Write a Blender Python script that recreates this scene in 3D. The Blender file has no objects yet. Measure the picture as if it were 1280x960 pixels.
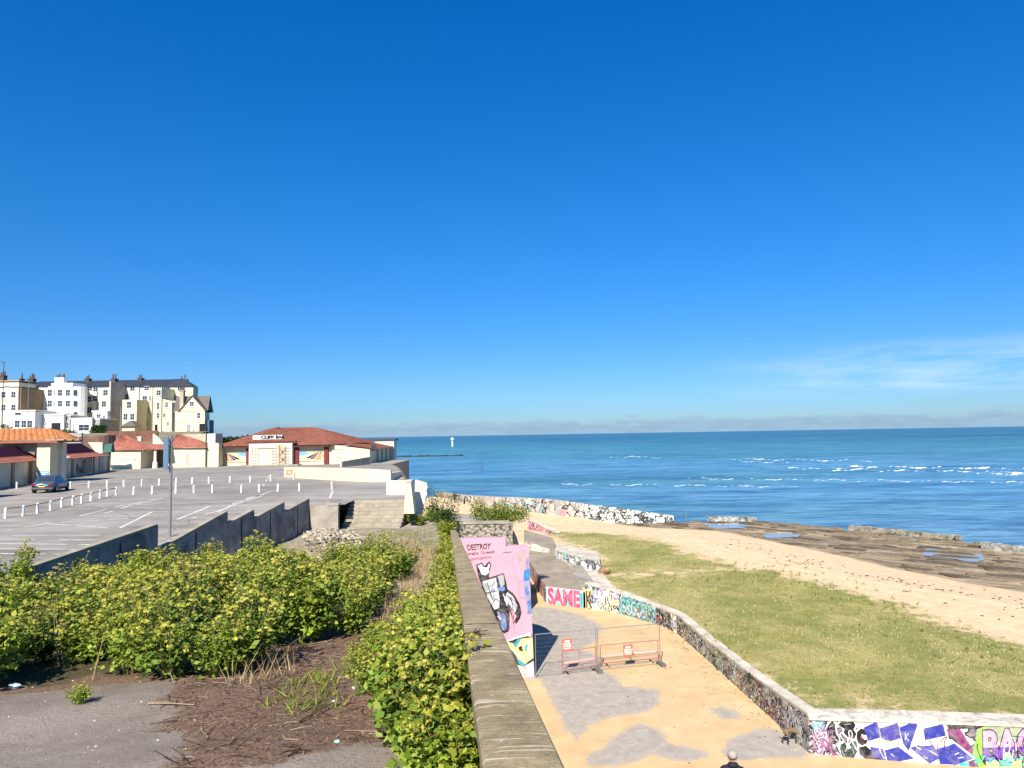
import bpy, math, random
import numpy as np
from mathutils import Vector, Matrix
random.seed(7); rng = np.random.default_rng(7)
S = bpy.context.scene
COL = S.collection
R = math.radians
# ------------------------------------------------------------------ camera
F = 900.0; CAMZ = 11.5
pitch = math.atan(63.5/900); roll = 0.0169
fw = Vector((0, math.cos(pitch), math.sin(pitch)))
r0 = Vector((1, 0, 0)); u0 = Vector((0, -math.sin(pitch), math.cos(pitch)))
rt = r0*math.cos(roll) - u0*math.sin(roll)
up = r0*math.sin(roll) + u0*math.cos(roll)
CO = Vector((0, 0, CAMZ))
cd = bpy.data.cameras.new('camera'); cam = bpy.data.objects.new('camera', cd); COL.objects.link(cam)
cd.sensor_width = 36; cd.lens = 36*F/1280; cd.clip_start = 0.1; cd.clip_end = 60000
m = Matrix((rt, up, -fw)).transposed().to_4x4(); m.translation = CO
cam.matrix_world = m
S.camera = cam

def ray(px, py): return fw + rt*((px-640)/F) - up*((py-480)/F)
def G(px, py, z):                      # pixel -> point on the level z
    d = ray(px, py); t = (z-CAMZ)/d.z
    return CO + d*t
def GF(px, py, fz):                    # pixel -> point on a height function
    z = fz(0, 40)
    for _ in range(25):
        p = G(px, py, min(z, CAMZ-0.5)); z = 0.5*z+0.5*fz(p.x, p.y)
    return Vector((p.x, p.y, fz(p.x, p.y)))
def AT(px, py, Y):                     # pixel -> point on the upright plane y = Y
    d = ray(px, py); return CO + d*(Y/d.y)
def ONPLANE(px, py, P, n):
    d = ray(px, py); t = (Vector(P)-CO).dot(n)/d.dot(n); return CO + d*t

# ------------------------------------------------------------------ materials
MATS = {}
def newmat(name):
    m = bpy.data.materials.new(name); m.use_nodes = True
    nt = m.node_tree; nt.nodes.clear()
    o = nt.nodes.new('ShaderNodeOutputMaterial'); b = nt.nodes.new('ShaderNodeBsdfPrincipled')
    nt.links.new(b.outputs[0], o.inputs[0])
    MATS[name] = m
    return m, nt, b
class N:
    def __init__(s, nt): s.nt = nt
    def n(s, t, **k):
        q = s.nt.nodes.new(t)
        for a, v in k.items(): setattr(q, a, v)
        return q
    def l(s, a, b): s.nt.links.new(a, b)
    def val(s, inp, v):
        if hasattr(v, 'is_linked') or isinstance(v, bpy.types.NodeSocket): s.l(v, inp)
        else: inp.default_value = v
    def coord(s, kind='Object', scale=(1, 1, 1), loc=(0, 0, 0)):
        c = s.n('ShaderNodeTexCoord'); mp = s.n('ShaderNodeMapping')
        mp.inputs['Scale'].default_value = scale; mp.inputs['Location'].default_value = loc
        s.l(c.outputs[kind], mp.inputs[0]); return mp.outputs[0]
    def pos(s, scale=(1, 1, 1)):
        c = s.n('ShaderNodeNewGeometry'); mp = s.n('ShaderNodeMapping')
        mp.inputs['Scale'].default_value = scale
        s.l(c.outputs['Position'], mp.inputs[0]); return mp.outputs[0]
    def noise(s, v, scale, detail=4, rough=.6, dist=0):
        q = s.n('ShaderNodeTexNoise'); q.inputs['Scale'].default_value = scale
        q.inputs['Detail'].default_value = detail; q.inputs['Roughness'].default_value = rough
        q.inputs['Distortion'].default_value = dist
        s.l(v, q.inputs['Vector']); return q
    def ramp(s, f, stops, interp='LINEAR'):
        q = s.n('ShaderNodeValToRGB'); q.color_ramp.interpolation = interp
        e = q.color_ramp.elements
        while len(e) < len(stops): e.new(0.5)
        for i, (p, c) in enumerate(stops):
            e[i].position = p
            e[i].color = (c, c, c, 1) if isinstance(c, (int, float)) else (c[0], c[1], c[2], 1)
        s.l(f, q.inputs[0]); return q.outputs[0]
    def mix(s, fac, a, b, mode='MIX'):
        q = s.n('ShaderNodeMix', data_type='RGBA', blend_type=mode)
        s.val(q.inputs[0], fac)
        for i, v in ((6, a), (7, b)):
            if isinstance(v, (tuple, list)): q.inputs[i].default_value = (*v[:3], 1)
            else: s.l(v, q.inputs[i])
        return q.outputs[2]
    def math(s, op, a, b=0.0, c=None):
        q = s.n('ShaderNodeMath', operation=op); s.val(q.inputs[0], a); s.val(q.inputs[1], b)
        if c is not None: s.val(q.inputs[2], c)
        return q.outputs[0]
    def bump(s, h, strength, dist=.05, normal=None):
        q = s.n('ShaderNodeBump'); q.inputs['Strength'].default_value = strength
        q.inputs['Distance'].default_value = dist; s.l(h, q.inputs['Height'])
        if normal is not None: s.l(normal, q.inputs['Normal'])
        return q.outputs[0]
def sc(c, k): return tuple(min(1, x*k) for x in c)

def mat(name, col, var=.25, scale=2.5, fine=40, bump=.25, rough=.85, dark=None, darkamt=.45, darkscale=.8, streak=0, metal=0, kind='Object', spec=.3):
    """noise-mottled surface with a second stain colour and optional vertical streaks"""
    m, nt, b = newmat(name); k = N(nt)
    v = k.coord(kind)
    n1 = k.noise(v, scale, 6, .65); n2 = k.noise(v, fine, 4, .7)
    c = k.ramp(n1.outputs[0], [(.3, sc(col, 1-var)), (.5, col), (.72, sc(col, 1+var))])
    f = k.ramp(n2.outputs[0], [(.3, 1-var), (.7, 1+var*.4)])
    c = k.mix(1.0, c, f, 'MULTIPLY')
    if dark:
        n3 = k.noise(v, darkscale, 7, .7, .6)
        c = k.mix(k.ramp(n3.outputs[0], [(.5-.1*darkamt, 0), (.72-.1*darkamt, darkamt*1.6)]), c, dark)
    if streak:
        vs = k.coord(kind, (6, 6, .35)); n4 = k.noise(vs, 1.2, 5, .7)
        c = k.mix(k.ramp(n4.outputs[0], [(.52, 0), (.75, streak)]), c, dark or sc(col, .4))
    k.l(c, b.inputs['Base Color'])
    b.inputs['Roughness'].default_value = rough; b.inputs['Metallic'].default_value = metal
    b.inputs['Specular IOR Level'].default_value = spec
    if bump: k.l(k.bump(n2.outputs[0], bump, .03), b.inputs['Normal'])
    return m
def plain(name, col, rough=.6, metal=0, spec=.4):
    return mat(name, col, .12, 3, 30, .06, rough, metal=metal, spec=spec)

def graffiti(name, base, cols, scale=.9, cover=.6, line=(.01, .01, .012), white=True, seed=0.0, stretch=(1, 1, 1)):
    """layered spray paint: warped blocks of colour, thick contour lines, drips of bare render"""
    m, nt, b = newmat(name); k = N(nt)
    v = k.coord('Object', stretch, (seed*3.1, seed*1.7, seed))
    w = k.noise(v, scale*1.3, 3, .5)
    wv = k.n('ShaderNodeVectorMath', operation='ADD')
    sub = k.n('ShaderNodeVectorMath', operation='MULTIPLY_ADD')
    k.l(w.outputs['Color'], sub.inputs[0]); sub.inputs[1].default_value = (1.3/scale,)*3; sub.inputs[2].default_value = (-.65/scale,)*3
    k.l(v, wv.inputs[0]); k.l(sub.outputs[0], wv.inputs[1])
    def vor(sc_, feat):
        q = k.n('ShaderNodeTexVoronoi', feature=feat); q.inputs['Scale'].default_value = sc_
        k.l(wv.outputs[0], q.inputs['Vector']); return q
    a = vor(scale*1.6, 'F1'); e = vor(scale*1.6, 'DISTANCE_TO_EDGE')
    sep = k.n('ShaderNodeSeparateColor'); k.l(a.outputs['Color'], sep.inputs[0])
    st = [(i/len(cols), c) for i, c in enumerate(cols)]
    c = k.ramp(sep.outputs[0], st, 'CONSTANT')
    n2 = k.noise(v, 5, 5, .7)
    c = k.mix(k.ramp(n2.outputs[0], [(.45, 0), (.8, .5)]), c, sc(base, 1.1))
    # contour scribbles from a second noise
    n3 = k.noise(wv.outputs[0], scale*2.2, 1, .4)
    scr = k.math('PINGPONG', k.math('MULTIPLY', n3.outputs[0], 7.0), 1.0)
    c = k.mix(k.ramp(scr, [(.0, 1), (.10, 1), (.16, 0)]), c, (.75, .74, .7) if white else line)
    c = k.mix(k.ramp(e.outputs[0], [(.0, 1), (.045/1, 1), (.07, 0)]), c, line)
    n4 = k.noise(v, scale*.8, 5, .6)
    bare = k.ramp(n4.outputs[0], [(cover-.06, 0), (cover+.04, 1)])
    nb = k.noise(v, 9, 6, .7)
    bc = k.ramp(nb.outputs[0], [(.3, sc(base, .55)), (.55, base), (.75, sc(base, 1.3))])
    c = k.mix(bare, c, bc)
    k.l(c, b.inputs['Base Color']); b.inputs['Roughness'].default_value = .75
    k.l(k.bump(nb.outputs[0], .25, .03), b.inputs['Normal'])
    return m

# ------------------------------------------------------------------ mesh builder
class MB:
    def __init__(s): s.v = []; s.f = []; s.mi = []; s.cur = 0
    def mat(s, i): s.cur = i; return s
    def face(s, pts):
        i = len(s.v); s.v += [tuple(p) for p in pts]; s.f.append(tuple(range(i, i+len(pts)))); s.mi.append(s.cur)
    def box(s, x0, x1, y0, y1, z0, z1):
        s.hexa([(x0, y0, z0), (x1, y0, z0), (x1, y1, z0), (x0, y1, z0)], [(x0, y0, z1), (x1, y0, z1), (x1, y1, z1), (x0, y1, z1)])
    def hexa(s, lo, hi):
        n = len(lo); i = len(s.v); s.v += [tuple(p) for p in lo]+[tuple(p) for p in hi]
        s.f.append(tuple(i+j for j in reversed(range(n)))); s.f.append(tuple(i+n+j for j in range(n)))
        for j in range(n):
            k = (j+1) % n; s.f.append((i+j, i+k, i+n+k, i+n+j))
        s.mi += [s.cur]*(n+2)
    def prism(s, poly, z0, z1):
        if area(poly) < 0: poly = list(reversed(poly))
        s.hexa([(p[0], p[1], z0) for p in poly], [(p[0], p[1], z1) for p in poly])
    def obox(s, c, ax, ay, az):                     # oriented box: centre and three half-axes
        c, ax, ay, az = Vector(c), Vector(ax), Vector(ay), Vector(az)
        s.hexa([c-ax-ay-az, c+ax-ay-az, c+ax+ay-az, c-ax+ay-az], [c-ax-ay+az, c+ax-ay+az, c+ax+ay+az, c-ax+ay+az])
    def tube(s, p0, p1, r0, r1=None, n=8, cap=True):
        r1 = r0 if r1 is None else r1
        p0, p1 = Vector(p0), Vector(p1); d = (p1-p0).normalized()
        a = d.orthogonal().normalized(); b = d.cross(a)
        i = len(s.v)
        for p, r in ((p0, r0), (p1, r1)):
            for j in range(n):
                t = 2*math.pi*j/n; q = p + a*(r*math.cos(t)) + b*(r*math.sin(t)); s.v.append(tuple(q))
        for j in range(n):
            k = (j+1) % n; s.f.append((i+j, i+k, i+n+k, i+n+j)); s.mi.append(s.cur)
        if cap:
            s.f.append(tuple(i+j for j in reversed(range(n)))); s.f.append(tuple(i+n+j for j in range(n))); s.mi += [s.cur]*2
    def bar(s, p0, p1, w, h):
        p0, p1 = Vector(p0), Vector(p1); d = (p1-p0); L = d.length; d.normalize()
        u = Vector((0, 0, 1)) if abs(d.z) < .95 else Vector((0, 1, 0))
        a = d.cross(u).normalized(); b = a.cross(d)
        s.obox((p0+p1)/2, d*L/2, a*w/2, b*h/2)
    def blob(s, c, rx, ry, rz, n=8, m=6, jit=0):
        i = len(s.v); c = Vector(c)
        for a in range(m+1):
            ph = math.pi*a/m
            for j in range(n):
                t = 2*math.pi*j/n; q = 1+random.uniform(-jit, jit)
                s.v.append((c.x+rx*q*math.sin(ph)*math.cos(t), c.y+ry*q*math.sin(ph)*math.sin(t), c.z+rz*q*math.cos(ph)))
        for a in range(m):
            for j in range(n):
                k = (j+1) % n; s.f.append((i+a*n+j, i+(a+1)*n+j, i+(a+1)*n+k, i+a*n+k)); s.mi.append(s.cur)
    def grid(s, P):                                 # P[i][j] -> points
        i0 = len(s.v); n = len(P[0])
        for row in P: s.v += [tuple(p) for p in row]
        for i in range(len(P)-1):
            for j in range(n-1):
                a = i0+i*n+j; s.f.append((a, a+1, a+n+1, a+n)); s.mi.append(s.cur)
    def build(s, name, mats, parent=None, local=False, smooth=False, origin=None):
        me = bpy.data.meshes.new(name); o = bpy.data.objects.new(name, me); COL.objects.link(o)
        V = np.array(s.v, dtype=float).reshape(-1, 3)
        if local: off = np.zeros(3)
        elif parent is not None: off = np.array(wloc(parent))
        elif origin is not None: off = np.array(origin, dtype=float)
        else:
            off = np.array([(V[:, 0].min()+V[:, 0].max())/2, (V[:, 1].min()+V[:, 1].max())/2, V[:, 2].min()])
        me.from_pydata((V-off).tolist(), [], s.f)
        if not isinstance(mats, (list, tuple)): mats = [mats]
        for q in mats: me.materials.append(q)
        me.polygons.foreach_set('material_index', s.mi)
        if smooth: me.polygons.foreach_set('use_smooth', [True]*len(s.f))
        me.update()
        if parent is not None: o.parent = parent
        elif not local: o.location = off
        return o
def area(p): return .5*sum(p[i][0]*p[(i+1) % len(p)][1]-p[(i+1) % len(p)][0]*p[i][1] for i in range(len(p)))
def wloc(o):
    l = Vector(o.location)
    while o.parent: o = o.parent; l = l+Vector(o.location)
    return l
def tag(o, label=None, cat=None, group=None, kind=None):
    if label: o['label'] = label
    if cat: o['category'] = cat
    if group: o['group'] = group
    if kind: o['kind'] = kind
    return o
def thing(name, label, cat, loc, group=None, rz=0):
    o = bpy.data.objects.new(name, None); COL.objects.link(o); o.empty_display_size = .3
    o.location = loc; o.rotation_euler = (0, 0, rz); return tag(o, label, cat, group)
def copy_tree(o, parent=None):
    c = o.copy(); COL.objects.link(c)
    if parent is not None: c.parent = parent
    for ch in [x for x in o.children]: copy_tree(ch, c)
    return c
def facemesh(name, V, Fq, mats, kind_attr=None, smooth=False, parent=None, loc=None, mi=None):
    """fast mesh from numpy arrays; Fq (n,3) or (n,4)"""
    me = bpy.data.meshes.new(name); V = np.asarray(V, dtype=np.float32); Fq = np.asarray(Fq, dtype=np.int32)
    me.vertices.add(len(V)); me.vertices.foreach_set('co', V.ravel())
    n, k = Fq.shape
    me.loops.add(n*k); me.loops.foreach_set('vertex_index', Fq.ravel())
    me.polygons.add(n); me.polygons.foreach_set('loop_start', np.arange(n, dtype=np.int32)*k)
    try: me.polygons.foreach_set('loop_total', np.full(n, k, dtype=np.int32))
    except Exception: pass
    if not isinstance(mats, (list, tuple)): mats = [mats]
    for q in mats: me.materials.append(q)
    if mi is not None: me.polygons.foreach_set('material_index', np.asarray(mi, dtype=np.int32))
    if smooth: me.polygons.foreach_set('use_smooth', np.ones(n, dtype=bool))
    me.update(calc_edges=True); me.validate()
    o = bpy.data.objects.new(name, me); COL.objects.link(o)
    if parent is not None: o.parent = parent
    if loc is not None: o.location = loc
    return o
def sdist(P, poly):
    """signed distance (positive inside) of points P (n,2) to polygon"""
    poly = np.array([(p[0], p[1]) for p in poly]); n = len(poly)
    d = np.full(len(P), 1e9); ins = np.zeros(len(P), bool)
    for i in range(n):
        a, b = poly[i], poly[(i+1) % n]; e = b-a; w = P-a
        t = np.clip((w@e)/(e@e+1e-12), 0, 1); d = np.minimum(d, np.hypot(*(w-t[:, None]*e).T))
        c = ((a[1] > P[:, 1]) != (b[1] > P[:, 1])) & (P[:, 0] < (b[0]-a[0])*(P[:, 1]-a[1])/(b[1]-a[1]+1e-12)+a[0])
        ins ^= c
    return np.where(ins, d, -d)
def sheet(name, x0, x1, y0, y1, step, zf, keep, masks, material, kind='structure'):
    xs = np.arange(x0, x1+step, step); ys = np.arange(y0, y1+step, step)
    X, Y = np.meshgrid(xs, ys); P = np.stack([X.ravel(), Y.ravel()], 1)
    Z = zf(P[:, 0], P[:, 1]); nx = len(xs)
    idx = np.arange(len(P)).reshape(len(ys), nx)
    q = np.stack([idx[:-1, :-1].ravel(), idx[:-1, 1:].ravel(), idx[1:, 1:].ravel(), idx[1:, :-1].ravel()], 1)
    if keep is not None:
        ctr = P[q].mean(1); q = q[keep(ctr)]
    used = np.unique(q); remap = -np.ones(len(P), int); remap[used] = np.arange(len(used))
    V = np.column_stack([P, Z])[used]; q = remap[q]
    o = facemesh(name, V, q, material, smooth=True)
    for an, fn in masks.items():
        val = fn(P[used]); a = o.data.attributes.new(an, 'FLOAT', 'POINT'); a.data.foreach_set('value', val.astype(np.float32))
    tag(o, kind=kind); return o
def wall_run(mb, pts, th, side=1):
    """pts: (x, y, zbottom, ztop) along the visible face; th = thickness pushed to the given side"""
    n = len(pts); nrm = []
    for i in range(n):
        a = pts[max(0, i-1)]; b = pts[min(n-1, i+1)]
        d = Vector((b[0]-a[0], b[1]-a[1])).normalized(); nrm.append(Vector((-d.y, d.x))*side)
    for i in range(n-1):
        a, b = pts[i], pts[i+1]; na, nb = nrm[i]*th, nrm[i+1]*th
        lo = [(a[0], a[1], a[2]), (b[0], b[1], b[2]), (b[0]+nb.x, b[1]+nb.y, b[2]), (a[0]+na.x, a[1]+na.y, a[2])]
        hi = [(a[0], a[1], a[3]), (b[0], b[1], b[3]), (b[0]+nb.x, b[1]+nb.y, b[3]), (a[0]+na.x, a[1]+na.y, a[3])]
        if area(lo) < 0: lo.reverse(); hi.reverse()
        mb.hexa(lo, hi)
# lettering ---------------------------------------------------------------
def text_geo(s, offset=0.0):
    cu = bpy.data.curves.new('t', 'FONT'); cu.body = s; cu.size = 1; cu.offset = offset; cu.resolution_u = 3; cu.fill_mode = 'FRONT'
    o = bpy.data.objects.new('t', cu); COL.objects.link(o)
    dg = bpy.context.evaluated_depsgraph_get(); dg.update()
    me = bpy.data.meshes.new_from_object(o.evaluated_get(dg))
    V = [tuple(v.co) for v in me.vertices]; Fc = [tuple(p.vertices) for p in me.polygons]
    bpy.data.objects.remove(o); bpy.data.meshes.remove(me); bpy.data.curves.remove(cu)
    return V, Fc
def letters(name, s, quad, m, parent, offset=0.0, push=0.0, jit=0):
    """text stretched over a quad (bottom-left, bottom-right, top-right, top-left); offset fattens it, push lifts it off the wall"""
    V0, _ = text_geo(s, 0.0); V, Fc = text_geo(s, offset)
    xs = [v[0] for v in V0]; ys = [v[1] for v in V0]; x0, x1, y0, y1 = min(xs), max(xs), min(ys), max(ys)
    q = [Vector(p) for p in quad]; nrm = (q[1]-q[0]).cross(q[3]-q[0]).normalized()
    if nrm.dot(CO-q[0]) < 0: nrm = -nrm
    mb = MB()
    for v in V:
        u = (v[0]-x0)/(x1-x0); w = (v[1]-y0)/(y1-y0)
        w += jit*math.sin(u*9.0)
        p = (q[0]*(1-u)+q[1]*u)*(1-w)+(q[3]*(1-u)+q[2]*u)*w
        mb.v.append(tuple(p+nrm*push))
    mb.f = Fc; mb.mi = [0]*len(Fc)
    return mb.build(name, m, parent)
def decal(name, polys, m, parent, proj, nrm, push):
    """painted shapes: each polygon in photo pixels carried onto the wall surface by proj"""
    for pl in polys:
        mb = MB(); mb.face([proj(*p)+nrm*push for p in pl]); mb.build(name, m, parent)
def grow(poly, k):
    cx = sum(p[0] for p in poly)/len(poly); cy = sum(p[1] for p in poly)/len(poly)
    out = []
    for x, y in poly:
        d = math.hypot(x-cx, y-cy) or 1; out.append((x+(x-cx)/d*k, y+(y-cy)/d*k))
    return out
# ------------------------------------------------------------------ light and sky
SUN_AZ, SUN_EL = R(14.5), R(42)           # sunlight comes from behind the camera, over its left shoulder
sun_to = Vector((-math.sin(SUN_AZ)*math.cos(SUN_EL), -math.cos(SUN_AZ)*math.cos(SUN_EL), math.sin(SUN_EL)))
sd = bpy.data.lights.new('sun', 'SUN'); so = bpy.data.objects.new('sun', sd); COL.objects.link(so)
sd.energy = 5.0; sd.angle = R(.53); sd.color = (1, .94, .84)
so.rotation_euler = sun_to.to_track_quat('Z', 'Y').to_euler(); so.location = (-30, -60, 80)
W = bpy.data.worlds.new('World'); S.world = W; W.use_nodes = True
nt = W.node_tree; nt.nodes.clear(); k = N(nt)
wo = k.n('ShaderNodeOutputWorld'); bg = k.n('ShaderNodeBackground'); k.l(bg.outputs[0], wo.inputs[0])
sky = k.n('ShaderNodeTexSky', sky_type='NISHITA', sun_disc=False)
sky.sun_elevation = SUN_EL; sky.sun_rotation = math.atan2(sun_to.x, sun_to.y)
sky.altitude = 0; sky.air_density = 1.0; sky.dust_density = .3; sky.ozone_density = 3.5
hs = k.n('ShaderNodeHueSaturation'); hs.inputs['Saturation'].default_value = 1.28; hs.inputs['Hue'].default_value = .497
k.l(sky.outputs[0], hs.inputs['Color'])
tc = k.n('ShaderNodeTexCoord'); sp = k.n('ShaderNodeSeparateXYZ'); k.l(tc.outputs['Generated'], sp.inputs[0])
az = k.math('ARCTAN2', sp.outputs[0], sp.outputs[1]); el = sp.outputs[2]
def cvec(a, e):
    q = k.n('ShaderNodeCombineXYZ'); k.l(k.math('MULTIPLY', az, a), q.inputs[0]); k.l(k.math('MULTIPLY', el, e), q.inputs[1]); return q.outputs[0]
# the bank of low cloud lying on the sea horizon
nb = k.noise(cvec(14, 60), 1.0, 6, .6); nb2 = k.noise(cvec(40, 160), 1.0, 5, .65)
top = k.math('MULTIPLY_ADD', nb.outputs[0], .046, -.003)
top = k.math('MULTIPLY_ADD', nb2.outputs[0], .012, k.math('SUBTRACT', top, .008))
dlt = k.math('SUBTRACT', top, el)
bank = k.ramp(k.math('MULTIPLY_ADD', dlt, 55, .4), [(.2, 0), (.75, .62)])
bcol = k.ramp(k.math('MULTIPLY_ADD', dlt, 45, .2), [(0, (5.0, 6.3, 7.8)), (.3, (3.4, 4.8, 6.9)), (.6, (3.1, 4.6, 6.9)), (1, (3.6, 5.4, 7.8))])
bcol = k.mix(1.0, bcol, k.ramp(nb2.outputs[0], [(.3, .85), (.7, 1.0)]), 'MULTIPLY')
gr = k.n('ShaderNodeMix', data_type='RGBA', blend_type='MULTIPLY'); gr.inputs[0].default_value = 1.0
k.l(hs.outputs[0], gr.inputs[6])
k.l(k.ramp(el, [(0, (.50, .76, 1.22)), (.10, (.46, .80, 1.26)), (.3, (.33, 1.0, 1.44)), (.6, (.01, 1.08, 1.66))]), gr.inputs[7])
c = gr.outputs[2]
sk = k.n('ShaderNodeVectorMath', operation='SCALE'); k.l(bcol, sk.inputs[0]); sk.inputs['Scale'].default_value = 1.0
c = k.mix(bank, c, sk.outputs[0])
# thin wisps further right
nw = k.noise(cvec(9, 55), 1.0, 7, .62, .4)
win = k.math('MULTIPLY', k.ramp(az, [(.24, 0), (.48, 1)]), k.ramp(el, [(.035, 0), (.055, 1), (.085, .8), (.112, 0)]))
wsp = k.math('MULTIPLY', k.ramp(nw.outputs[0], [(.36, 0), (.72, .62)]), win)
c = k.mix(wsp, c, (7.6, 9.0, 11.0))
k.l(c, bg.inputs[0]); bg.inputs[1].default_value = .056
S.view_settings.view_transform = 'Standard'; S.view_settings.look = 'None'
S.view_settings.exposure = 0.92; S.view_settings.gamma = 1; S.view_settings.use_curve_mapping = False
S.render.film_transparent = False
try:
    S.cycles.max_bounces = 6; S.cycles.diffuse_bounces = 3; S.cycles.glossy_bounces = 3; S.cycles.use_denoising = True
except Exception: pass

# ------------------------------------------------------------------ shared materials
cream = mat('cream render', (.70, .61, .39), .10, 1.2, 25, .12, .9, (.42, .35, .22), .25, .5, .12)
cream_pale = mat('pale cream render', (.66, .60, .45), .10, .9, 20, .1, .9, (.45, .38, .27), .3, .35, .15)
tan_r = mat('tan render', (.46, .39, .28), .15, 1, 20, .15, .9, (.22, .18, .13), .4, .4, .2)
grey_r = mat('grey render and fin shade', (.36, .34, .31), .18, .8, 20, .15, .9, (.16, .15, .14), .4, .4, .2)
white_r = mat('white render', (.72, .70, .66), .06, .8, 20, .06, .85, (.55, .53, .48), .25, .4, .12)
maroon = mat('maroon paint', (.16, .025, .03), .15, 2, 30, .06, .6)
purple_tile = mat('dark plum slate', (.045, .012, .03), .25, 2, 40, .2, .9, spec=.1)
slate = mat('dark slate', (.035, .038, .05), .25, 1, 30, .2, .6)
slate_b = mat('brown slate', (.12, .10, .085), .25, 1, 30, .2, .7)
brickm = mat('weathered brick', (.20, .085, .055), .35, 2, 12, .3, .9, (.08, .05, .04), .5, 1)
pot = mat('chimney brick', (.10, .07, .06), .3, 3, 20, .2, .9)
glass = plain('window glass', (.03, .04, .055), .12, 0, .6)
glass_l = plain('curtained window', (.22, .23, .24), .25, 0, .5)
frame_w = plain('white window frame', (.78, .77, .73), .6)
pipe_m = plain('dark pipe', (.05, .05, .05), .6)
white_p = mat('white post paint', (.82, .80, .74), .08, 4, 40, .06, .6, (.4, .35, .28), .25, 4)
steel = plain('galvanised steel', (.33, .32, .30), .45, .6)
tile_red = mat('clay pantile', (.25, .082, .05), .4, 2.2, 9, .3, .85, (.09, .045, .032), .55, .9)
tile_rose = mat('rose clay pantile', (.37, .125, .085), .35, 2.2, 9, .3, .85, (.16, .07, .05), .5, .9)
tile_or = mat('orange clay pantile', (.42, .16, .055), .35, 2.2, 14, .25, .85, (.2, .08, .03), .35, .9)
conc_dark = mat('damp board-marked concrete', (.36, .34, .30), .25, 1.2, 18, .3, .9, (.07, .07, .075), .5, .6, .5)
conc_top = mat('lichened concrete', (.33, .29, .22), .3, 1.5, 22, .4, .95, (.16, .14, .10), .5, 1.2)
conc = mat('weathered concrete', (.34, .30, .24), .22, 1, 20, .3, .95, (.17, .145, .11), .5, .7)
conc_pale = mat('pale chipped concrete', (.55, .49, .39), .2, 1.4, 16, .3, .95, (.28, .23, .17), .5, .9)
black_m = plain('black fabric', (.012, .012, .016), .9)
skin = plain('skin', (.45, .27, .19), .6)

def pebble(name, base, dk):
    m, nt, b = newmat(name); k = N(nt); v = k.coord('Object')
    q = k.n('ShaderNodeTexVoronoi', feature='F1'); q.inputs['Scale'].default_value = 5.5; k.l(v, q.inputs[0])
    n = k.noise(v, 1.2, 5, .7); n2 = k.noise(v, 12, 4, .7)
    c = k.ramp(q.outputs['Distance'], [(.2, base), (.55, sc(base, .75)), (.75, dk)])
    c = k.mix(k.ramp(n2.outputs[0], [(.5, 0), (.62, .8)]), c, dk)
    c = k.mix(1.0, c, k.ramp(n.outputs[0], [(.3, .7), (.7, 1.15)]), 'MULTIPLY')
    k.l(c, b.inputs['Base Color']); b.inputs['Roughness'].default_value = .95
    k.l(k.bump(q.outputs['Distance'], .8, -.08), b.inputs['Normal']); return m
cobble = pebble('flint and mortar', (.42, .36, .27), (.07, .06, .05))

# parapet coping: concrete with board lines and lichen running across it
def parapet_mat():
    m, nt, b = newmat('lichen-streaked coping'); k = N(nt)
    v = k.coord('Object'); vs = k.coord('Object', (.8, 9, 1))
    n = k.noise(v, 2.2, 7, .7); ns = k.noise(vs, 2.2, 6, .7, .5); nf = k.noise(v, 45, 4, .75)
    c = k.ramp(n.outputs[0], [(.3, (.155, .112, .055)), (.5, (.265, .198, .10)), (.72, (.39, .30, .165))])
    c = k.mix(1.0, c, k.ramp(nf.outputs[0], [(.3, .6), (.7, 1.25)]), 'MULTIPLY')
    c = k.mix(k.ramp(ns.outputs[0], [(.575, 0), (.64, .8)]), c, (.58, .50, .36))
    c = k.mix(k.ramp(k.noise(v, 7, 6, .8).outputs[0], [(.62, 0), (.66, .8)]), c, (.60, .54, .42))
    c = k.mix(k.ramp(k.noise(vs, 1.1, 5, .7).outputs[0], [(.28, .8), (.42, 0)]), c, (.09, .07, .045))
    k.l(c, b.inputs['Base Color']); b.inputs['Roughness'].default_value = .95
    h = k.math('ADD', ns.outputs[0], k.math('MULTIPLY', nf.outputs[0], .5))
    k.l(k.bump(h, .55, .025), b.inputs['Normal']); return m
parapet_m = parapet_mat()

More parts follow.
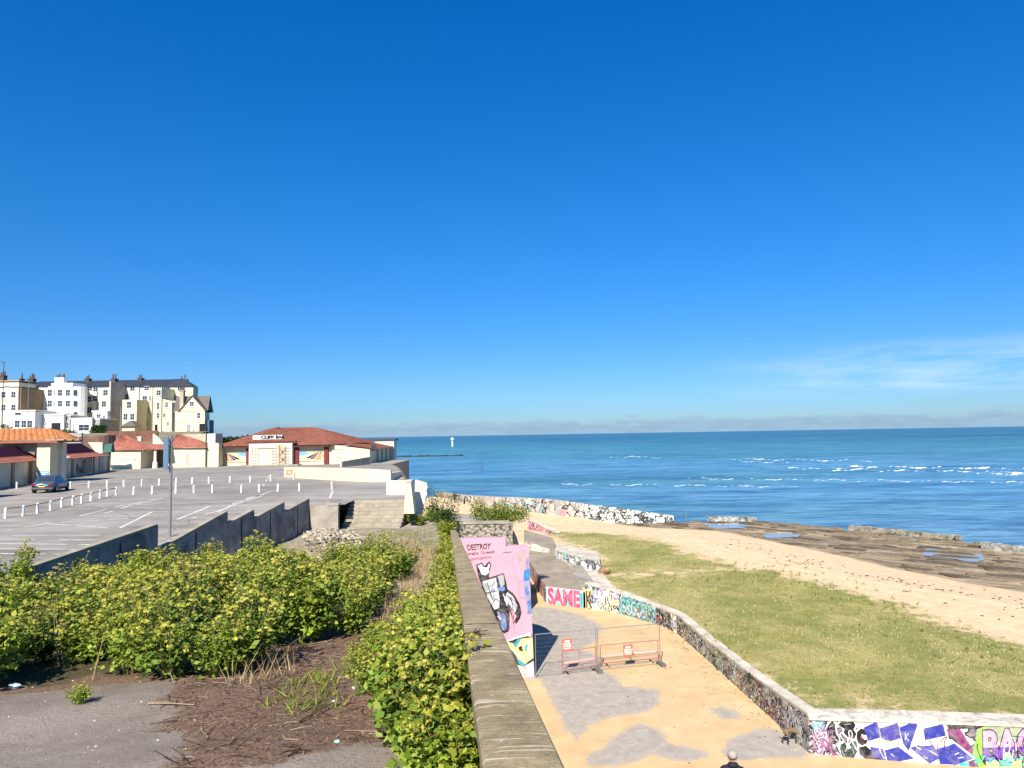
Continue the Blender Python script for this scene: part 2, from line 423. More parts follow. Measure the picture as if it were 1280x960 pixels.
# ------------------------------------------------------------------ sea
def sea_mat():
    m, nt, b = newmat('sea water'); k = N(nt)
    p = k.pos()
    big = k.noise(k.pos((.004, .018, 1)), 1, 5, .6); mid = k.noise(k.pos((.02, .07, 1)), 1, 6, .65, .5)
    # deeper water further out: colour follows distance from the shore
    sx = k.n('ShaderNodeSeparateXYZ'); k.l(p, sx.inputs[0])
    dist = k.math('MULTIPLY_ADD', sx.outputs[0], .55, k.math('MULTIPLY', sx.outputs[1], 1.0))
    depth = k.ramp(k.math('DIVIDE', dist, 1500.0), [(0.05, (.14, .29, .40)), (.14, (.10, .28, .45)), (.3, (.08, .25, .36)), (.42, (.055, .24, .28)), (.62, (.03, .14, .19)), (.95, (.008, .06, .105))])
    c = k.mix(k.ramp(big.outputs[0], [(.44, 0), (.58, .75)]), depth, (.045, .19, .21))
    c = k.mix(k.ramp(mid.outputs[0], [(.50, 0), (.62, .5)]), c, (.015, .07, .18))
    c = k.mix(k.ramp(mid.outputs[0], [(.30, .75), (.45, 0)]), c, (.20, .34, .42))
    m2 = k.noise(k.pos((.05, .22, 1)), 1, 6, .7, .4)
    c = k.mix(k.ramp(m2.outputs[0], [(.5, 0), (.62, .5)]), c, (.015, .07, .17))
    c = k.mix(k.ramp(m2.outputs[0], [(.3, .55), (.43, 0)]), c, (.20, .36, .46))
    wv = k.noise(k.pos((.16, .55, 1)), 1, 5, .68, .3); w2 = k.noise(k.pos((.7, 1.7, 1)), 1, 4, .65)
    c = k.mix(k.ramp(wv.outputs[0], [(.48, 0), (.62, .55)]), c, (.015, .07, .16))
    c = k.mix(k.ramp(wv.outputs[0], [(.33, .5), (.43, 0)]), c, (.22, .38, .48))
    k.l(c, b.inputs['Base Color']); b.inputs['Roughness'].default_value = .3; b.inputs['IOR'].default_value = 1.333
    b.inputs['Specular IOR Level'].default_value = .22
    h = k.math('ADD', k.math('MULTIPLY', wv.outputs[0], 1.2), k.math('MULTIPLY', w2.outputs[0], .4))
    k.l(k.bump(h, .9, 1.3), b.inputs['Normal']); return m
mb = MB(); mb.face([(-40000, -300, 0), (40000, -300, 0), (40000, 45000, 0), (-40000, 45000, 0)])
ZS = -.75
o = mb.build('sea', sea_mat(), origin=(0, 0, 0)); o.location.z = ZS; tag(o, kind='structure')

# ------------------------------------------------------------------ ground levels
def zcp(x, y): return 7.3-.03*np.maximum(0, 47-y)          # car park
def zl(x, y):                                              # waste ground
    z = np.where(y < 36, 9-.1*y, 5.4)
    z = np.where(y > 36, 5.4+.35*np.clip((y-36)/9, 0, 1), z)
    return z+.05*np.sin(x*1.3+y*.7)+.035*np.sin(x*.5-y*2.1)
def zl1(x, y): return float(zl(np.float64(x), np.float64(y)))
def zcp1(x, y): return float(zcp(0, np.float64(y)))
def wallx(y): return -16+.157*(y-24)                       # line of the saw-toothed wall
_pe = {True: (CO+ray(708, 960)*4.4, CO+ray(569, 659.5)*46), False: (CO+ray(605, 960)*4.4, CO+ray(562.5, 660)*46)}
def _pline(y, right): a, b = _pe[right]; return a.lerp(b, (y-a.y)/(b.y-a.y))
def parx(y, right): return _pline(y, right).x
def part_top(y): return _pline(y, True).z

# promenade outline (z = 0)
W_FRONT = [G(1330, 967, 0), G(1017, 943, 0)]
W_LONG = [G(1012, 942, 0), G(929, 866, 0), G(882, 823, 0), G(846, 791, 0), G(820, 780, 0), G(774, 766.5, 0), G(732, 761, 0)]
W_SAME = [G(729.5, 760.5, 0), G(682.6, 754.5, 0)]
W_SIDE = [G(682.6, 754.5, 0), G(668, 730, 0), G(655, 706, 0)]
prom_poly = [(-8, -8), (16, -8), (W_FRONT[0].x+6, W_FRONT[0].y)] + [(p.x, p.y) for p in W_FRONT+W_LONG+W_SAME+W_SIDE] + [(-8, 62)]
FARW = [G(545, 622, 0), G(575, 627, 0), G(607, 633, 0), G(650, 639, 0), G(690, 645, 0), G(735, 649, 0), G(790, 650.5, 0), G(842, 651, -.2)]
sh = [G(842, 652, -.5), G(880, 654, -.5), G(945, 652, -.5), G(1000, 657, -.5), G(1060, 663, -.5), G(1200, 676, -.5), G(1300, 692, -.5)]
field_poly = [(p.x, p.y+.3) for p in FARW] + [(p.x, p.y) for p in sh] + [(sh[-1].x+30, sh[-1].y-25), (90, 18), (W_FRONT[0].x+6, W_FRONT[0].y)] \
    + [(p.x, p.y) for p in W_FRONT+W_LONG+W_SAME+W_SIDE] + [(-8, 62), (-34, 62), (-34, FARW[0].y)]
rock_px = [(770, 655), (842, 651), (880, 653), (945, 651), (1000, 656), (1060, 662), (1200, 675), (1310, 692), (1310, 745), (1200, 727), (1110, 708), (1000, 683), (900, 664), (800, 659)]
rock_poly = [G(x, y, -.5) for x, y in rock_px]
def hb(P): return 1.0-.85*np.clip((P[:, 1]-72)/20, 0, 1)+.25*np.clip((30-P[:, 1])/8, 0, 1)
def zfield(x, y):
    P = np.stack([x, y], 1); d = sdist(P, rock_poly)
    z = np.minimum(hb(P), -.5+np.maximum(0, -d)*.13)
    off = sdist(P, field_poly)
    return z+.03*np.sin(x*.9)*np.sin(y*.7+1)+np.where(d < 0, .02*np.sin(x*3.1+y*2), .05*np.sin(x*1.9)*np.sin(y*1.3))
# covers of the field
def gp(*p, z=1.0): return [G(x, y, z) for x, y in p]
grass_polys = [gp((688, 660), (730, 663), (775, 668), (830, 680), (856, 692), (905, 704), (900, 713), (862, 713), (800, 716), (757, 717), (752, 700), (744, 685), (715, 680)),
               gp((757, 721), (800, 721), (862, 716), (905, 714), (960, 712), (1010, 730), (1110, 756), (1200, 792), (1310, 822), (1310, 900), (1012, 894), (930, 845), (880, 800), (850, 778), (800, 760))]
def m_grass(P):
    d = np.max([sdist(P, g) for g in grass_polys], axis=0); return np.clip(.56+d*.16, 0, 1)
thin_poly = gp((960, 850), (1000, 835), (1060, 860), (1100, 880), (1040, 895), (1000, 890))
def m_thin(P): return np.clip(.5+sdist(P, thin_poly)*.35, 0, 1)
def m_rock(P): return np.clip(.5+sdist(P, rock_poly)*.2, 0, 1)
def field_mat():
    m, nt, b = newmat('beach and turf'); k = N(nt); v = k.pos()
    def at(n): q = k.n('ShaderNodeAttribute', attribute_name=n); return q.outputs['Fac']
    n0 = k.noise(v, .35, 6, .65); n1 = k.noise(v, 1.1, 6, .7); n2 = k.noise(v, 6, 5, .75); n3 = k.noise(v, 28, 3, .7)
    wetn = k.noise(v, .09, 5, .6)
    sand = k.ramp(n1.outputs[0], [(.3, (.50, .35, .20)), (.5, (.60, .44, .26)), (.7, (.68, .52, .33))])
    sand = k.mix(k.ramp(k.noise(v, 3.2, 6, .8).outputs[0], [(.64, 0), (.69, .8)]), sand, (.17, .11, .06))
    grass = k.ramp(n2.outputs[0], [(.25, (.14, .135, .03)), (.45, (.26, .235, .07)), (.62, (.38, .32, .125)), (.8, (.54, .44, .23))])
    grass = k.mix(k.ramp(n0.outputs[0], [(.44, 0), (.58, .8)]), grass, (.14, .165, .03))
    grass = k.mix(k.ramp(n1.outputs[0], [(.54, 0), (.72, .6)]), grass, (.37, .29, .14))
    g = k.math('ADD', at('grass'), k.math('MULTIPLY_ADD', n1.outputs[0], 1.5, -.75)); g = k.math('ADD', g, k.math('MULTIPLY_ADD', n0.outputs[0], .9, -.45))
    g = k.math('ADD', g, k.math('MULTIPLY_ADD', n2.outputs[0], .7, -.35))
    g = k.math('SUBTRACT', g, k.math('MULTIPLY', at('thin'), .28))
    c = k.mix(k.ramp(g, [(.42, 0), (.58, .95)]), sand, grass)
    rmap = k.n('ShaderNodeMapping'); k.l(v, rmap.inputs[0]); rmap.inputs['Rotation'].default_value = (0, 0, R(43)); rm2 = k.n('ShaderNodeMapping'); k.l(rmap.outputs[0], rm2.inputs[0]); rm2.inputs['Scale'].default_value = (.16, .95, 1)
    vr = rm2.outputs[0]; r1 = k.noise(vr, .55, 8, .72, .9); r2 = k.noise(v, 2.5, 6, .8)
    rock = k.ramp(r1.outputs[0], [(.34, (.05, .04, .028)), (.43, (.15, .115, .078)), (.52, (.27, .205, .135)), (.58, (.40, .30, .185)), (.68, (.54, .40, .24))])
    rock = k.mix(1.0, rock, k.ramp(r2.outputs[0], [(.3, .6), (.6, 1.12)]), 'MULTIPLY')
    f = k.math('ADD', at('rock'), k.math('MULTIPLY_ADD', r1.outputs[0], .9, -.45))
    c = k.mix(k.ramp(f, [(.3, 0), (.42, .55), (.58, 1)]), c, rock)
    k.l(c, b.inputs['Base Color']); b.inputs['Roughness'].default_value = .92; b.inputs['Specular IOR Level'].default_value = .2
    h = k.math('ADD', n2.outputs[0], k.math('MULTIPLY', n3.outputs[0], .5))
    k.l(k.bump(h, .6, .08), b.inputs['Normal']); return m
sheet('beach', -34, 92, 16, 140, .33, zfield, lambda P: (sdist(P, field_poly) > .24), {'grass': m_grass, 'rock': m_rock, 'thin': m_thin}, field_mat())

asph = [gp((679, 852), (673, 845), (745, 836), (765, 845), (775, 858), (820, 863), (822, 880), (800, 890), (770, 893), (735, 905), (722, 922), (713, 914), z=0),
        gp((660, 758), (690, 760), (722, 768), (750, 782), (742, 800), (724, 812), (748, 822), (748, 838), (660, 850), z=0),
        gp((775, 918), (800, 905), (822, 913), (835, 930), (882, 942), (870, 950), (840, 948), (815, 940), (790, 952), (740, 957), (735, 945), (755, 938), z=0),
        gp((905, 942), (915, 925), (955, 911), (985, 916), (1012, 935), (1000, 946), (960, 945), (930, 952), z=0),
        gp((890, 888), (900, 884), (918, 890), (925, 897), (908, 898), z=0)]
def m_asph(P): return np.clip(.5+np.max([sdist(P, g) for g in asph], axis=0)*1.15+.12, 0, 1)
def prom_mat():
    m, nt, b = newmat('blown sand over tarmac'); k = N(nt); v = k.pos()
    q = k.n('ShaderNodeAttribute', attribute_name='tarmac'); a = q.outputs['Fac']
    n0 = k.noise(v, .6, 6, .65); n1 = k.noise(v, 2.2, 6, .7, .4); n2 = k.noise(v, 9, 5, .7); n3 = k.noise(v, 50, 3, .7)
    sand = k.ramp(n0.outputs[0], [(.3, (.46, .315, .165)), (.55, (.54, .38, .205)), (.7, (.58, .42, .24))])
    sand = k.mix(k.ramp(k.noise(v, 1.7, 8, .85, .3).outputs[0], [(.655, 0), (.68, .75)]), sand, (.24, .17, .10))
    tar = k.ramp(n1.outputs[0], [(.3, (.27, .238, .205)), (.5, (.35, .31, .265)), (.7, (.44, .38, .31))])
    tar = k.mix(k.ramp(n2.outputs[0], [(.55, 0), (.7, .6)]), tar, (.50, .38, .22))
    tar = k.mix(1.0, tar, k.ramp(n3.outputs[0], [(.3, .8), (.7, 1.1)]), 'MULTIPLY')
    g = k.math('ADD', a, k.math('MULTIPLY_ADD', n1.outputs[0], 1.5, -.75)); g = k.math('ADD', g, k.math('MULTIPLY_ADD', n2.outputs[0], 1.0, -.5))
    c = k.mix(k.ramp(g, [(.40, 0), (.52, .72), (.66, 1)]), sand, tar)
    k.l(c, b.inputs['Base Color']); b.inputs['Roughness'].default_value = .95; b.inputs['Specular IOR Level'].default_value = .15
    k.l(k.bump(k.math('ADD', n2.outputs[0], n3.outputs[0]), .3, .04), b.inputs['Normal']); return m
sheet('promenade', -8, 32, -8, 63, .25, lambda x, y: 0*x, lambda P: sdist(P, prom_poly) > -.2, {'tarmac': m_asph}, prom_mat())

# car park
tar_cp = mat('worn tarmac', (.235, .21, .185), .12, .25, 35, .2, .95, (.15, .13, .115), .5, .12, spec=.15)
def tar_mat():
    m, nt, b = newmat('bleached tarmac'); k = N(nt); v = k.pos()
    n0 = k.noise(v, .12, 6, .6); n1 = k.noise(k.pos((.12, .7, 1)), 1, 6, .7); n2 = k.noise(v, 14, 4, .8)
    c = k.ramp(n0.outputs[0], [(.3, (.20, .178, .152)), (.5, (.275, .246, .214)), (.7, (.335, .302, .265))])
    c = k.mix(1.0, c, k.ramp(n1.outputs[0], [(.3, .62), (.6, 1.1)]), 'MULTIPLY')
    c = k.mix(1.0, c, k.ramp(n2.outputs[0], [(.25, .75), (.7, 1.12)]), 'MULTIPLY')
    c = k.mix(k.ramp(k.noise(v, .33, 3, .5).outputs[0], [(.62, 0), (.645, .4)]), c, (.15, .135, .12))
    w = k.n('ShaderNodeTexVoronoi', feature='DISTANCE_TO_EDGE'); w.inputs['Scale'].default_value = .16
    wn = k.n('ShaderNodeVectorMath', operation='ADD'); k.l(v, wn.inputs[0]); k.l(k.noise(v, .5, 4, .7).outputs['Color'], wn.inputs[1]); k.l(wn.outputs[0], w.inputs['Vector'])
    c = k.mix(k.ramp(w.outputs['Distance'], [(0, .55), (.012, 0)]), c, (.09, .08, .07))
    k.l(c, b.inputs['Base Color']); b.inputs['Roughness'].default_value = .95; b.inputs['Specular IOR Level'].default_value = .15
    k.l(k.bump(n2.outputs[0], .4, .02), b.inputs['Normal']); return m
cp_poly = [(-130, 20), (wallx(20)-.1, 20), (wallx(45)-.1, 45), (wallx(45)-.1, 45.4), (-11, 45.4), (-11, 49), (-7.2, 49), (-7.3, 52), (-10.5, 70), (-16, 100), (-19, 112), (-19, 132), (-130, 132)]
sheet('car_park', -130, -6, 20, 133, .42, zcp, lambda P: sdist(P, cp_poly) > np.where(P[:, 1] < 46, .22, -.12), {}, tar_mat())
mb = MB()
for a, b_ in zip(cp_poly[5:11], cp_poly[6:12]):
    mb.face([(a[0], a[1], 0), (b_[0], b_[1], 0), (b_[0], b_[1], 7.28), (a[0], a[1], 7.28)])
tag(mb.build('cliff_face', conc, origin=(0, 0, 0)), kind='structure')
# worn white bay lines
line_m = mat('worn line paint', (.62, .60, .55), .2, 3, 30, .1, .9, (.3, .27, .24), .5, 2)
def cpt(px, py): p = GF(px, py, zcp1); return Vector((p.x, p.y, p.z+.006))
L = [((0, 658), (62, 653)), ((0, 665), (60, 654)), ((60, 654), (160, 648)), ((130, 642), (203, 622.6)), ((240, 648), (282, 636)), ((272, 640), (327, 620)),
     ((60, 655), (135, 660)), ((0, 669), (125, 669)), ((0, 679.5), (112, 681)), ((0, 692), (75, 693)), ((409.5, 631), (416, 613)), ((303, 624), (330, 618)),
     ((0, 646), (60, 640)), ((210, 641), (280, 637)), ((95, 633), (200, 630)), ((270, 610), (330, 607)), ((329, 607), (337, 594)), ((337, 594), (372, 590)),
     ((90, 650), (200, 643)), ((135, 626), (250, 622)), ((60, 612), (140, 598)), ((210, 630), (330, 626)), ((0, 674), (118, 675)), ((0, 686), (95, 687)), ((150, 660), (190, 640)), ((215, 652), (262, 633)), ((285, 632), (340, 614)), ((180, 636), (330, 632)), ((100, 645), (180, 627))]
mb = MB()
for a, b_ in L:
    n = 8; pa, pb = cpt(*a), cpt(*b_); d = (pb-pa); s_ = Vector((-d.y, d.x, 0)).normalized()*.075
    for i in range(n):
        if random.random() < .12: continue
        q0, q1 = pa+d*(i/n), pa+d*((i+1)/n)
        for q in (q0, q1): q.z = zcp1(q.x, q.y)+.006
        mb.face([q0-s_, q1-s_, q1+s_, q0+s_])
tag(mb.build('bay_markings', line_m, origin=(0, 0, 0)), kind='structure')

# waste ground below the camera
wl_dirt = [(G(225, 845, 8)), G(300, 832, 8), G(340, 800, 8), G(470, 780, 8), G(560, 760, 8), G(600, 960, 8), G(500, 985, 8), G(480, 915, 8), G(430, 935, 8), G(320, 965, 8), G(215, 960, 8), G(250, 930, 8), G(195, 905, 8), G(240, 880, 8), G(195, 875, 8)]
def gl(*p): return [GF(x, y, zl1) for x, y in p]
dirt_polys = [gl((225, 848), (300, 832), (340, 800), (420, 780), (520, 740), (600, 760), (600, 960), (505, 960), (498, 925), (440, 930), (330, 958), (215, 965), (240, 925), (200, 905), (240, 890), (205, 880)),
              gl((-60, 862), (0, 868), (110, 858), (225, 850), (225, 830), (-60, 830))]
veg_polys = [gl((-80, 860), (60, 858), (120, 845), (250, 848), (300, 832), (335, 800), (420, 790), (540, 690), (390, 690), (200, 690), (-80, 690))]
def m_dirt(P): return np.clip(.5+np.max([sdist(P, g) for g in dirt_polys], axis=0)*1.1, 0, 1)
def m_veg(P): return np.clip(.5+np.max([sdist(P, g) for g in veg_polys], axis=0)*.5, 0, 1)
def waste_mat():
    m, nt, b = newmat('old tarmac, leaf litter and rubble'); k = N(nt); v = k.pos()
    def at(n): q = k.n('ShaderNodeAttribute', attribute_name=n); return q.outputs['Fac']
    n0 = k.noise(v, .8, 6, .7); n1 = k.noise(v, 3, 7, .75, .5); n2 = k.noise(v, 22, 5, .8); n3 = k.noise(v, 70, 3, .8)
    tar = k.ramp(n0.outputs[0], [(.3, (.20, .16, .125)), (.5, (.265, .215, .172)), (.7, (.33, .275, .225))])
    tar = k.mix(1.0, tar, k.ramp(n3.outputs[0], [(.3, .55), (.7, 1.45)]), 'MULTIPLY')
    tar = k.mix(k.ramp(k.noise(v, 1.3, 5, .6).outputs[0], [(.60, 0), (.68, .7)]), tar, (.32, .27, .215))
    dirt = k.ramp(n2.outputs[0], [(.3, (.065, .036, .023)), (.48, (.17, .098, .064)), (.6, (.29, .185, .125)), (.75, (.50, .38, .27))])
    dirt = k.mix(k.ramp(n1.outputs[0], [(.5, 0), (.66, .55)]), dirt, (.20, .16, .11))
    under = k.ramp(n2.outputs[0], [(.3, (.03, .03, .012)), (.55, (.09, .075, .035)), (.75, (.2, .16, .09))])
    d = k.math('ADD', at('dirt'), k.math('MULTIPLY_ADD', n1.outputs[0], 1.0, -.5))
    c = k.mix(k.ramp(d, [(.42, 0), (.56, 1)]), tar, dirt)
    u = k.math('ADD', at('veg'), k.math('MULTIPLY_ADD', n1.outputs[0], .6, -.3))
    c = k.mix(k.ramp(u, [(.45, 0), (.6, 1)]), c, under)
    far = k.ramp(n1.outputs[0], [(.3, (.15, .125, .085)), (.5, (.28, .235, .165)), (.62, (.36, .31, .22)), (.75, (.16, .17, .06))])
    far = k.mix(1.0, far, k.ramp(n2.outputs[0], [(.3, .6), (.65, 1.2)]), 'MULTIPLY')
    c = k.mix(at('far'), c, far)
    k.l(c, b.inputs['Base Color']); b.inputs['Roughness'].default_value = .95; b.inputs['Specular IOR Level'].default_value = .15
    k.l(k.bump(k.math('ADD', n2.outputs[0], n1.outputs[0]), .8, .05), b.inputs['Normal']); return m
wl_poly = [(-60, 1), (parx(1, False)+.1, 1), (parx(47, False)+.1, 47), (-4, 50), (-7.2, 52), (-7.2, 49.2), (-7.2, 46.2), (-11, 46.2), (-11, 45.2), (wallx(45)+.1, 45.2), (wallx(24)+.1, 24), (-60, 24)]
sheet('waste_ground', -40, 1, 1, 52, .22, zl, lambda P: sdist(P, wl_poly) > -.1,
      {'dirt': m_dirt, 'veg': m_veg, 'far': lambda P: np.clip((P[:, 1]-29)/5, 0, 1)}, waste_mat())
# hill under the town
hill_m = mat('rough bank', (.22, .19, .11), .3, .3, 4, .3, .95, (.1, .1, .05), .5, .2)
sheet('hill', -260, -42, 118, 300, 6, lambda x, y: 7.2+6.6*np.clip((y-125)/65, 0, 1), lambda P: P[:, 0] < -.43*P[:, 1], {}, hill_m)
# ================================================================== walls by the camera
# parapet falling away from the camera, retaining wall under it
th = thing('parapet_wall', 'long lichen-streaked concrete parapet wall running away beside the yellow-green plants', 'wall', (0, 4, 0))
mb = MB()
ys = np.linspace(1.2, 46, 46)
def par_row(y, rnd):
    l, r_, t = parx(y, False), parx(y, True), part_top(y)
    j = lambda a: random.uniform(-a, a)
    return [(l+.06, y, t-2.0), (l+.05+j(.004), y, t-.2), (l+j(.005), y, t-.18), (l+j(.006), y, t-.03), (l+.02, y, t-.006), (l+(r_-l)*.35, y, t+.004), (l+(r_-l)*.7, y, t+.002), (r_-.02, y, t-.006), (r_+j(.005), y, t-.03), (r_, y, t-.22), (r_-.06, y, t-.24), (r_-.06, y, 0)]
mb.grid([par_row(y, 0) for y in ys])
e0 = par_row(46, 0); mb.face(list(reversed(e0)))
mb.build('wall', parapet_m, th, smooth=False)
mbj = MB()
for y in (9.8, 17, 27):
    l, r_, t = parx(y, False), parx(y, True), part_top(y)
    mbj.bar((l+.04, y, t+.004), (r_-.04, y+.03, t+.004), .018, .006)
mbj.build('coping_joint', mat('dark joint', (.07, .055, .04), .3, 4, 20, .1, .95), th)

# saw-toothed retaining wall along the car park ------------------------
def wpt(px, py):
    nrm = Vector((1, -.157, 0)).normalized(); return ONPLANE(px, py, (-16, 24, 0), nrm)
th = thing('toothed_wall', 'dark concrete retaining wall with a saw-toothed top along the car park edge', 'wall', (wallx(24), 24, 5))
segs = [((28, 716), (198, 658)), ((198, 690), (285, 641)), ((285, 657), (318, 639)), ((318, 650), (356, 629.5)), ((356, 642), (387, 625))]
n_ = Vector((-1, .157, 0)).normalized()*.32
PREV = None
for (a, b_) in segs:
    p, q = wpt(*a), wpt(*b_); N_ = 7
    if PREV is not None: p = Vector((PREV.x, PREV.y, p.z))
    PREV = q
    mb = MB()
    for i in range(N_):
        f0, f1 = i/N_, (i+1)/N_
        A, B = p.lerp(q, f0), p.lerp(q, f1)
        B = B-(q-p).normalized()*(.012 if i == N_-1 else 0)
        za, zb = A.z+random.uniform(-.02, .02)*(i > 0), B.z
        mb.hexa([(A.x, A.y, 4.2), (B.x, B.y, 4.2), (B.x+n_.x, B.y+n_.y, 4.2), (A.x+n_.x, A.y+n_.y, 4.2)],
                [(A.x, A.y, A.z), (B.x, B.y, B.z), (B.x+n_.x, B.y+n_.y, B.z), (A.x+n_.x, A.y+n_.y, A.z)])
    w = mb.build('wall_panel', conc_dark, th)
    dj = (q-p); Lj = Vector((dj.x, dj.y, 0)).length; mb = MB()
    for jn in range(1, max(2, int(Lj/2.2))):
        c_ = p.lerp(q, jn/max(2, int(Lj/2.2))); mb.bar((c_.x-n_.x*.01, c_.y-n_.y*.01, 4.3), (c_.x-n_.x*.01, c_.y-n_.y*.01, c_.z-.02), .05, .05)
    mb.build('panel_joint', black_m, w)
    mb = MB()
    d = (q-p); A = p+n_*.01+Vector((0, 0, .003)); B = q+n_*.01+Vector((0, 0, .003))-d.normalized()*.03; t = Vector((0, 0, .10)); nn = n_*.98
    mb.hexa([A, B, B+nn, A+nn], [A+t, B+t, B+nn+t, A+nn+t])
    mb.build('coping', conc_top, w)
# low block wall closing its far end
mb = MB(); mb.box(wallx(45)+.05, -10.9, 45.0, 45.35, 4.9, 7.32); mb.box(-11.5, -10.86, 44.96, 45.4, 7.323, 7.45)
tag(mb.build('block_wall', conc), 'short stained concrete wall joining the toothed wall to the steps', 'wall')
# steps up to the car park ---------------------------------------------
mb = MB()
ns = 8
for i in range(ns):
    z1 = 5.6+(7.3-5.6)*(i+1)/ns; y0 = 46.1+3.0*i/ns
    mb.box(-10.95, -7.25+.02*i, y0, 49.2, z1-.215, z1-.008)
tag(mb.build('concrete_steps', mat('worn step concrete', (.36, .31, .235), .22, 1.2, 14, .3, .95, (.17, .14, .10), .5, 1.4)), 'wide flight of worn concrete steps rising from the waste ground to the car park', 'steps')

# graffitied bastion ----------------------------------------------------
YF = G(668, 846, 0).y
pinkm = mat('pink mural paint', (.64, .30, .37), .08, .8, 30, .15, .85, (.55, .28, .34), .3, .9, .1)
th = thing('bastion', 'pink-painted round-backed bastion below the parapet with a robed figure mural', 'wall', (-1.5, 36, 0))
xr = G(668, 846, 0).x; xl = parx(YF, True)-.12
# front wall: slightly battered, higher to the left of a step
def fx(z): return xr-z*.026            # right edge leans in towards the top
def front_poly(z): return YF-.0*z
stepx = AT(632, 680, YF).x
ztL = AT(600, 673.5, YF).z; ztR = AT(640, 683, YF).z; zw = AT(640, 797, YF).z
mb = MB()
def prism_f(x0, x1a, x1b, z0, z1, y0=YF, y1=YF+.45):
    mb.hexa([(x0, y0, z0), (x1a, y0, z0), (x1a, y1, z0), (x0, y1, z0)], [(x0, y0, z1), (x1b, y0, z1), (x1b, y1, z1), (x0, y1, z1)])
prism_f(xl, stepx, stepx, 0, ztL); 
mb.mat(0); prism_f(stepx+.001, fx(0), fx(ztR), 0, ztR)
mb.build('front_wall', [pinkm], th)
mb = MB()
cx, cy = (xl+fx(6))/2, YF+.45; ro = (fx(6)-xl)/2; na = 26; ey = 1.9; zB_ = 5.85; cx -= .1; ro -= .1
prev = None
for i in range(na+1):
    a = math.pi*i/na
    o_ = (cx+ro*math.cos(a), cy+ey*ro*math.sin(a)); i_ = (cx+(ro-.4)*math.cos(a), cy+(ey*ro-.4)*math.sin(a))
    if prev: 
        mb.hexa([(prev[1][0], prev[1][1], 0), (prev[0][0], prev[0][1], 0), (o_[0], o_[1], 0), (i_[0], i_[1], 0)],
                [(prev[1][0], prev[1][1], zB_), (prev[0][0], prev[0][1], zB_), (o_[0], o_[1], zB_), (i_[0], i_[1], zB_)])
    prev = (o_, i_)
mb.build('curved_back', cobble, th)
mb = MB(); mb.prism([(cx+(ro-.35)*math.cos(math.pi*i/14), cy+(ey*ro-.35)*math.sin(math.pi*i/14)) for i in range(15)], 2.4, 2.6); mb.build('floor', conc, th)
NF = Vector((0, -1, 0))
pj = lambda x, y: AT(x, y, YF)
P = lambda n, c, r=.8: mat(n, sc(c, .86), .24, 3.5, 18, .15, r, tuple(.55*x+.45*y for x, y in zip(c, (.42, .38, .33))), .5, 2.6)
blk = P('black spray paint', (.012, .012, .016)); wht = P('white spray paint', (.78, .77, .74)); gry = P('grey spray paint', (.36, .38, .40)); lgr = P('pale grey spray paint', (.58, .59, .60))
blu = P('blue spray paint', (.03, .21, .52)); dbl = P('deep blue spray paint', (.02, .05, .17)); mbl = P('mid blue spray paint', (.09, .19, .45)); lil = P('lilac spray paint', (.30, .28, .47)); sal = P('salmon spray paint', (.72, .33, .33))
yel = P('pale yellow spray paint', (.80, .62, .25)); tea = P('teal spray paint', (.05, .36, .42)); cre = P('cream spray paint', (.80, .68, .46))
# white band and the yellow lettering piece at the foot
def dz(px, py): p = AT(px, py, YF); p.z = max(p.z, .02); p.x = min(p.x, fx(p.z)-.005); return p
decal('white_band', [[(560, 815), (633, 800.5), (663.5, 790), (671, 850), (560, 856)]], wht, th, dz, NF, .006)
decal('graffiti_outline', [[(632, 803), (646, 798), (659, 795), (664, 796), (664, 790), (667, 797), (668, 826), (655, 833), (642, 830), (636, 815), (625, 805)]], blk, th, dz, NF, .010)
decal('graffiti_fill', [[(644, 805), (650, 798.5), (667, 796.5), (667, 822), (656, 830), (650, 828), (643, 816), (634, 808), (634, 802)]], yel, th, dz, NF, .014)
decal('graffiti_teal', [[(641, 806), (648, 797.5), (651, 799), (645, 810)], [(646, 822), (655, 829), (660, 829), (654, 833), (648, 829)], [(655, 812), (658, 803), (661, 803), (658, 815)]], tea, th, dz, NF, .018)
decal('graffiti_cream', [[(654, 804), (663, 800), (665, 820), (658, 826), (655, 824), (660, 818), (660, 806)], [(640, 812), (658, 821), (655, 825), (643, 817)]], cre, th, dz, NF, .022)
decal('graffiti_hole', [[(648, 809), (652, 807), (654, 814), (649, 813)]], blk, th, dz, NF, .026)
decal('graffiti_ring', [[(652, 832), (657, 833), (659, 838), (658, 843), (654, 845), (652, 841)]], sal, th, dz, NF, .010)
decal('graffiti_ring_fill', [[(652.5, 834), (656, 835), (657.5, 839), (656.5, 842), (653.5, 842)]], cre, th, dz, NF, .014)
# words
letters('lettering', 'DESTROY', [pj(585, 688), pj(613, 686), pj(613.5, 679), pj(583.5, 681)], blk, th, .03, .010)
letters('lettering', 'corporate Greed', [pj(571, 696.5), pj(618, 692.5), pj(617.5, 687.5), pj(570, 691)], blk, th, .012, .010)
letters('lettering', '& corruption.', [pj(581, 703), pj(616, 698), pj(615.5, 694), pj(580, 698)], blk, th, .005, .010)
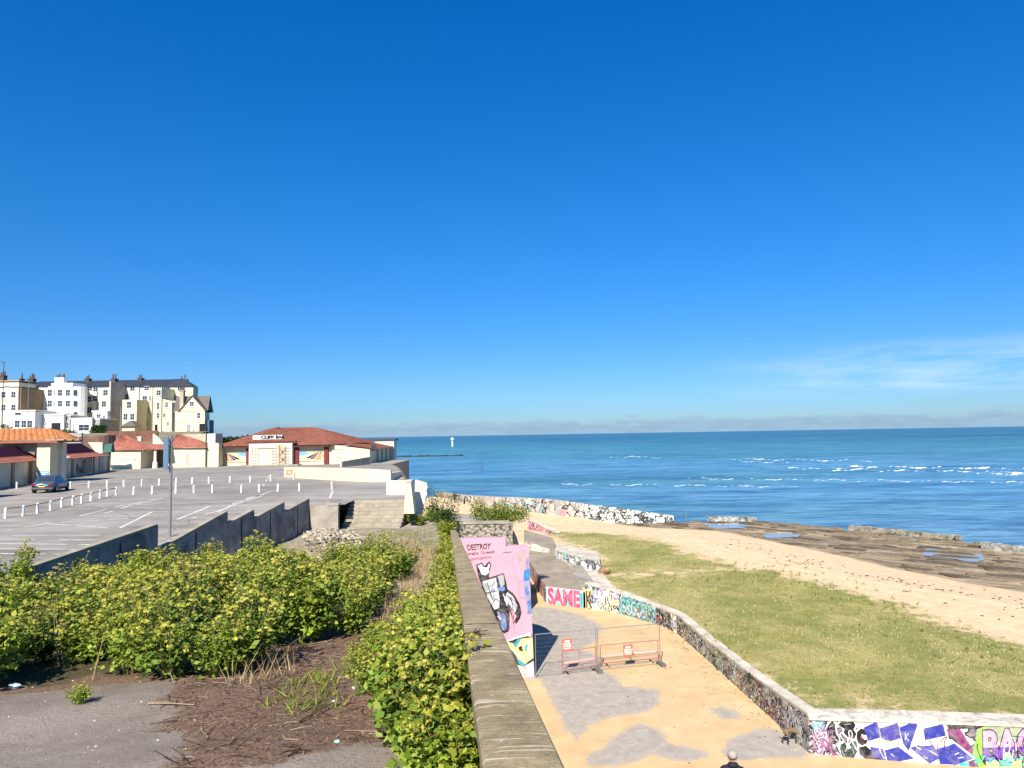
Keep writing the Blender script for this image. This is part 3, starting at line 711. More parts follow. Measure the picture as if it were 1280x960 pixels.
# the figure
decal('figure_outline', [[(595, 706), (603, 703), (605, 708), (612, 701), (614, 706), (612, 716), (611, 722), (621, 719), (630, 716), (633, 729), (634, 736), (641, 741), (646, 748), (650, 756), (652, 765), (650, 773), (645, 780), (640, 770), (637, 762),
                          (637, 778), (636, 789), (630, 792), (618, 780), (607, 752), (602, 732), (598, 722)]], blk, th, pj, NF, .009)
decal('figure_body', [[(603, 727), (612, 724), (620, 722), (622, 736), (625, 742), (624, 760), (618, 762), (609, 745)], [(634, 740), (641, 745), (647, 757), (644, 766), (636, 756), (630, 750)]], lgr, th, pj, NF, .013)
decal('figure_shade', [[(603, 730), (610, 727), (613, 735), (607, 740)], [(622, 720), (629, 718), (631, 730), (626, 735)], [(612, 748), (619, 742), (619, 752)], [(636, 745), (642, 750), (641, 757)]], gry, th, pj, NF, .017)
decal('figure_blue', [[(621, 727), (623, 734), (631, 733), (632, 738), (624, 739), (621, 735)], [(627, 766), (631, 768), (634, 782), (632, 788), (626, 780)], [(616, 735), (619, 737), (617, 743)]], mbl, th, pj, NF, .018)
decal('figure_leg', [[(623, 738), (627, 739), (632, 762), (636, 778), (632, 770), (626, 760)]], blk, th, pj, NF, .022)
decal('figure_pattern', [[(621, 764), (625, 765), (628, 776), (624, 774)], [(629, 772), (632, 774), (632, 779), (629, 777)], [(626, 781), (629, 783), (631, 789), (628, 787)]], lil, th, pj, NF, .022)
decal('figure_drape', [[(637.5, 758), (643, 766), (646, 770), (644, 777), (640, 768)]], pinkm, th, pj, NF, .013)
decal('figure_head', [[(597, 707), (602, 705), (604, 709), (609, 709), (611, 704), (612.5, 706), (611, 712), (612, 715), (607, 719), (602, 718), (600, 713)]], wht, th, pj, NF, .013)
decal('figure_eye', [[(602.5, 712), (604, 711.5), (606, 711.6), (607, 712.3), (605, 713.2), (603.4, 713)]], gry, th, pj, NF, .017)
decal('figure_lines', [[(604, 741), (622, 738), (622, 738.7), (604, 742)], [(609, 728), (617, 751), (616.4, 751.6), (608.3, 729)], [(618, 726), (613, 744), (612.3, 743.6), (617.4, 726)], [(634, 743), (646, 760), (645.5, 760.6), (633.6, 744)], [(639, 745), (642, 763), (641.3, 763), (638.5, 746)]], blk, th, pj, NF, .024)
def line(pts, w=.35):
    out = []
    for (a, b_) in zip(pts[:-1], pts[1:]):
        dx, dy = b_[0]-a[0], b_[1]-a[1]; L_ = math.hypot(dx, dy) or 1; nx, ny = -dy/L_*w, dx/L_*w
        out.append([(a[0]-nx, a[1]-ny), (b_[0]-nx, b_[1]-ny), (b_[0]+nx, b_[1]+ny), (a[0]+nx, a[1]+ny)])
    return out
pk2 = P('deep pink spray paint', (.62, .22, .30))
decal('drip_lines', line([(629, 690.4), (639, 690)], .4), blk, th, pj, NF, .01)
decal('outline_marks', line([(643, 712), (645, 722), (648, 726), (656, 726)], .3)+line([(641, 692), (641, 704), (640, 712)], .2)+line([(650, 695), (649, 708)], .2)+line([(648, 728), (649, 744), (652, 748), (658, 747)], .3)+line([(640, 770), (643, 786), (641, 776)], .2), pk2, th, pj, NF, .01)
decal('salmon_patch', [[(649, 688), (658, 687), (659, 700), (655, 711), (650, 711), (648, 700)]], sal, th, pj, NF, .008)
decal('blue_patch', [[(655, 713), (661, 710), (663.5, 711), (664, 725), (655, 727), (654, 722)]], blu, th, dz, NF, .012)
decal('lilac_patch', [[(655, 728), (663.6, 726), (665, 762), (664, 768), (659, 768), (658, 752), (655, 745)], [(657, 700), (661, 694), (663, 708), (658, 711)]], lil, th, dz, NF, .012)
decal('blue_fade', [[(659, 752), (664, 748), (665, 766), (660, 766)], [(656, 736), (659, 731), (662, 742), (658, 745)]], mbl, th, dz, NF, .016)

decal('figure_fold', line([(606, 744), (611, 741), (616, 748)], .35)+line([(611, 733), (619, 729)], .3)+line([(626, 742), (631, 757)], .35)+line([(637, 747), (644, 752), (648, 762)], .3)+line([(614, 757), (620, 748), (624, 752)], .35)+line([(609, 748), (616, 760)], .35)+line([(635, 752), (640, 762)], .35), blk, th, pj, NF, .025)
decal('figure_highlight', line([(608, 746), (613, 756)], .5)+line([(613, 727), (619, 725)], .6)+line([(629, 742), (634, 757)], .5)+line([(639, 749), (645, 758)], .5)+line([(622, 770), (626, 774)], .5), wht, th, pj, NF, .0235)
decal('figure_drape_line', line([(636, 757), (639, 768), (642, 779), (647, 768), (650, 757)], .35)+line([(638, 757), (642, 772), (646, 760)], .25)+line([(634, 771), (637, 786)], .4), blk, th, pj, NF, .025)
def scrawl(par, a, b, z0, z1, n, m_, seed, nrm, wd=.022, L0=.4, L1=1.3):
    rr = random.Random(seed); d = Vector((b.x-a.x, b.y-a.y, 0)); Lw = d.length; d.normalize(); mb = MB(); u = Vector((0, 0, 1))
    for q in range(n):
        L_ = rr.uniform(L0, L1); s0 = rr.uniform(.05, max(.06, Lw-L_-.05)); zc = rr.uniform(z0+.2*(z1-z0), z1-.2*(z1-z0)); A_ = rr.uniform(.2, .45)*(z1-z0); f1 = rr.uniform(7, 16); f2 = rr.uniform(3, 8); p1, p2 = rr.uniform(0, 6), rr.uniform(0, 6); N_ = 26; w = wd*rr.uniform(.6, 1.5); pr = None
        for i in range(N_+1):
            t = i/N_; s_ = s0+L_*t+.10*math.cos(f1*t*1.9+p2); z = min(z1-.02, max(z0+.02, zc+A_*math.sin(f1*t+p1)*.7+A_*.4*math.sin(f2*t*3+p2)))
            c = Vector((a.x, a.y, 0))+d*s_+u*z+nrm*(.019+.0006*(q % 20))
            if pr is not None:
                e = (c-pr); 
                if e.length > 1e-4:
                    v = e.cross(nrm).normalized()*w; mb.face([pr-v, c-v, c+v, pr+v])
            pr = c
    return tag(mb.build('tag_scrawl', m_, par), kind='stuff')
# flint cross wall behind the bastion
mb = MB(); mb.box(-4.0, -.35, 44, 44.4, 0, 6.15); mb.box(-.348, -.1, 44, 50, 0, 5.9)
mb.mat(1); mb.box(-4.05, -.3, 43.95, 44.45, 6.153, 6.3)
tag(mb.build('flint_wall', [cobble, conc_top]), 'mottled flint wall with a flat concrete coping across the end of the parapet', 'wall')
mb = MB(); wall_run(mb, [(-.05, 44.2, 0, 5.7), (.15, 47, 0, 4.9), (.5, 51, 0, 3.0), (.8, 56, 0, 1.5)], .5, 1)
tag(mb.build('flint_ramp_wall', cobble), 'stepping-down flint wall with patchy paint right of the bastion top', 'wall')
# fill of the headland behind the flint wall
mb = MB(); mb.prism([(-9, 46.5), (-.4, 44.5), (-.35, 49.8), (-4, 54), (-7.2, 53)], 0, 5.72)
tag(mb.build('headland', conc, origin=(0, 0, 0)), kind='structure')

# concrete platform with the SAME panel ---------------------------------
ZP_ = 1.15
plat = [G(683, 734.5, ZP_), G(732.5, 742, ZP_), G(700, 689.5, ZP_), G(690, 672, ZP_), G(655, 662, ZP_), G(655, 690, ZP_), G(662, 703, ZP_)]
b0, b1 = W_SAME[1], W_SAME[0]
plat[0] = Vector((b0.x, b0.y+.02, 0)); plat[1] = Vector((b1.x, b1.y+.02, 0))
plat[6] = Vector((W_SIDE[1].x, W_SIDE[1].y, 0)); plat[5] = Vector((W_SIDE[2].x, W_SIDE[2].y, 0))
th = thing('raised_platform', 'raised brown concrete platform with pink and turquoise graffiti on its front', 'platform', (5, 50, 0))
mb = MB(); mb.prism([(p.x, p.y) for p in plat], 0, ZP_); mb.build('slab', mat('brown concrete slab', (.30, .245, .18), .18, .5, 12, .25, .95, (.17, .135, .10), .5, .6), th)
# two ledges stepping down its right side
e0, e1 = plat[1], plat[2]
d = (e1-e0); d.z = 0; d = Vector((d.x, d.y, 0)); nn = Vector((d.y, -d.x, 0)).normalized()
for i, zt in enumerate((1.05, 1.04)):
    mb = MB(); A = Vector((e0.x, e0.y, 0))+nn*(.03+1.15*i)+d.normalized()*1.2; B = Vector((e1.x, e1.y, 0))+nn*(.03+1.15*i)
    mb.prism([(A.x, A.y), (A.x+nn.x*1.1, A.y+nn.y*1.1), (B.x+nn.x*1.1, B.y+nn.y*1.1), (B.x, B.y)], 0, zt+.06*(1-i))
    mb.build('ledge', [conc, conc_pale][i], th)
turq = P('turquoise spray paint', (.16, .58, .50)); mag = P('magenta spray paint', (.55, .07, .18)); pk = P('hot pink spray paint', (.72, .22, .30)); lilw = P('pale lilac paint', (.68, .62, .66))
def wq(a, b_, f0, f1, z0, z1):
    p, q = a.lerp(b_, f0), a.lerp(b_, f1)
    return [Vector((p.x, p.y, z0)), Vector((q.x, q.y, z0)), Vector((q.x, q.y, z1)), Vector((p.x, p.y, z1))]
nS = (b1-b0).cross(Vector((0, 0, 1))).normalized(); nS = nS if nS.dot(CO-b0) > 0 else -nS
def panel(name, quad, m, par, push):
    n = (quad[1]-quad[0]).cross(quad[3]-quad[0]).normalized(); n = n if n.dot(CO-quad[0]) > 0 else -n
    mb = MB(); mb.face([p+n*push for p in quad]); return mb.build(name, m, par)
panel('graffiti_panel', wq(b0, b1, .0, 1, .02, ZP_-.01), turq, th, .006)
panel('graffiti_edge', wq(b0, b1, .0, 1, ZP_-.14, ZP_-.01), wht, th, .010)
letters('lettering', 'SAME', wq(b0, b1, .07, .90, .06, ZP_-.1), lilw, th, .085, .014)
letters('lettering', 'SAME', wq(b0, b1, .07, .90, .06, ZP_-.1), mag, th, .05, .018)
panel('graffiti_shine', wq(b0, b1, .90, .97, .1, .95), tea, th, .014)
s0, s1 = W_SIDE[0], W_SIDE[1]
panel('graffiti_panel', wq(s0, s1, .0, 1, .02, ZP_-.02), graffiti('red scribbled paint', (.5, .3, .25), [(.5, .08, .10), (.3, .03, .05), (.62, .45, .4)], 1.6, .6, seed=4), th, .006)

# long graffiti wall beside the promenade ---------------------------------
pal = [(.72, .70, .66), (.06, .25, .28), (.5, .46, .42), (.06, .10, .22), (.62, .56, .2), (.10, .08, .12)]
th = thing('promenade_wall', 'long low graffiti-covered wall curving beside the sandy promenade', 'wall', (9, 34, 0))
htop = [1.28, .98, .92, .98, 1.0, 1.25, 1.62]
pts = [(p.x, p.y, -.3, h) for p, h in zip(W_LONG, htop)]
cols = [graffiti('purple-brown scribble', (.30, .26, .23), [(.13, .09, .11), (.24, .2, .19), (.33, .29, .27), (.08, .06, .09)], 1.5, .62, seed=1),
        graffiti('muted mixed tags', (.36, .33, .28), [(.18, .30, .29), (.28, .26, .24), (.42, .40, .38), (.15, .13, .14)], 1.5, .62, seed=2),
        graffiti('black and silver lettering', (.30, .28, .25), [(.05, .05, .06), (.48, .47, .45), (.12, .11, .14), (.3, .28, .3)], 1.7, .72, seed=3),
        graffiti('black bubble letters', (.5, .46, .4), [(.10, .09, .10), (.6, .58, .55), (.35, .3, .35)], 1.6, .66, seed=5),
        graffiti('teal bubble letters', (.60, .55, .46), [(.05, .36, .38), (.10, .48, .48), (.62, .6, .55), (.04, .2, .25)], 1.3, .60, seed=6),
        graffiti('bright mixed letters', (.62, .58, .5), [(.70, .66, .2), (.10, .16, .16), (.45, .66, .70), (.70, .68, .66), (.3, .2, .35)], 1.2, .66, seed=7)]
secs = []
for i in range(len(pts)-1):
    mb = MB(); wall_run(mb, pts[i:i+2], .42, 1 if True else -1)
    secs.append(mb)
# find which side is the field: thickness must go away from the promenade
side = -1 if sdist(np.array([[pts[1][0]+.5*(pts[2][1]-pts[0][1])/5, pts[1][1]-.5*(pts[2][0]-pts[0][0])/5]]), prom_poly)[0] > 0 else 1
side = -side
tst = Vector((pts[2][0]-pts[0][0], pts[2][1]-pts[0][1])).normalized(); nv = Vector((-tst.y, tst.x))
side = 1 if sdist(np.array([[pts[1][0]+nv.x*.6, pts[1][1]+nv.y*.6]]), prom_poly)[0] < 0 else -1
LAST = None
for i in range(len(pts)-1):
    mb = MB()
    a, b_ = pts[i], pts[i+1]; n = 6
    sub_ = [tuple(a[j]+(b_[j]-a[j])*q/n for j in range(4)) for q in range(n+1)]
    wall_run(mb, pts[i:i+2], .42, side)
    w = mb.build('wall_section', cols[i], th)
    mb = MB(); wall_run(mb, [(x, y, t+.003, t+.10+random.uniform(-.012, .012)) for x, y, z, t in [pts[i], pts[i+1]]], .50, side)
    mb.build('coping', conc_pale, w)
orange = P('orange-red spray paint', (.50, .16, .10)); green_g = P('grey-green spray paint', (.22, .36, .32))
def wl(i, f0, f1, z0, z1): return wq(W_LONG[i], W_LONG[i+1], f1, f0, z0, z1)
panel('graffiti_patch', wl(1, .02, .22, .08, .78), graffiti('orange tag', (.45, .28, .22), [(.50, .17, .10), (.55, .24, .16)], 2, .75, seed=9), th, .006)
panel('graffiti_patch', wl(1, .24, .62, .05, .80), graffiti('grey-green tag', (.3, .38, .34), [(.2, .36, .33), (.3, .42, .4), (.14, .25, .25)], 2, .75, seed=10), th, .006)
silv = P('silver spray paint', (.52, .52, .53))
panel('graffiti_patch', wl(2, .30, .98, .06, .86), blk, th, .006)
letters('lettering', 'TSAVER', wl(2, .34, .95, .12, .80), silv, th, .03, .012)
panel('white_stripe', wl(3, .0, .14, .0, .92), wht, th, .006)
letters('lettering', 'TONER', wl(3, .22, .98, .12, .86), blk, th, .06, .010)
letters('lettering', 'ONE', wl(3, .02, .12, .2, .7), blk, th, .04, .010)
teal2 = P('dark teal spray paint', (.03, .22, .26)); aqua = P('aqua spray paint', (.25, .60, .58))
letters('lettering', 'GROSEY', wl(4, .14, .95, .12, 1.0), teal2, th, .09, .008)
letters('lettering', 'GROSEY', wl(4, .14, .95, .12, 1.0), aqua, th, .02, .012)
letters('lettering', 'M', wl(5, .40, .60, .1, 1.15), wht, th, .07, .010); letters('lettering', 'A', wl(5, .60, .78, .1, 1.15), P('sky blue spray paint', (.40, .62, .70)), th, .08, .010)
letters('lettering', 'N', wl(5, .20, .40, .1, 1.1), yel, th, .09, .008); letters('lettering', 'N', wl(5, .20, .40, .1, 1.1), blk, th, .01, .012)
letters('lettering', 'K', wl(5, .80, .97, .1, 1.15), yel, th, .09, .008); letters('lettering', 'K', wl(5, .80, .97, .1, 1.15), blk, th, .02, .012)

for i_, (cs, n_s) in enumerate(((wht, 11), (blk, 10), (P('grey tag paint', (.30, .28, .28)), 8), (P('dull red tag paint', (.40, .10, .09)), 5))):
    for sgi in range(6):
        aa, bb = W_LONG[sgi+1], W_LONG[sgi]; nn_ = (bb-aa).cross(Vector((0, 0, 1))).normalized(); nn_ = nn_ if nn_.dot(CO-aa) > 0 else -nn_
        scrawl(th, aa, bb, .03, htop[sgi]*.9, max(1, int(n_s*(bb-aa).length/9)), cs, 40*i_+sgi, nn_, .020, .3, .9)
# frontal wall at lower right ------------------------------------------
th = thing('graffiti_wall', 'chunky low wall with blue, black and pink graffiti letters at the end of the promenade', 'wall', (14, 25, 0))
f0_, f1_ = W_FRONT[1], W_FRONT[0]
zt0, zt1 = 1.20, 1.46
mb = MB()
wall_run(mb, [(f0_.x, f0_.y, -.4, zt0), (f1_.x, f1_.y, -.4, zt1)], .9, 1)
ground_g = graffiti('layered mural ground', (.58, .54, .46), [(.30, .07, .16), (.62, .58, .56), (.10, .32, .38), (.42, .36, .40), (.6, .5, .52), (.12, .10, .13)], 1.15, .66, seed=12)
mb.build('wall', ground_g, th)
mb = MB(); wall_run(mb, [(f0_.x-.12, f0_.y-.05, zt0+.003, zt0+.09), ((f0_.x+f1_.x)/2, (f0_.y+f1_.y)/2-.04, (zt0+zt1)/2+.003, (zt0+zt1)/2+.10), (f1_.x, f1_.y-.05, zt1+.003, zt1+.09)], .95, 1)
mb.build('coping', mat('paint-spattered coping', (.62, .56, .45), .2, 1.5, 9, .3, .95, (.20, .17, .15), .6, 1.6), th)
fn = (f1_-f0_).cross(Vector((0, 0, 1))).normalized(); fn = fn if fn.dot(CO-f0_) > 0 else -fn
def pf(x, y):
    p = ONPLANE(1000+x*.21875, 870+y*.21875, f0_, fn); p.z = max(p.z, .0); 
    return p
purp = P('plum spray paint', (.20, .02, .13)); lime = P('lime spray paint', (.26, .55, .05)); cob = P('cobalt spray paint', (.035, .045, .33)); cob2 = P('violet blue spray paint', (.07, .06, .32)); aq = P('cyan spray paint', (.05, .62, .66)); pinkl = P('candy pink spray paint', (.80, .35, .58)); vio = P('violet spray paint', (.15, .05, .38)); lyel = P('lemon spray paint', (.75, .72, .25))
decal('plum_flame', [[(840, 190), (900, 165), (960, 260), (995, 310), (1000, 420), (880, 430), (860, 300)]], purp, th, pf, fn, .006)
decal('green_field', [[(1010, 190), (1075, 165), (1400, 175), (1400, 430), (1035, 430), (985, 330)]], P('pale green spray paint', (.34, .42, .26)), th, pf, fn, .006)
decal('lime_stripe', [[(1022, 190), (1062, 172), (1045, 240), (1050, 430), (1025, 430), (985, 330)]], lime, th, pf, fn, .010)
decal('cyan_base', [[(500, 430), (520, 385), (700, 335), (800, 375), (960, 365), (970, 430)]], aq, th, pf, fn, .007)
decal('dark_top', [[(840, 165), (990, 158), (1000, 185), (850, 190)], [(520, 160), (700, 150), (690, 175), (540, 180)]], blk, th, pf, fn, .008)
decal('white_burst', [[(330, 190), (440, 138), (560, 150), (680, 148), (825, 150), (850, 235), (1000, 350), (875, 405), (735, 400), (570, 395), (500, 385), (410, 360), (395, 290)]], wht, th, pf, fn, .011)
B_ = [[(365, 180), (440, 145), (455, 235), (390, 255)], [(455, 185), (555, 155), (575, 240), (500, 260), (465, 235)], [(570, 180), (640, 150), (670, 165), (620, 310), (590, 270)], [(705, 185), (815, 160), (830, 225), (715, 250)],
      [(400, 290), (470, 300), (490, 365), (420, 350)], [(485, 310), (560, 290), (650, 355), (570, 385), (500, 380)], [(630, 295), (680, 280), (800, 350), (740, 395)], [(690, 285), (760, 280), (785, 330)], [(780, 300), (830, 290), (860, 330), (900, 390), (800, 385)], [(835, 290), (880, 270), (985, 355), (880, 395)]]
decal('letter_outline', [grow(p, 17) for p in B_], wht, th, pf, fn, .014)
for q, p in enumerate(B_): decal('letter_block', [grow(p, 2)], [cob, cob2, cob][q % 3], th, pf, fn, .018+.001*q)
decal('letter_scribble', [[(598, 210), (603, 210), (603, 250), (598, 250)], [(603, 230), (618, 208), (622, 211), (606, 233)], [(603, 228), (622, 252), (618, 255), (602, 233)], [(520, 325), (540, 345), (536, 348), (517, 329)], [(705, 345), (730, 352), (728, 357), (704, 350)], [(880, 330), (905, 320), (910, 324), (884, 336)], [(900, 350), (935, 345), (936, 350), (902, 356)]], lgr, th, pf, fn, .030)
decal('yellow_scribble', [[(420, 265), (440, 250), (470, 262), (500, 250), (540, 268), (536, 272), (500, 256), (470, 268), (441, 257), (425, 272)], [(660, 285), (690, 300), (688, 306), (660, 292)], [(780, 265), (820, 250), (824, 256), (784, 272)]], lyel, th, pf, fn, .031)
BL = [[(150, 190), (165, 158), (185, 140), (200, 160), (205, 215), (220, 235), (225, 262), (205, 278), (178, 272), (158, 240)],
      [(215, 165), (240, 140), (272, 150), (300, 140), (318, 165), (305, 190), (322, 215), (312, 240), (292, 245), (270, 232), (248, 208), (255, 188)],
      [(232, 270), (258, 262), (270, 300), (288, 300), (294, 258), (322, 256), (330, 310), (308, 352), (275, 360), (240, 345), (228, 300)],
      [(325, 205), (345, 185), (375, 190), (390, 220), (366, 222), (352, 215), (345, 240), (360, 252), (385, 245), (382, 268), (356, 282), (332, 268), (322, 240)],
      [(335, 292), (375, 283), (410, 312), (420, 345), (470, 360), (480, 382), (420, 384), (370, 362), (340, 332)]]
for q, p_ in enumerate(BL): decal('letter_outline', [grow(p_, 11)], wht, th, pf, fn, .0125+.0004*q)
for q, p_ in enumerate(BL): decal('bubble_letter', [p_], [blk, blk, P('bottle green spray paint', (.02, .05, .045)), blk, blk][q], th, pf, fn, .0155+.0004*q)
decal('letter_scribble', [[(165, 175), (185, 165), (188, 169), (168, 180)], [(168, 205), (195, 195), (197, 199), (170, 210)], [(172, 235), (205, 230), (206, 234), (174, 240)], [(255, 160), (290, 155), (291, 159), (257, 165)], [(240, 310), (255, 340), (251, 342), (236, 312)], [(300, 290), (310, 330), (306, 331), (297, 292)]], gry, th, pf, fn, .0185)
bq = [pf(1055, 362), pf(1345, 330), pf(1345, 185), pf(1050, 205)]
letters('lettering', 'BAC', bq, blk, th, .075, .012)
letters('lettering', 'BAC', bq, pinkl, th, .04, .016)
# lower half of those letters is violet
mb = MB(); V, Fc = text_geo('BAC', .04)
V0, _ = text_geo('BAC', 0); x0 = min(v[0] for v in V0); x1 = max(v[0] for v in V0); y1 = max(v[1] for v in V0); y0 = min(v[1] for v in V0)
import bmesh
me = bpy.data.meshes.new('tmp'); me.from_pydata([(v[0], v[1], 0) for v in V], [], Fc); bm = bmesh.new(); bm.from_mesh(me)
bmesh.ops.bisect_plane(bm, geom=bm.verts[:]+bm.edges[:]+bm.faces[:], plane_co=(0, .30, 0), plane_no=(.05, 1, 0), clear_outer=True)
bm.verts.ensure_lookup_table(); bm.verts.index_update()
for v in bm.verts:
    u, w = (v.co.x-x0)/(x1-x0), (v.co.y-y0)/(y1-y0)
    mb.v.append(tuple((bq[0]*(1-u)+bq[1]*u)*(1-w)+(bq[3]*(1-u)+bq[2]*u)*w+fn*.020))
mb.f = [tuple(v.index for v in f.verts) for f in bm.faces]; mb.mi = [0]*len(mb.f); bm.free(); bpy.data.meshes.remove(me)
mb.build('lettering_base', vio, th)
decal('yellow_crown', [[(1060, 400), (1065, 370), (1090, 385), (1110, 358), (1135, 380), (1130, 430), (1060, 430)], [(1205, 430), (1215, 365), (1240, 375), (1262, 360), (1270, 430)]], lyel, th, pf, fn, .022)
decal('black_arrow', [[(845, 225), (890, 225), (880, 240), (905, 250), (885, 275), (870, 255), (878, 250), (850, 245)], [(985, 240), (1005, 225), (1000, 245), (1010, 255), (990, 255)]], blk, th, pf, fn, .013)
decal('white_marks', [[(80, 150), (90, 150), (110, 200), (100, 205)], [(85, 205), (120, 190), (122, 198), (88, 212)], [(95, 260), (130, 330), (122, 334), (90, 266)], [(110, 250), (135, 240), (140, 290), (132, 290), (128, 250), (112, 258)], [(200, 320), (215, 318), (235, 360), (225, 362)]], lgr, th, pf, fn, .012)

scrawl(th, f0_, f1_, .05, 1.12, 7, wht, 301, fn, .010, .3, .7); scrawl(th, f0_, f1_, .05, 1.12, 6, blk, 302, fn, .010, .3, .6); scrawl(th, f0_, f1_, .03, .4, 5, aq, 303, fn, .014, .3, .9); scrawl(th, f0_, f0_.lerp(f1_, .10), .05, 1.1, 5, P('mauve tag paint', (.32, .12, .28)), 304, fn, .02, .2, .3)
# block with silver graffiti on the turf edge -----------------------------
th = thing('ramp_block', 'whitewashed concrete block with black and teal scribbles on the turf edge', 'block', (6, 57, 1))
q = [G(697, 701, 1.0), G(752, 717.5, 1.0), G(757, 702, 1.0), G(700, 690, 1.0)]
tq = [AT(690, 686, q[0].y+.4), AT(752, 703, q[1].y+.4), AT(743, 684.5, q[1].y+4.5), AT(700, 683, q[0].y+3.5)]
mb = MB()
lo = [Vector((p.x, p.y, .7)) for p in (q[0], q[1], Vector((q[1].x+.6, q[1].y+4.6, 0)), Vector((q[0].x+.2, q[0].y+4.2, 0)))]
hi = [Vector((q[0].x-.2, q[0].y+.5, 1.72)), Vector((q[1].x-.05, q[1].y+.4, 1.78)), Vector((q[1].x+.4, q[1].y+4.6, 1.7)), Vector((q[0].x+.3, q[0].y+4.2, 1.65))]
mb.hexa(lo, hi)
mb.build('block', graffiti('silver and teal tags', (.55, .52, .46), [(.62, .62, .6), (.2, .4, .38), (.5, .5, .5), (.35, .45, .42), (.06, .07, .08)], 1.5, .62, seed=15), th)
mb = MB(); up_ = Vector((0, 0, .05)); mb.hexa([hi[0]+up_*.06, hi[1]+up_*.06, hi[2]+up_*.06, hi[3]+up_*.06], [hi[0]+up_*2, hi[1]+up_*2, hi[2]+up_*2, hi[3]+up_*2]); mb.build('slab_top', conc_pale, th)
mb = MB(); mb.blob((q[1].x+.25, q[1].y+.1, 1.15), .45, .5, .35, 8, 5, .2); mb.build('broken_end', mat('rusty rubble', (.30, .17, .09), .4, 3, 10, .4), th)
# low cream wall with red tags behind the bastion
a, b_ = G(656, 687, ZP_), G(684, 691, ZP_)
th = thing('tagged_kerb_wall', 'low cream wall with red scribbles on the brown platform', 'wall', a)
mb = MB(); wall_run(mb, [(a.x, a.y, ZP_-.1, ZP_+.72), (b_.x, b_.y, ZP_-.1, ZP_+.25)], .35, 1); mb.build('wall', graffiti('cream with red tags', (.68, .60, .46), [(.68, .6, .48), (.5, .1, .1), (.6, .5, .42)], 2.2, .5, seed=17), th)
a, b_ = G(660, 660, .6), G(694, 669, .6)
th = thing('sloping_wing_wall', 'white-topped sloping wing wall with a faded pink panel at the head of the turf', 'wall', a)
mb = MB(); wall_run(mb, [(a.x, a.y, -.2, 1.5), (b_.x, b_.y, -.2, .8)], .5, 1); mb.build('wall', graffiti('faded pink panel', (.5, .36, .33), [(.5, .2, .24), (.38, .22, .22), (.6, .16, .28)], 1.0, .7, seed=18), th)
mb = MB(); wall_run(mb, [(a.x, a.y-.06, 1.503, 1.62), (b_.x, b_.y-.06, .803, .92)], .62, 1); mb.build('coping', conc_pale, th)

# far sea wall --------------------------------------------------------------
th = thing('sea_wall', 'far curved sea wall with white and black graffiti between beach and water', 'wall', (FARW[4].x, FARW[4].y, 0))
tops = [1.15, 1.2, 1.6, 2.0, 2.3, 1.95, 1.35, .45]
ptsf = [(p.x, p.y, -.9, t) for p, t in zip(FARW, tops)]
gm = [conc, graffiti('faded pastel tags', (.42, .37, .31), [(.42, .38, .33), (.5, .36, .36), (.36, .45, .42), (.46, .40, .30)], .45, .55, seed=20),
      graffiti('pastel tags', (.40, .36, .29), [(.40, .37, .3), (.34, .32, .28), (.46, .44, .38), (.5, .34, .36), (.6, .58, .4), (.2, .36, .44)], .5, .62, seed=21),
      graffiti('brown patched tags', (.36, .32, .26), [(.36, .30, .25), (.48, .43, .38), (.28, .24, .22), (.45, .36, .36)], .5, .6, seed=22),
      graffiti('white tags', (.60, .57, .50), [(.66, .65, .6), (.6, .58, .52), (.42, .5, .45), (.05, .06, .06)], .7, .75, seed=23)]
for i in range(len(ptsf)-1):
    mb = MB(); wall_run(mb, ptsf[i:i+2], .6, 1)
    mb.build('wall_section', gm[[0, 1, 1, 2, 3, 4, 4][i]], th)
a, b_ = FARW[4], FARW[5]
panel('graffiti_patch', wq(a, b_, -.05, .07, .1, 1.7), P('yellow cream paint', (.50, .46, .33)), th, .01); panel('graffiti_patch', wq(a, b_, .10, .16, .1, 2.0), P('light blue paint', (.26, .37, .43)), th, .01)
panel('graffiti_patch', wq(a, b_, .2, .42, .1, 1.1), P('dusty pink paint', (.50, .27, .29)), th, .01)
a, b_ = FARW[5], FARW[6]
rnd = random.Random(3); mb = MB()
nw_ = (b_-a).cross(Vector((0, 0, 1))).normalized(); nw_ = nw_ if nw_.dot(CO-a) > 0 else -nw_
for i in range(34):
    f = rnd.uniform(.01, .97); z = rnd.uniform(.15, 1.5-.6*f); p = a.lerp(b_, f)+nw_*.012; p.z = z; t = (b_-a).normalized(); s_ = rnd.uniform(.1, .3); an = rnd.uniform(0, 3.1)
    u = t*math.cos(an)+Vector((0, 0, 1))*math.sin(an); v_ = t*-math.sin(an)+Vector((0, 0, 1))*math.cos(an)
    mb.face([p-u*s_-v_*.05, p+u*s_-v_*.07, p+u*s_*.7+v_*.06, p-u*s_*.8+v_*.08])
mb.build('black_tags', blk, th)

# groyne stubs on the rocks --------------------------------------------------
def groyne(pa, pb, h, label, m, wd=.9):
    a, b_ = G(*pa, -.55), G(*pb, -.55); mb = MB(); n = 14; rr = random.Random(int(pa[0]))
    d = (b_-a)/n; nrm = Vector((-d.y, d.x, 0)).normalized()
    for i in range(n):
        p = a+d*i; q = a+d*(i+.97); hh = h*rr.uniform(.88, 1.04); w = nrm*wd*rr.uniform(.85, 1.1)
        mb.hexa([p, q, q+w, p+w], [p+Vector((0, 0, hh)), q+Vector((0, 0, hh)), q+w*.9+Vector((0, 0, hh)), p+w*.9+Vector((0, 0, hh))])
    tag(mb.build('groyne', m), label, 'sea wall')
bar_m = mat('barnacled stone', (.40, .36, .27), .35, 1.5, 6, .5, .95, (.05, .045, .035), .7, 1.2)
wht_m = mat('whitened stone', (.5, .47, .40), .35, 1.2, 5, .5, .95, (.05, .045, .04), .7, .9)
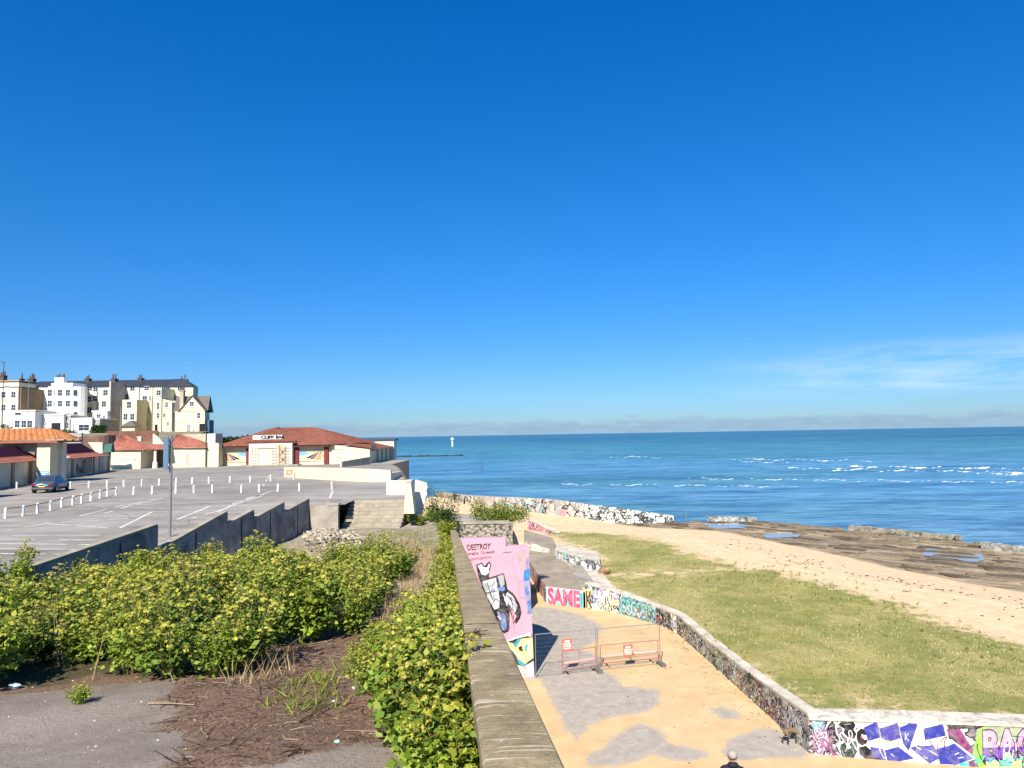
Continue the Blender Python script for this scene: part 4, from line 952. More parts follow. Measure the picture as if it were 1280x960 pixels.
groyne((884, 652), (946, 652.5), .6, 'pale flat-topped stretch of tidal wall beyond the first rock pool', wht_m)
groyne((1060, 663), (1198, 677.5), .62, 'long rubble-built tidal wall between the rocks and the open sea', bar_m)
groyne((1226, 686), (1330, 701), .7, 'dark tidal wall with white-crusted top at the right edge of the rocks', wht_m)
mb = MB(); a, b_ = G(858, 652, -.6), G(859, 643, -.6); mb.tube(a, (a.x, a.y, 1.0), .06, .05); tag(mb.build('marker_post', steel), 'thin bare post standing at the end of the sea wall by the water', 'post')
# tide pools
pool_m, nt_, b2 = newmat('tide pool water'); b2.inputs['Base Color'].default_value = (.26, .27, .26, 1); b2.inputs['Roughness'].default_value = .08; b2.inputs['Specular IOR Level'].default_value = .3
kk = N(nt_); kk.l(kk.bump(kk.noise(kk.pos(), 1.2, 3).outputs[0], .15, .1), b2.inputs['Normal'])
mb = MB()
for poly in ([(882, 656), (890, 654), (925, 654), (937, 657), (930, 660), (900, 661), (886, 659)], [(940, 670), (950, 667.5), (985, 666.5), (1003, 668), (998, 671), (960, 672.5)],
             [(1152, 694), (1158, 685), (1175, 683), (1184, 688), (1200, 692), (1228, 692), (1230, 700), (1215, 703), (1195, 699), (1170, 696)], [(1132, 675), (1142, 673), (1150, 675), (1140, 677)]):
    mb.face([G(x, y, -.44) for x, y in poly])
tag(mb.build('tide_pools', pool_m, origin=(0, 0, 0)), kind='structure')
# breakers: low ridges of foam
foam = plain('sea foam', (.80, .82, .82), .7)
def fz(px0, px1, py, seed, dens):
    rr = random.Random(seed); n = int((px1-px0)*1.2); ph = [rr.uniform(0, 6.3) for _ in range(6)]; rows = []
    for i in range(n+1):
        px = px0+(px1-px0)*i/n; y_ = py+(px-px0)*.012+.7*math.sin(px*.11+ph[0])+.5*math.sin(px*.31+ph[1])
        a_ = .5+.45*math.sin(px*.085+ph[2])+.4*math.sin(px*.23+ph[3])+.35*math.sin(px*.71+ph[4])+rr.uniform(-.2, .2)-.18
        a_ = max(0, a_)*dens; c = G(px, y_, ZS)
        if a_ <= 0:
            if len(rows) > 1: MBF.grid(rows)
            rows = []; continue
        hgt = min(.3, .20*a_); dp = .36*a_+.06
        rows.append([(c.x, c.y-dp*2.4, ZS+.015), (c.x, c.y-dp*.5, ZS+.02+hgt*.5), (c.x, c.y, ZS+.02+hgt), (c.x, c.y+dp*.4, ZS+.02)])
    if len(rows) > 1: MBF.grid(rows)
MBF = MB()
fz(1062, 1330, 583.5, 1, 1.5); fz(1040, 1300, 587.5, 2, .7); fz(905, 1090, 574, 3, .8); fz(925, 1000, 577.5, 4, .5); fz(985, 1090, 585, 5, .6); fz(760, 830, 571, 6, .6); fz(1220, 1340, 592, 8, 1.2); fz(860, 1300, 598, 9, .35); fz(700, 1000, 605, 10, .3)
tag(MBF.build('breaking_waves', foam, origin=(0, 0, 0), smooth=True), kind='stuff')
# tidal pool wall out in the water, navigation marks
mb = MB(); a, b_ = G(486, 571.5, ZS), G(578, 570, ZS); n = 20; rr = random.Random(5)
for i in range(n):
    p = a.lerp(b_, i/n); q = a.lerp(b_, (i+1)/n); hh = rr.uniform(.35, .8); mb.hexa([p-Vector((0, 0, .5)), q-Vector((0, 0, .5)), q+Vector((0, 6, -.5)), p+Vector((0, 6, -.5))], [p+Vector((0, 0, hh)), q+Vector((0, 0, hh)), q+Vector((0, 6, hh)), p+Vector((0, 6, hh))])
tag(mb.build('pool_wall', mat('weedy stone', (.035, .035, .03), .3, .3, 2, .3, .95)), 'thin dark tidal pool wall lying out in the water beyond the bar', 'sea wall')
b = G(565.5, 558, ZS); th = thing('navigation_beacon', 'small white beacon on a post far out at sea left of centre', 'beacon', b)
hN = 8*b.y/900
mb = MB(); mb.tube((b.x, b.y, ZS-1), (b.x, b.y, ZS+hN), 1.0, .7, 8); mb.build('post', white_p, th); mb = MB(); mb.tube((b.x, b.y, ZS+hN), (b.x, b.y, ZS+hN*1.35), 1.9, 1.4, 8); mb.build('lantern', white_p, th)
b = G(602.5, 588, ZS); hN = 13*b.y/900; th = thing('channel_marker', 'slender dark marker pole standing in the shallows', 'marker', b)
mb = MB(); mb.tube((b.x, b.y, ZS-1), (b.x, b.y, ZS+hN), .09, .07, 6); mb.build('pole', pipe_m, th); mb = MB(); mb.tube((b.x, b.y, ZS+hN), (b.x, b.y, ZS+hN+.5), .25, .05, 6); mb.build('topmark', pipe_m, th)
# ================================================================== buildings across the car park
def pantile_roof(mb, a, b, c, d, pitch=.30, courses=.4, amp=.06):
    """corrugated clay tiles over the slope a-b (eave) to d-c (ridge)"""
    a, b, c, d = map(Vector, (a, b, c, d)); nrm = (b-a).cross(d-a).normalized()
    if nrm.z < 0: nrm = -nrm
    W_ = max((b-a).length, (c-d).length); H_ = max((d-a).length, (c-b).length)
    nu = max(2, int(W_/pitch)); nv = max(1, int(H_/courses))
    rows = []
    for j in range(nv*2+1):
        v = (j//2)/nv if j % 2 == 0 else ((j+1)//2)/nv
        lift = .0 if j % 2 == 0 else -.0
        v = min(1, j/(nv*2)); step = .035*(1-(j % 2))
        row = []
        for i in range(nu*4+1):
            u = i/(nu*4); p = (a*(1-u)+b*u)*(1-v)+(d*(1-u)+c*u)*v
            w = min(1, (b-a).length*(1-v)+(c-d).length*v)
            row.append(p+nrm*(amp*abs(math.sin(math.pi*i/4))*w+step*w))
        rows.append(row)
    mb.grid(rows)
def tile(name, quads, m, par, **k):
    mb = MB()
    for q in quads: pantile_roof(mb, *q, **k)
    return mb.build(name, m, par)
def V3(p, z): return Vector((p[0], p[1], z))

# --- left arcade: gate tower, walls with panels, awnings ------------------
def frame(p0, p1):                                 # local frame along a wall line
    d = Vector((p1[0]-p0[0], p1[1]-p0[1], 0)); L_ = d.length; d.normalize(); n = Vector((d.y, -d.x, 0))
    if n.dot(CO-Vector((p0[0], p0[1], 0))) < 0: n = -n
    return Vector((p0[0], p0[1], 0)), d, n, L_
def wbox(mb, fr, s0, s1, n0, n1, z0, z1):
    o, d, n, L_ = fr
    lo = [o+d*s0+n*n0, o+d*s1+n*n0, o+d*s1+n*n1, o+d*s0+n*n1]
    if area([(p.x, p.y) for p in lo]) < 0: lo.reverse()
    mb.hexa([V3(p, z0) for p in lo], [V3(p, z1) for p in lo])
def sof(fr, px, py=600):                           # arc position of a pixel column on a wall line
    o, d, n, L_ = fr; p = ONPLANE(px, py, o, n); return (p-o).dot(d)
Z0 = 7.3
LW = [GF(-90, 620, zcp1), GF(0, 610, zcp1), GF(47, 604, zcp1), GF(91, 595.6, zcp1), GF(140, 588, zcp1), GF(176, 586, zcp1)]
GA, GB = (LW[1].x, LW[1].y), (LW[4].x, LW[4].y)
fa = frame(GA, GB)
def zat(px, py, fr): return ONPLANE(px, py, fr[0], fr[2]).z
s_gate0, s_gate1 = sof(fa, 47), sof(fa, 64)
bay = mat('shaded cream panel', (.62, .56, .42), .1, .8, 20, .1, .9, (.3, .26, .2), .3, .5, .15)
brown_p = mat('brown pilaster', (.30, .23, .16), .15, 1, 20, .1, .9)
# near arcade (left of the gate)
th = thing('arcade_wall', 'long shaded arcade wall of cream bays left of the orange-roofed gate', 'arcade', (LW[1].x, LW[1].y, Z0))
mb = MB(); wbox(mb, fa, -22, s_gate0-.02, -.4, 0, 6.6, zat(20, 577, fa)); mb.build('wall', bay, th)
pp = [sof(fa, x) for x in (-28, 15, 37)]
for s_ in pp+[-18]:
    mb = MB(); wbox(mb, fa, s_-.3, s_+.3, -.1, .12, 7.0, zat(20, 577, fa)-.05); mb.build('pilaster', brown_p, th)
zt = zat(20, 577, fa)
o, d, n, L_ = fa
E = [o+d*-22+n*.45, o+d*(s_gate0-.03)+n*.45, o+d*(s_gate0-.03)-n*.25, o+d*-22-n*.25]
tile('eave_tiles', [(V3(E[0], zt-.05), V3(E[1], zt-.05), V3(E[2], zt+.45), V3(E[3], zt+.45))], tile_rose, th, amp=.05)
mb = MB(); za = zat(20, 558, fa)
A0, A1 = o+d*-22-n*.2, o+d*(s_gate0-.03)-n*.2
mb.hexa([V3(A0, zt+.4), V3(A1, zt+.4), V3(A1-n*3, zt+.4), V3(A0-n*3, zt+.4)], [V3(A0-n*1.3, za), V3(A1-n*1.3-d*1.6, za), V3(A1-n*3-d*1.6, za), V3(A0-n*3, za)])
mb.build('plum_roof', purple_tile, th)
# gate tower
fg = frame((LW[2].x+.5, LW[2].y), (LW[2].x+.5+2.0, LW[2].y+.35))
th = thing('gate_building', 'gate tower with an orange ribbed tile roof and a bright cream pier', 'gate', (LW[2].x, LW[2].y, Z0))
px0, px1 = AT(47.5, 600, LW[2].y), AT(64, 600, LW[2].y)
zr = AT(40, 551, LW[2].y).z; zrt = AT(30, 539.5, LW[2].y).z; yg = LW[2].y
mb = MB(); mb.box(px0.x, px1.x, yg-.3, yg+2.0, 6.8, zr); mb.build('pier', cream, th)
mb = MB(); mb.box(px1.x+.003, px1.x+.35, yg+1.2, yg+1.9, 6.8, zr-.25); mb.build('return_wall', cream_pale, th)
mb = MB(); mb.box(px0.x-16, px0.x-.003, yg+.3, yg+2.0, zt+.9, zr); mb.build('lintel_wall', tan_r, th)
xe0, xe1 = px0.x-18, px1.x+1.1
ym = yg+1.4
zr2 = zrt+.25
tile('roof', [(Vector((xe0, yg-.9, zr)), Vector((xe1, yg-.9, zr)), Vector((xe1-2.0, ym, zr2)), Vector((xe0, ym, zr2))),
              (Vector((xe1, yg-.9, zr)), Vector((xe1, yg+3.7, zr)), Vector((xe1-2.0, ym+.02, zr2)), Vector((xe1-2.0, ym, zr2)))], tile_or, th, pitch=.62, amp=.13, courses=.6)
mb = MB(); mb.box(xe0, xe1-.05, yg-.85, yg+3.6, zr-.22, zr-.02); mb.build('fascia', mat('red fascia', (.35, .10, .06), .15), th)
bs = AT(54, 593, yg-.33)
mb = MB(); mb.box(bs.x-.55, bs.x+.55, yg-.35, yg-.303, bs.z-.35, bs.z+.35); sg = mb.build('notice_board', plain('blue notice', (.12, .36, .62)), th)
mb = MB()
for i in range(3): mb.box(bs.x-.45, bs.x+.45-.2*(i == 1), yg-.356, yg-.352, bs.z+.16-i*.2, bs.z+.22-i*.2)
mb.build('notice_print', white_p, sg)
# arcade beyond the gate with mural bay and plum awning
th = thing('mural_arcade', 'arcade wall with plum tiled awning and a dark framed mural bay right of the gate', 'arcade', (LW[3].x, LW[3].y, Z0))
sA, sB = s_gate1+1.0, sof(fa, 136)
zw_ = zat(110, 570.5, fa)
mb = MB(); wbox(mb, fa, sA, sB, -.4, 0, 6.8, zw_); mb.build('wall', bay, th)
E = [o+d*sof(fa, 84)+n*.5, o+d*(sof(fa, 124))+n*.5, o+d*sof(fa, 124)-n*.3, o+d*sof(fa, 84)-n*.3]
tile('eave_tiles', [(V3(E[0], zw_-.1), V3(E[1], zw_-.1), V3(E[2], zw_+.42), V3(E[3], zw_+.42))], tile_rose, th, amp=.05)
zp = zat(100, 556, fa); A0, A1 = E[3], E[2]
mb = MB(); mb.hexa([V3(A0, zw_+.4), V3(A1, zw_+.4), V3(A1-n*3.2, zw_+.4), V3(A0-n*3.2, zw_+.4)], [V3(A0-n*1.2, zp+.2), V3(A1-n*1.2-d*3.2, zp+.2), V3(A1-n*3.2-d*3.2, zp+.2), V3(A0-n*3.2, zp+.2)])
mb.build('plum_roof', purple_tile, th)
for x0, x1, m_ in ((76.5, 78, brown_p), (88.5, 91, brown_p), (115.5, 117, brown_p), (123, 128, tan_r), (134, 136, brown_p)):
    mb = MB(); wbox(mb, fa, sof(fa, x0), sof(fa, x1), -.1, .12, 7.0, zw_-.08); mb.build('pilaster', m_, th)
zb0, zb1 = zat(103, 592, fa), zat(103, 571.5, fa)
mb = MB(); wbox(mb, fa, sof(fa, 92.5), sof(fa, 115), -.05, .05, zb0-.15, zb1+.1); mu = mb.build('mural_frame', cream_pale, th)
mb = MB(); wbox(mb, fa, sof(fa, 94), sof(fa, 113.6), 0, .07, zb0, zb1); mb.build('mural', graffiti('grey line mural', (.26, .22, .17), [(.27, .23, .17), (.2, .18, .14), (.33, .28, .2)], .35, .85, white=False, seed=31), mu)
pb = ONPLANE(76, 569, o, n); mb = MB(); mb.box(pb.x-.2, pb.x+.95, pb.y-.6, pb.y-.45, pb.z-.4, pb.z+.4); mb.build('blank_sign', cream_pale, th)
fr2 = AT(124, 560, LW[4].y); 
mb = MB()
p0, p1, p2, p3 = AT(110, 553, LW[4].y), AT(128, 553, LW[4].y), AT(128, 566.5, LW[4].y), AT(120.5, 566.5, LW[4].y)
mb.hexa([p0, p3, p2, p1], [p+Vector((0, .5, 0)) for p in (p0, p3, p2, p1)]); mb.build('raking_wall', cream, th)
mb = MB(); p0, p1, p2, p3 = AT(128, 556, LW[4].y-.2), AT(137.5, 554, LW[4].y-.2), AT(139, 565, LW[4].y-.2), AT(128, 566, LW[4].y-.2)
mb.hexa([p3, p2, p2+Vector((0, 1, 0)), p3+Vector((0, 1, 0))], [p0+Vector((0, .6, 0)), p1+Vector((0, .6, 0)), p1+Vector((0, 1, 0)), p0+Vector((0, 1, 0))])
mb.build('green_awning', plain('green awning', (.03, .10, .075), .8), th)
# tall unseen block added off to the left to shadow the car
th = thing('end_block', 'unseen cream block added out of view at the left to cast the shadow by the parked car', 'building', (-47, 45, 6.6))
mb = MB(); mb.box(-49.5, -42.5, 42, 50.5, 6.4, 15.0); mb.build('wall', cream, th); mb = MB(); mb.box(-49.8, -42.2, 41.7, 50.8, 15.003, 15.3); mb.build('roof', tile_red, th)

# tiled kiosks and loggia --------------------------------------------------
YK = LW[5].y; YK2 = GF(236, 584, zcp1).y
th = thing('left_kiosk', 'pink-tiled kiosk with pyramid roof at the left of the open loggia', 'kiosk', (LW[5].x-3, YK, Z0))
def ax(px, Y): return AT(px, 560, Y).x
def azz(px, py, Y): return AT(px, py, Y).z
mb = MB(); mb.box(ax(139, YK), ax(176, YK), YK, YK+5, 6.9, azz(160, 563, YK)); mb.build('wall', cream, th)
mb = MB(); wx = (ax(157, YK), ax(169, YK)); mb.box(wx[0], wx[1], YK-.05, YK-.002, azz(160, 581, YK), azz(160, 573.5, YK)); mb.box(wx[0]-.2, wx[1]+.2, YK-.12, YK-.003, azz(160, 574, YK), azz(160, 573, YK)); mb.build('boarded_hatch', cream_pale, th)
def hip(name, pxl, pxr, pye, pxa0, pxa1, pya, Y, depth, m_, par, **k):
    e = .35; a = AT(pxl, pye, Y-e); b = AT(pxr, pye, Y-e); za = AT((pxa0+pxa1)/2, pya, Y+depth/2).z
    c = Vector((AT(pxa1, pya, Y+depth/2).x, Y+depth/2, za)); d_ = Vector((AT(pxa0, pya, Y+depth/2).x, Y+depth/2, za))
    a2 = Vector((a.x, Y+depth+e, a.z)); b2_ = Vector((b.x, Y+depth+e, b.z))
    return tile(name, [(a, b, c, d_), (b, b2_, c, c+Vector((0, .02, 0))), (a2, a, d_, d_-Vector((0, .02, 0))), (b2_, a2, d_, c)], m_, par, **k)
hip('roof', 134, 178.5, 563, 151, 153, 544, YK, 5, tile_rose, th, pitch=.38, amp=.07)
th = thing('loggia', 'open shaded loggia with a white pillar between the two tiled kiosks', 'loggia', (ax(190, YK), YK+2, Z0))
a, b = AT(176, 562.5, YK+.8), AT(206, 562.5, YK+.8); zl_ = AT(190, 556.5, YK+2).z
tile('roof', [(a, b, Vector((b.x, YK+3, zl_+.1)), Vector((a.x, YK+3, zl_+.1)))], tile_rose, th, amp=.06)
mb = MB(); pxx = ax(193.5, YK+1); mb.tube((pxx, YK+1.2, Z0), (pxx, YK+1.2, Z0+1.0), .42, .36, 10); mb.tube((pxx, YK+1.2, Z0+1.0), (pxx, YK+1.2, a.z-.1), .24, .2, 10); mb.build('pillar', cream_pale, th)
mb = MB(); mb.box(ax(175, YK+6), ax(216, YK+6), YK+6, YK+6.3, 6.9, a.z+.3); mb.build('back_wall', tan_r, th)
mb = MB(); mb.box(ax(176, YK+5), ax(206, YK+5), YK+.9, YK+6, a.z-.1, a.z+.02); mb.build('soffit', brown_p, th)
th = thing('right_kiosk', 'pink-tiled kiosk behind the sign pole, joined to the bar by a cream wall', 'kiosk', (ax(230, YK2), YK2, Z0))
mb = MB(); mb.box(ax(205.5, YK2), ax(258, YK2), YK2, YK2+5, 6.9, azz(230, 560.5, YK2)); mb.build('wall', cream, th)
mb = MB(); mb.box(ax(220, YK2), ax(230.5, YK2), YK2-.12, YK2-.003, azz(225, 573.5, YK2), azz(225, 571.5, YK2)); mb.box(ax(219, YK2), ax(232, YK2), YK2-.05, YK2-.002, azz(225, 582, YK2), azz(225, 573.8, YK2)); mb.build('boarded_hatch', cream_pale, th)
mb = MB(); mb.box(ax(233, YK2), ax(237, YK2), YK2-.03, YK2-.002, azz(225, 582, YK2), azz(225, 567, YK2)); mb.build('recess', tan_r, th)
hip('roof', 205, 258, 560, 221, 226, 543.5, YK2, 5, tile_rose, th, pitch=.38, amp=.07)
th = thing('link_wall', 'plain cream wall with a blind doorway between the right kiosk and the bar', 'wall', (ax(265, YK2), YK2, Z0))
mb = MB(); mb.box(ax(258.3, YK2), ax(272.5, YK2), YK2+.2, YK2+2, 6.9, azz(265, 554, YK2)); mb.build('wall', cream, th)
mb = MB(); mb.box(ax(262, YK2), ax(270, YK2), YK2+.14, YK2+.198, 7.2, azz(265, 562, YK2)); mb.build('blind_door', cream_pale, th)
mb = MB(); mb.box(ax(257.8, YK2)-.1, ax(257.8, YK2)+.06, YK2-.1, YK2+.1, 6.9, azz(258, 541, YK2)); mb.build('pipe', pipe_m, th)
mb = MB(); mb.box(ax(256, YK2+6), ax(269, YK2+6), YK2+6, YK2+9, 7, azz(262, 542, YK2+6)); tag(mb.build('stub_building', cream_pale), 'plain pale block standing behind the link wall', 'building')
# background walls between kiosks and town
def bgwall(name, px0, px1, py0, py1, Y, m_, label, dy=.5):
    mb = MB(); p, q = AT(px0, py1, Y), AT(px1, py0, Y); mb.box(p.x, q.x, Y, Y+dy, min(p.z, 7.2), q.z); return tag(mb.build(name, m_), label, 'wall')
bgwall('boundary_wall', 228, 256.5, 542, 556, 150, tan_r, 'broad tan boundary wall under the gabled house')
bgwall('brick_wall', 134, 197, 538, 552, 165, brickm, 'dark red brick garden wall below the terrace')
w = bgwall('hall_wall', 55, 102, 541, 557, 130, grey_r, 'grey rendered hall wall with three slit windows')
mb = MB()
for px in (82, 91.5, 101): p = AT(px, 549, 130); mb.box(p.x-.25, p.x+.25, 129.93, 130-.003, p.z-.45, p.z+.4)
mb.build('slit_window', black_m, w)
mb = MB(); p, q = AT(99, 556, 135), AT(135, 544, 135); cxx = (p.x+q.x)/2; mb.tube((cxx, 137, 7), (cxx, 137, q.z), (q.x-p.x)/2, n=20); tag(mb.build('drum_building', mat('stained red drum', (.22, .13, .10), .3, .6, 8, .2, .9, (.08, .05, .05), .5, .4, .4)), 'low round stained-red building behind the arcade', 'building')
th = thing('stepped_wall', 'cream stepped garden wall sloping down behind the loggia', 'wall', AT(195, 555, 160))
mb = MB(); p0, p1, p2, p3 = AT(191, 542, 160), AT(197, 546, 160), AT(206, 556, 160), AT(191, 556, 160); mb.hexa([p3, p2, p2+Vector((0, .4, 0)), p3+Vector((0, .4, 0))], [p0, p1, p1+Vector((0, .4, 0)), p0+Vector((0, .4, 0))]); mb.build('wall', cream, th)
p = AT(174, 552, 158); mb = MB(); mb.box(p.x-.35, p.x+.35, 158, 158.7, 9, p.z+.9); mb.box(p.x-.5, p.x+.5, 157.9, 158.8, p.z+.903, p.z+1.1); tag(mb.build('gate_pier', cream_pale), 'small cream gate pier between the kiosk roofs', 'pier')

# --- the bar ---------------------------------------------------------------
pl, pr = GF(273, 582.5, zcp1), GF(411, 580.5, zcp1)
YB = (pl.y+pr.y)/2
th = thing('bar_building', 'single-storey cream bar with a wide red hipped roof and a CLIFF BAR sign', 'building', ((pl.x+pr.x)/2, YB, Z0))
X = lambda px: AT(px, 565, YB).x
Zb = lambda py, px=340: AT(px, py, YB).z
ze = Zb(557, 340)
DB = 15
mb = MB(); mb.box(X(274), X(411), YB, YB+DB, 6.9, ze); mb.build('wall', cream, th)
def hip2(par):
    e = .9; zE = ze-.05; a = Vector((X(271), YB-e, zE)); b = Vector((X(414)+.3, YB-e, zE)); a2 = Vector((a.x, YB+DB+e, zE)); b2_ = Vector((X(446), YB+DB+e, zE+.2))
    Yr = YB+7; c = AT(393, 535, Yr); d_ = AT(340, 534.5, Yr); c.z = d_.z = (c.z+d_.z)/2
    return tile('roof', [(a, b, c, d_), (b, b2_, c, c+Vector((0, .02, 0))), (a2, a, d_, d_-Vector((0, .02, 0)))], tile_red, par, pitch=.34, amp=.05, courses=.4)
hip2(th)
mb = MB(); mb.box(X(271), X(413), YB-.85, YB+.3, ze-.30, ze-.09); mb.build('eave_board', mat('dark eave', (.07, .03, .025), .2), th)
for x0, x1 in ((273, 278), (308.5, 314), (368.5, 374), (405.5, 411)):
    mb = MB(); mb.box(X(x0), X(x1), YB-.30, YB-.003, 6.9, ze-.31); mb.build('pilaster', maroon, th)
# painted sunburst panels
for x0, x1, flip in ((278.5, 308, 0), (374.5, 405, 1)):
    zA, zB = Zb(576), Zb(564.5)
    mb = MB(); mb.box(X(x0), X(x1), YB-.05, YB-.002, zA, zB); pn = mb.build('sunburst_panel', plain('pale straw paint', (.58, .51, .27), .9), th)
    mb = MB(); mb.box(X(x0)-.02, X(x1)+.02, YB-.16, YB-.003, zB+.003, zB+.12); mb.box(X(x0)-.02, X(x1)+.02, YB-.12, YB-.003, zA-.12, zA-.003); mb.build('panel_trim', cream_pale, pn)
    w_ = X(x1)-X(x0); h_ = zB-zA
    cols_ = [P('sunburst coral', (.62, .20, .16)), P('sunburst cream', (.76, .66, .5)), P('sunburst red', (.55, .08, .07)), P('sunburst navy', (.04, .06, .18)), P('sunburst straw', (.72, .58, .3)), P('sunburst sky', (.15, .42, .62))]
    f = lambda u: (X(x0)+w_*(1-u) if flip else X(x0)+w_*u)
    rays = [((.13, .99), (.50, .22), (.95, .22), 1), ((.13, .95), (.02, .02), (.02, .5), 0), ((.13, .95), (.12, .02), (.20, .02), 0), ((.13, .95), (.23, .02), (.30, .02), 2), ((.15, .95), (.36, .05), (.44, .03), 2), ((.17, .95), (.45, .10), (.60, .12), 3), ((.18, .95), (.62, .16), (.86, .10), 4), ((.10, .98), (.10, .7), (.2, .7), 0)]
    for (c0, c1, c2, ci) in rays:
        mb = MB(); mb.face([(f(c0[0]), YB-.056, zA+h_*c0[1]), (f(c1[0]), YB-.056, zA+h_*c1[1]), (f(c2[0]), YB-.056, zA+h_*c2[1])]); mb.build('painted_ray', cols_[ci], pn)
    mb = MB(); mb.face([(f(u), YB-.058, zA+h_*v) for u, v in ((.55, .66), (.72, .90), (.99, .97), (.99, .5), (.82, .58))]); mb.build('painted_wave', cols_[5], pn)
    mb = MB(); mb.face([(f(u), YB-.061, zA+h_*v) for u, v in ((.70, .50), (.99, .44), (.99, .36), (.78, .40))]); mb.build('painted_foam', white_p, pn)
# entrance porch with quoins, door, boarded lattice, sign
dk = plain('grey quoin paint', (.30, .27, .22), .9)
mb = MB(); mb.box(X(314.5), X(368), YB-1.2, YB-.003, 6.9, Zb(553.5)); mb.mat(1)
for x0, x1 in ((317.5, 320), (321.5, 323.5), (324.8, 326.3), (343.5, 345.5), (346, 348.5), (358, 362.5), (363, 365)):
    zz = Zb(579.5)
    while zz < Zb(559.5): mb.box(X(x0), X(x1), YB-1.23, YB-1.203, zz, zz+.25); zz += .46
po = mb.build('porch', [cream_pale, dk], th)
mb = MB(); mb.box(X(312), X(372), YB-1.35, YB-.35, Zb(553.2), Zb(551.6)); mb.build('porch_cornice', mat('dark brown cornice', (.10, .035, .03), .2), po)  # cornice in one dark red-brown tone

mb = MB(); mb.box(X(325.8), X(344.2), YB-1.22, YB-1.202, 6.95, Zb(560)); mb.box(X(325.3), X(344.7), YB-1.32, YB-1.203, Zb(560)+.01, Zb(559)); mb.build('door_surround', tan_r, po)
mb = MB(); mb.box(X(327.2), X(342.8), YB-1.25, YB-1.222, 6.95, Zb(561.2)); mb.build('door', cream, po)
mb = MB(); mb.box(X(348.6), X(357.8), YB-1.215, YB-1.202, 7.3, Zb(556)); la = mb.build('lattice_panel', tan_r, po)
mb = MB()
for (a, b) in (((349.5, 561), (357, 569)), ((357, 561), (350, 569)), ((350, 571), (357, 578)), ((357, 571), (350, 578)), ((349.2, 556), (349.2, 580)), ((357.2, 556), (357.2, 580))):
    p, q = AT(*a, YB-1.23), AT(*b, YB-1.23); mb.bar(p, q, .05, .22)
mb.build('lattice_bars', brown_p, la)
mb = MB(); mb.box(X(319.5), X(356.5), YB-1.30, YB-1.2, Zb(549.0, 338), Zb(544.0, 338)); sg = mb.build('sign_board', white_p, th)
ys_ = YB-1.305
def sq(x0, x1, y0, y1): return [AT(x0, y1, ys_), AT(x1, y1, ys_), AT(x1, y0, ys_), AT(x0, y0, ys_)]
letters('lettering', 'CLIFF', sq(326.3, 342, 544.8, 548.3), black_m, sg, .075, .006); letters('lettering', 'BAR', sq(345, 355.6, 544.5, 548.0), black_m, sg, .08, .006)
letters('lettering', 'THE', sq(320.5, 324.5, 545.4, 547.8), P('faded red lettering', (.62, .30, .26)), sg, .0, .006)
mb = MB(); mb.box(X(308), X(380), YB-3.2, YB-1.21, Z0-.05, Z0+.16); mb.build('forecourt_step', conc, th)
# right-hand extension under a lean-to roof, and its long side
xE = X(462); zR0, zR1 = Zb(556, 411), Zb(561, 462)
mb = MB(); mb.hexa([(X(411.2), YB+.05, 6.9), (xE, YB+.05, 6.9), (xE, YB+22, 6.9), (X(411.2), YB+22, 6.9)], [(X(411.2), YB+.05, zR0), (xE, YB+.05, zR1), (xE, YB+22, zR1), (X(411.2), YB+22, zR0)])
ex = mb.build('side_extension', cream, th)
mb = MB(); mb.box(X(417.5), X(428.5), YB-.02, YB+.048, Zb(573), Zb(564)); mb.build('blocked_opening', cream_pale, ex)
mb = MB(); mb.box(X(417), X(429), YB-.05, YB+.047, Zb(564)+.003, Zb(562.6)); mb.build('lintel', tan_r, ex)
tile('side_roof', [(Vector((X(428), YB-.2, zR0-.1)), Vector((xE+.5, YB-.2, zR1-.02)), Vector((xE+.5, YB+21, zR1-.02)), Vector((X(428), YB+21, zR0+.35)))], tile_red, th, pitch=.34, amp=.05)
for i in range(5):
    mb = MB(); y0 = YB+1.2+i*.95; mb.box(xE+.003, xE+.06, y0, y0+.6, 9.3, 10.2); mb.build('side_window', glass, ex)
for i in range(4):
    mb = MB(); y0 = YB+6+i*4.2; mb.box(xE+.003, xE+.25, y0, y0+.35, 6.9, zR1-.25); mb.build('buttress', tan_r, ex)
mb = MB(); mb.box(xE-3.0, xE+.6, YB+20, YB+23, 0, zR1+1.2); mb.mat(1); mb.box(xE-9, xE+.9, YB+19.8, YB+23.2, zR1+1.203, zR1+1.5); mb.build('end_block', [cream_pale, plain('dark flat roof', (.05, .05, .055))], th)
mb = MB(); mb.box(X(411), xE+.1, YB+.1, YB+22, 0, 6.895); mb.build('basement_wall', grey_r, th)
mb = MB(); mb.box(X(330)-.3, X(330)+.3, YB+6.5, YB+7, Zb(536), Zb(533.2)); mb.build('roof_vent', pipe_m, th)

# low walls of the ramp in front of the bar ------------------------------------
def lw(name, pxs, m_, label, th_=.35, base=None):
    """pxs: (px, py_base, py_top) on the car park level"""
    pts_ = []
    for px, pb, pt in pxs:
        g = GF(px, pb, zcp1); pts_.append((g.x, g.y, g.z-.3, AT(px, pt, g.y).z))
    mb = MB(); wall_run(mb, pts_, th_, 1); return tag(mb.build(name, m_), label, 'wall')
lw('ramp_wall', [(355, 596, 584), (378, 598, 584.5), (420, 600.5, 585), (462, 602.5, 586.5), (488, 602.5, 588)], cream, 'long cream wall sweeping across the car park in front of the bar')
a = GF(488, 602.5, zcp1); b = AT(503, 588, a.y+11)
mb = MB(); wall_run(mb, [(a.x+.02, a.y, 6.9, AT(488, 588, a.y).z-.25), (b.x, a.y+11, 6.9, AT(502, 589, a.y+11).z)], .3, 1); tag(mb.build('ramp_end_wall', cream_pale), 'short shaded return wall at the right end of the long cream wall', 'wall')
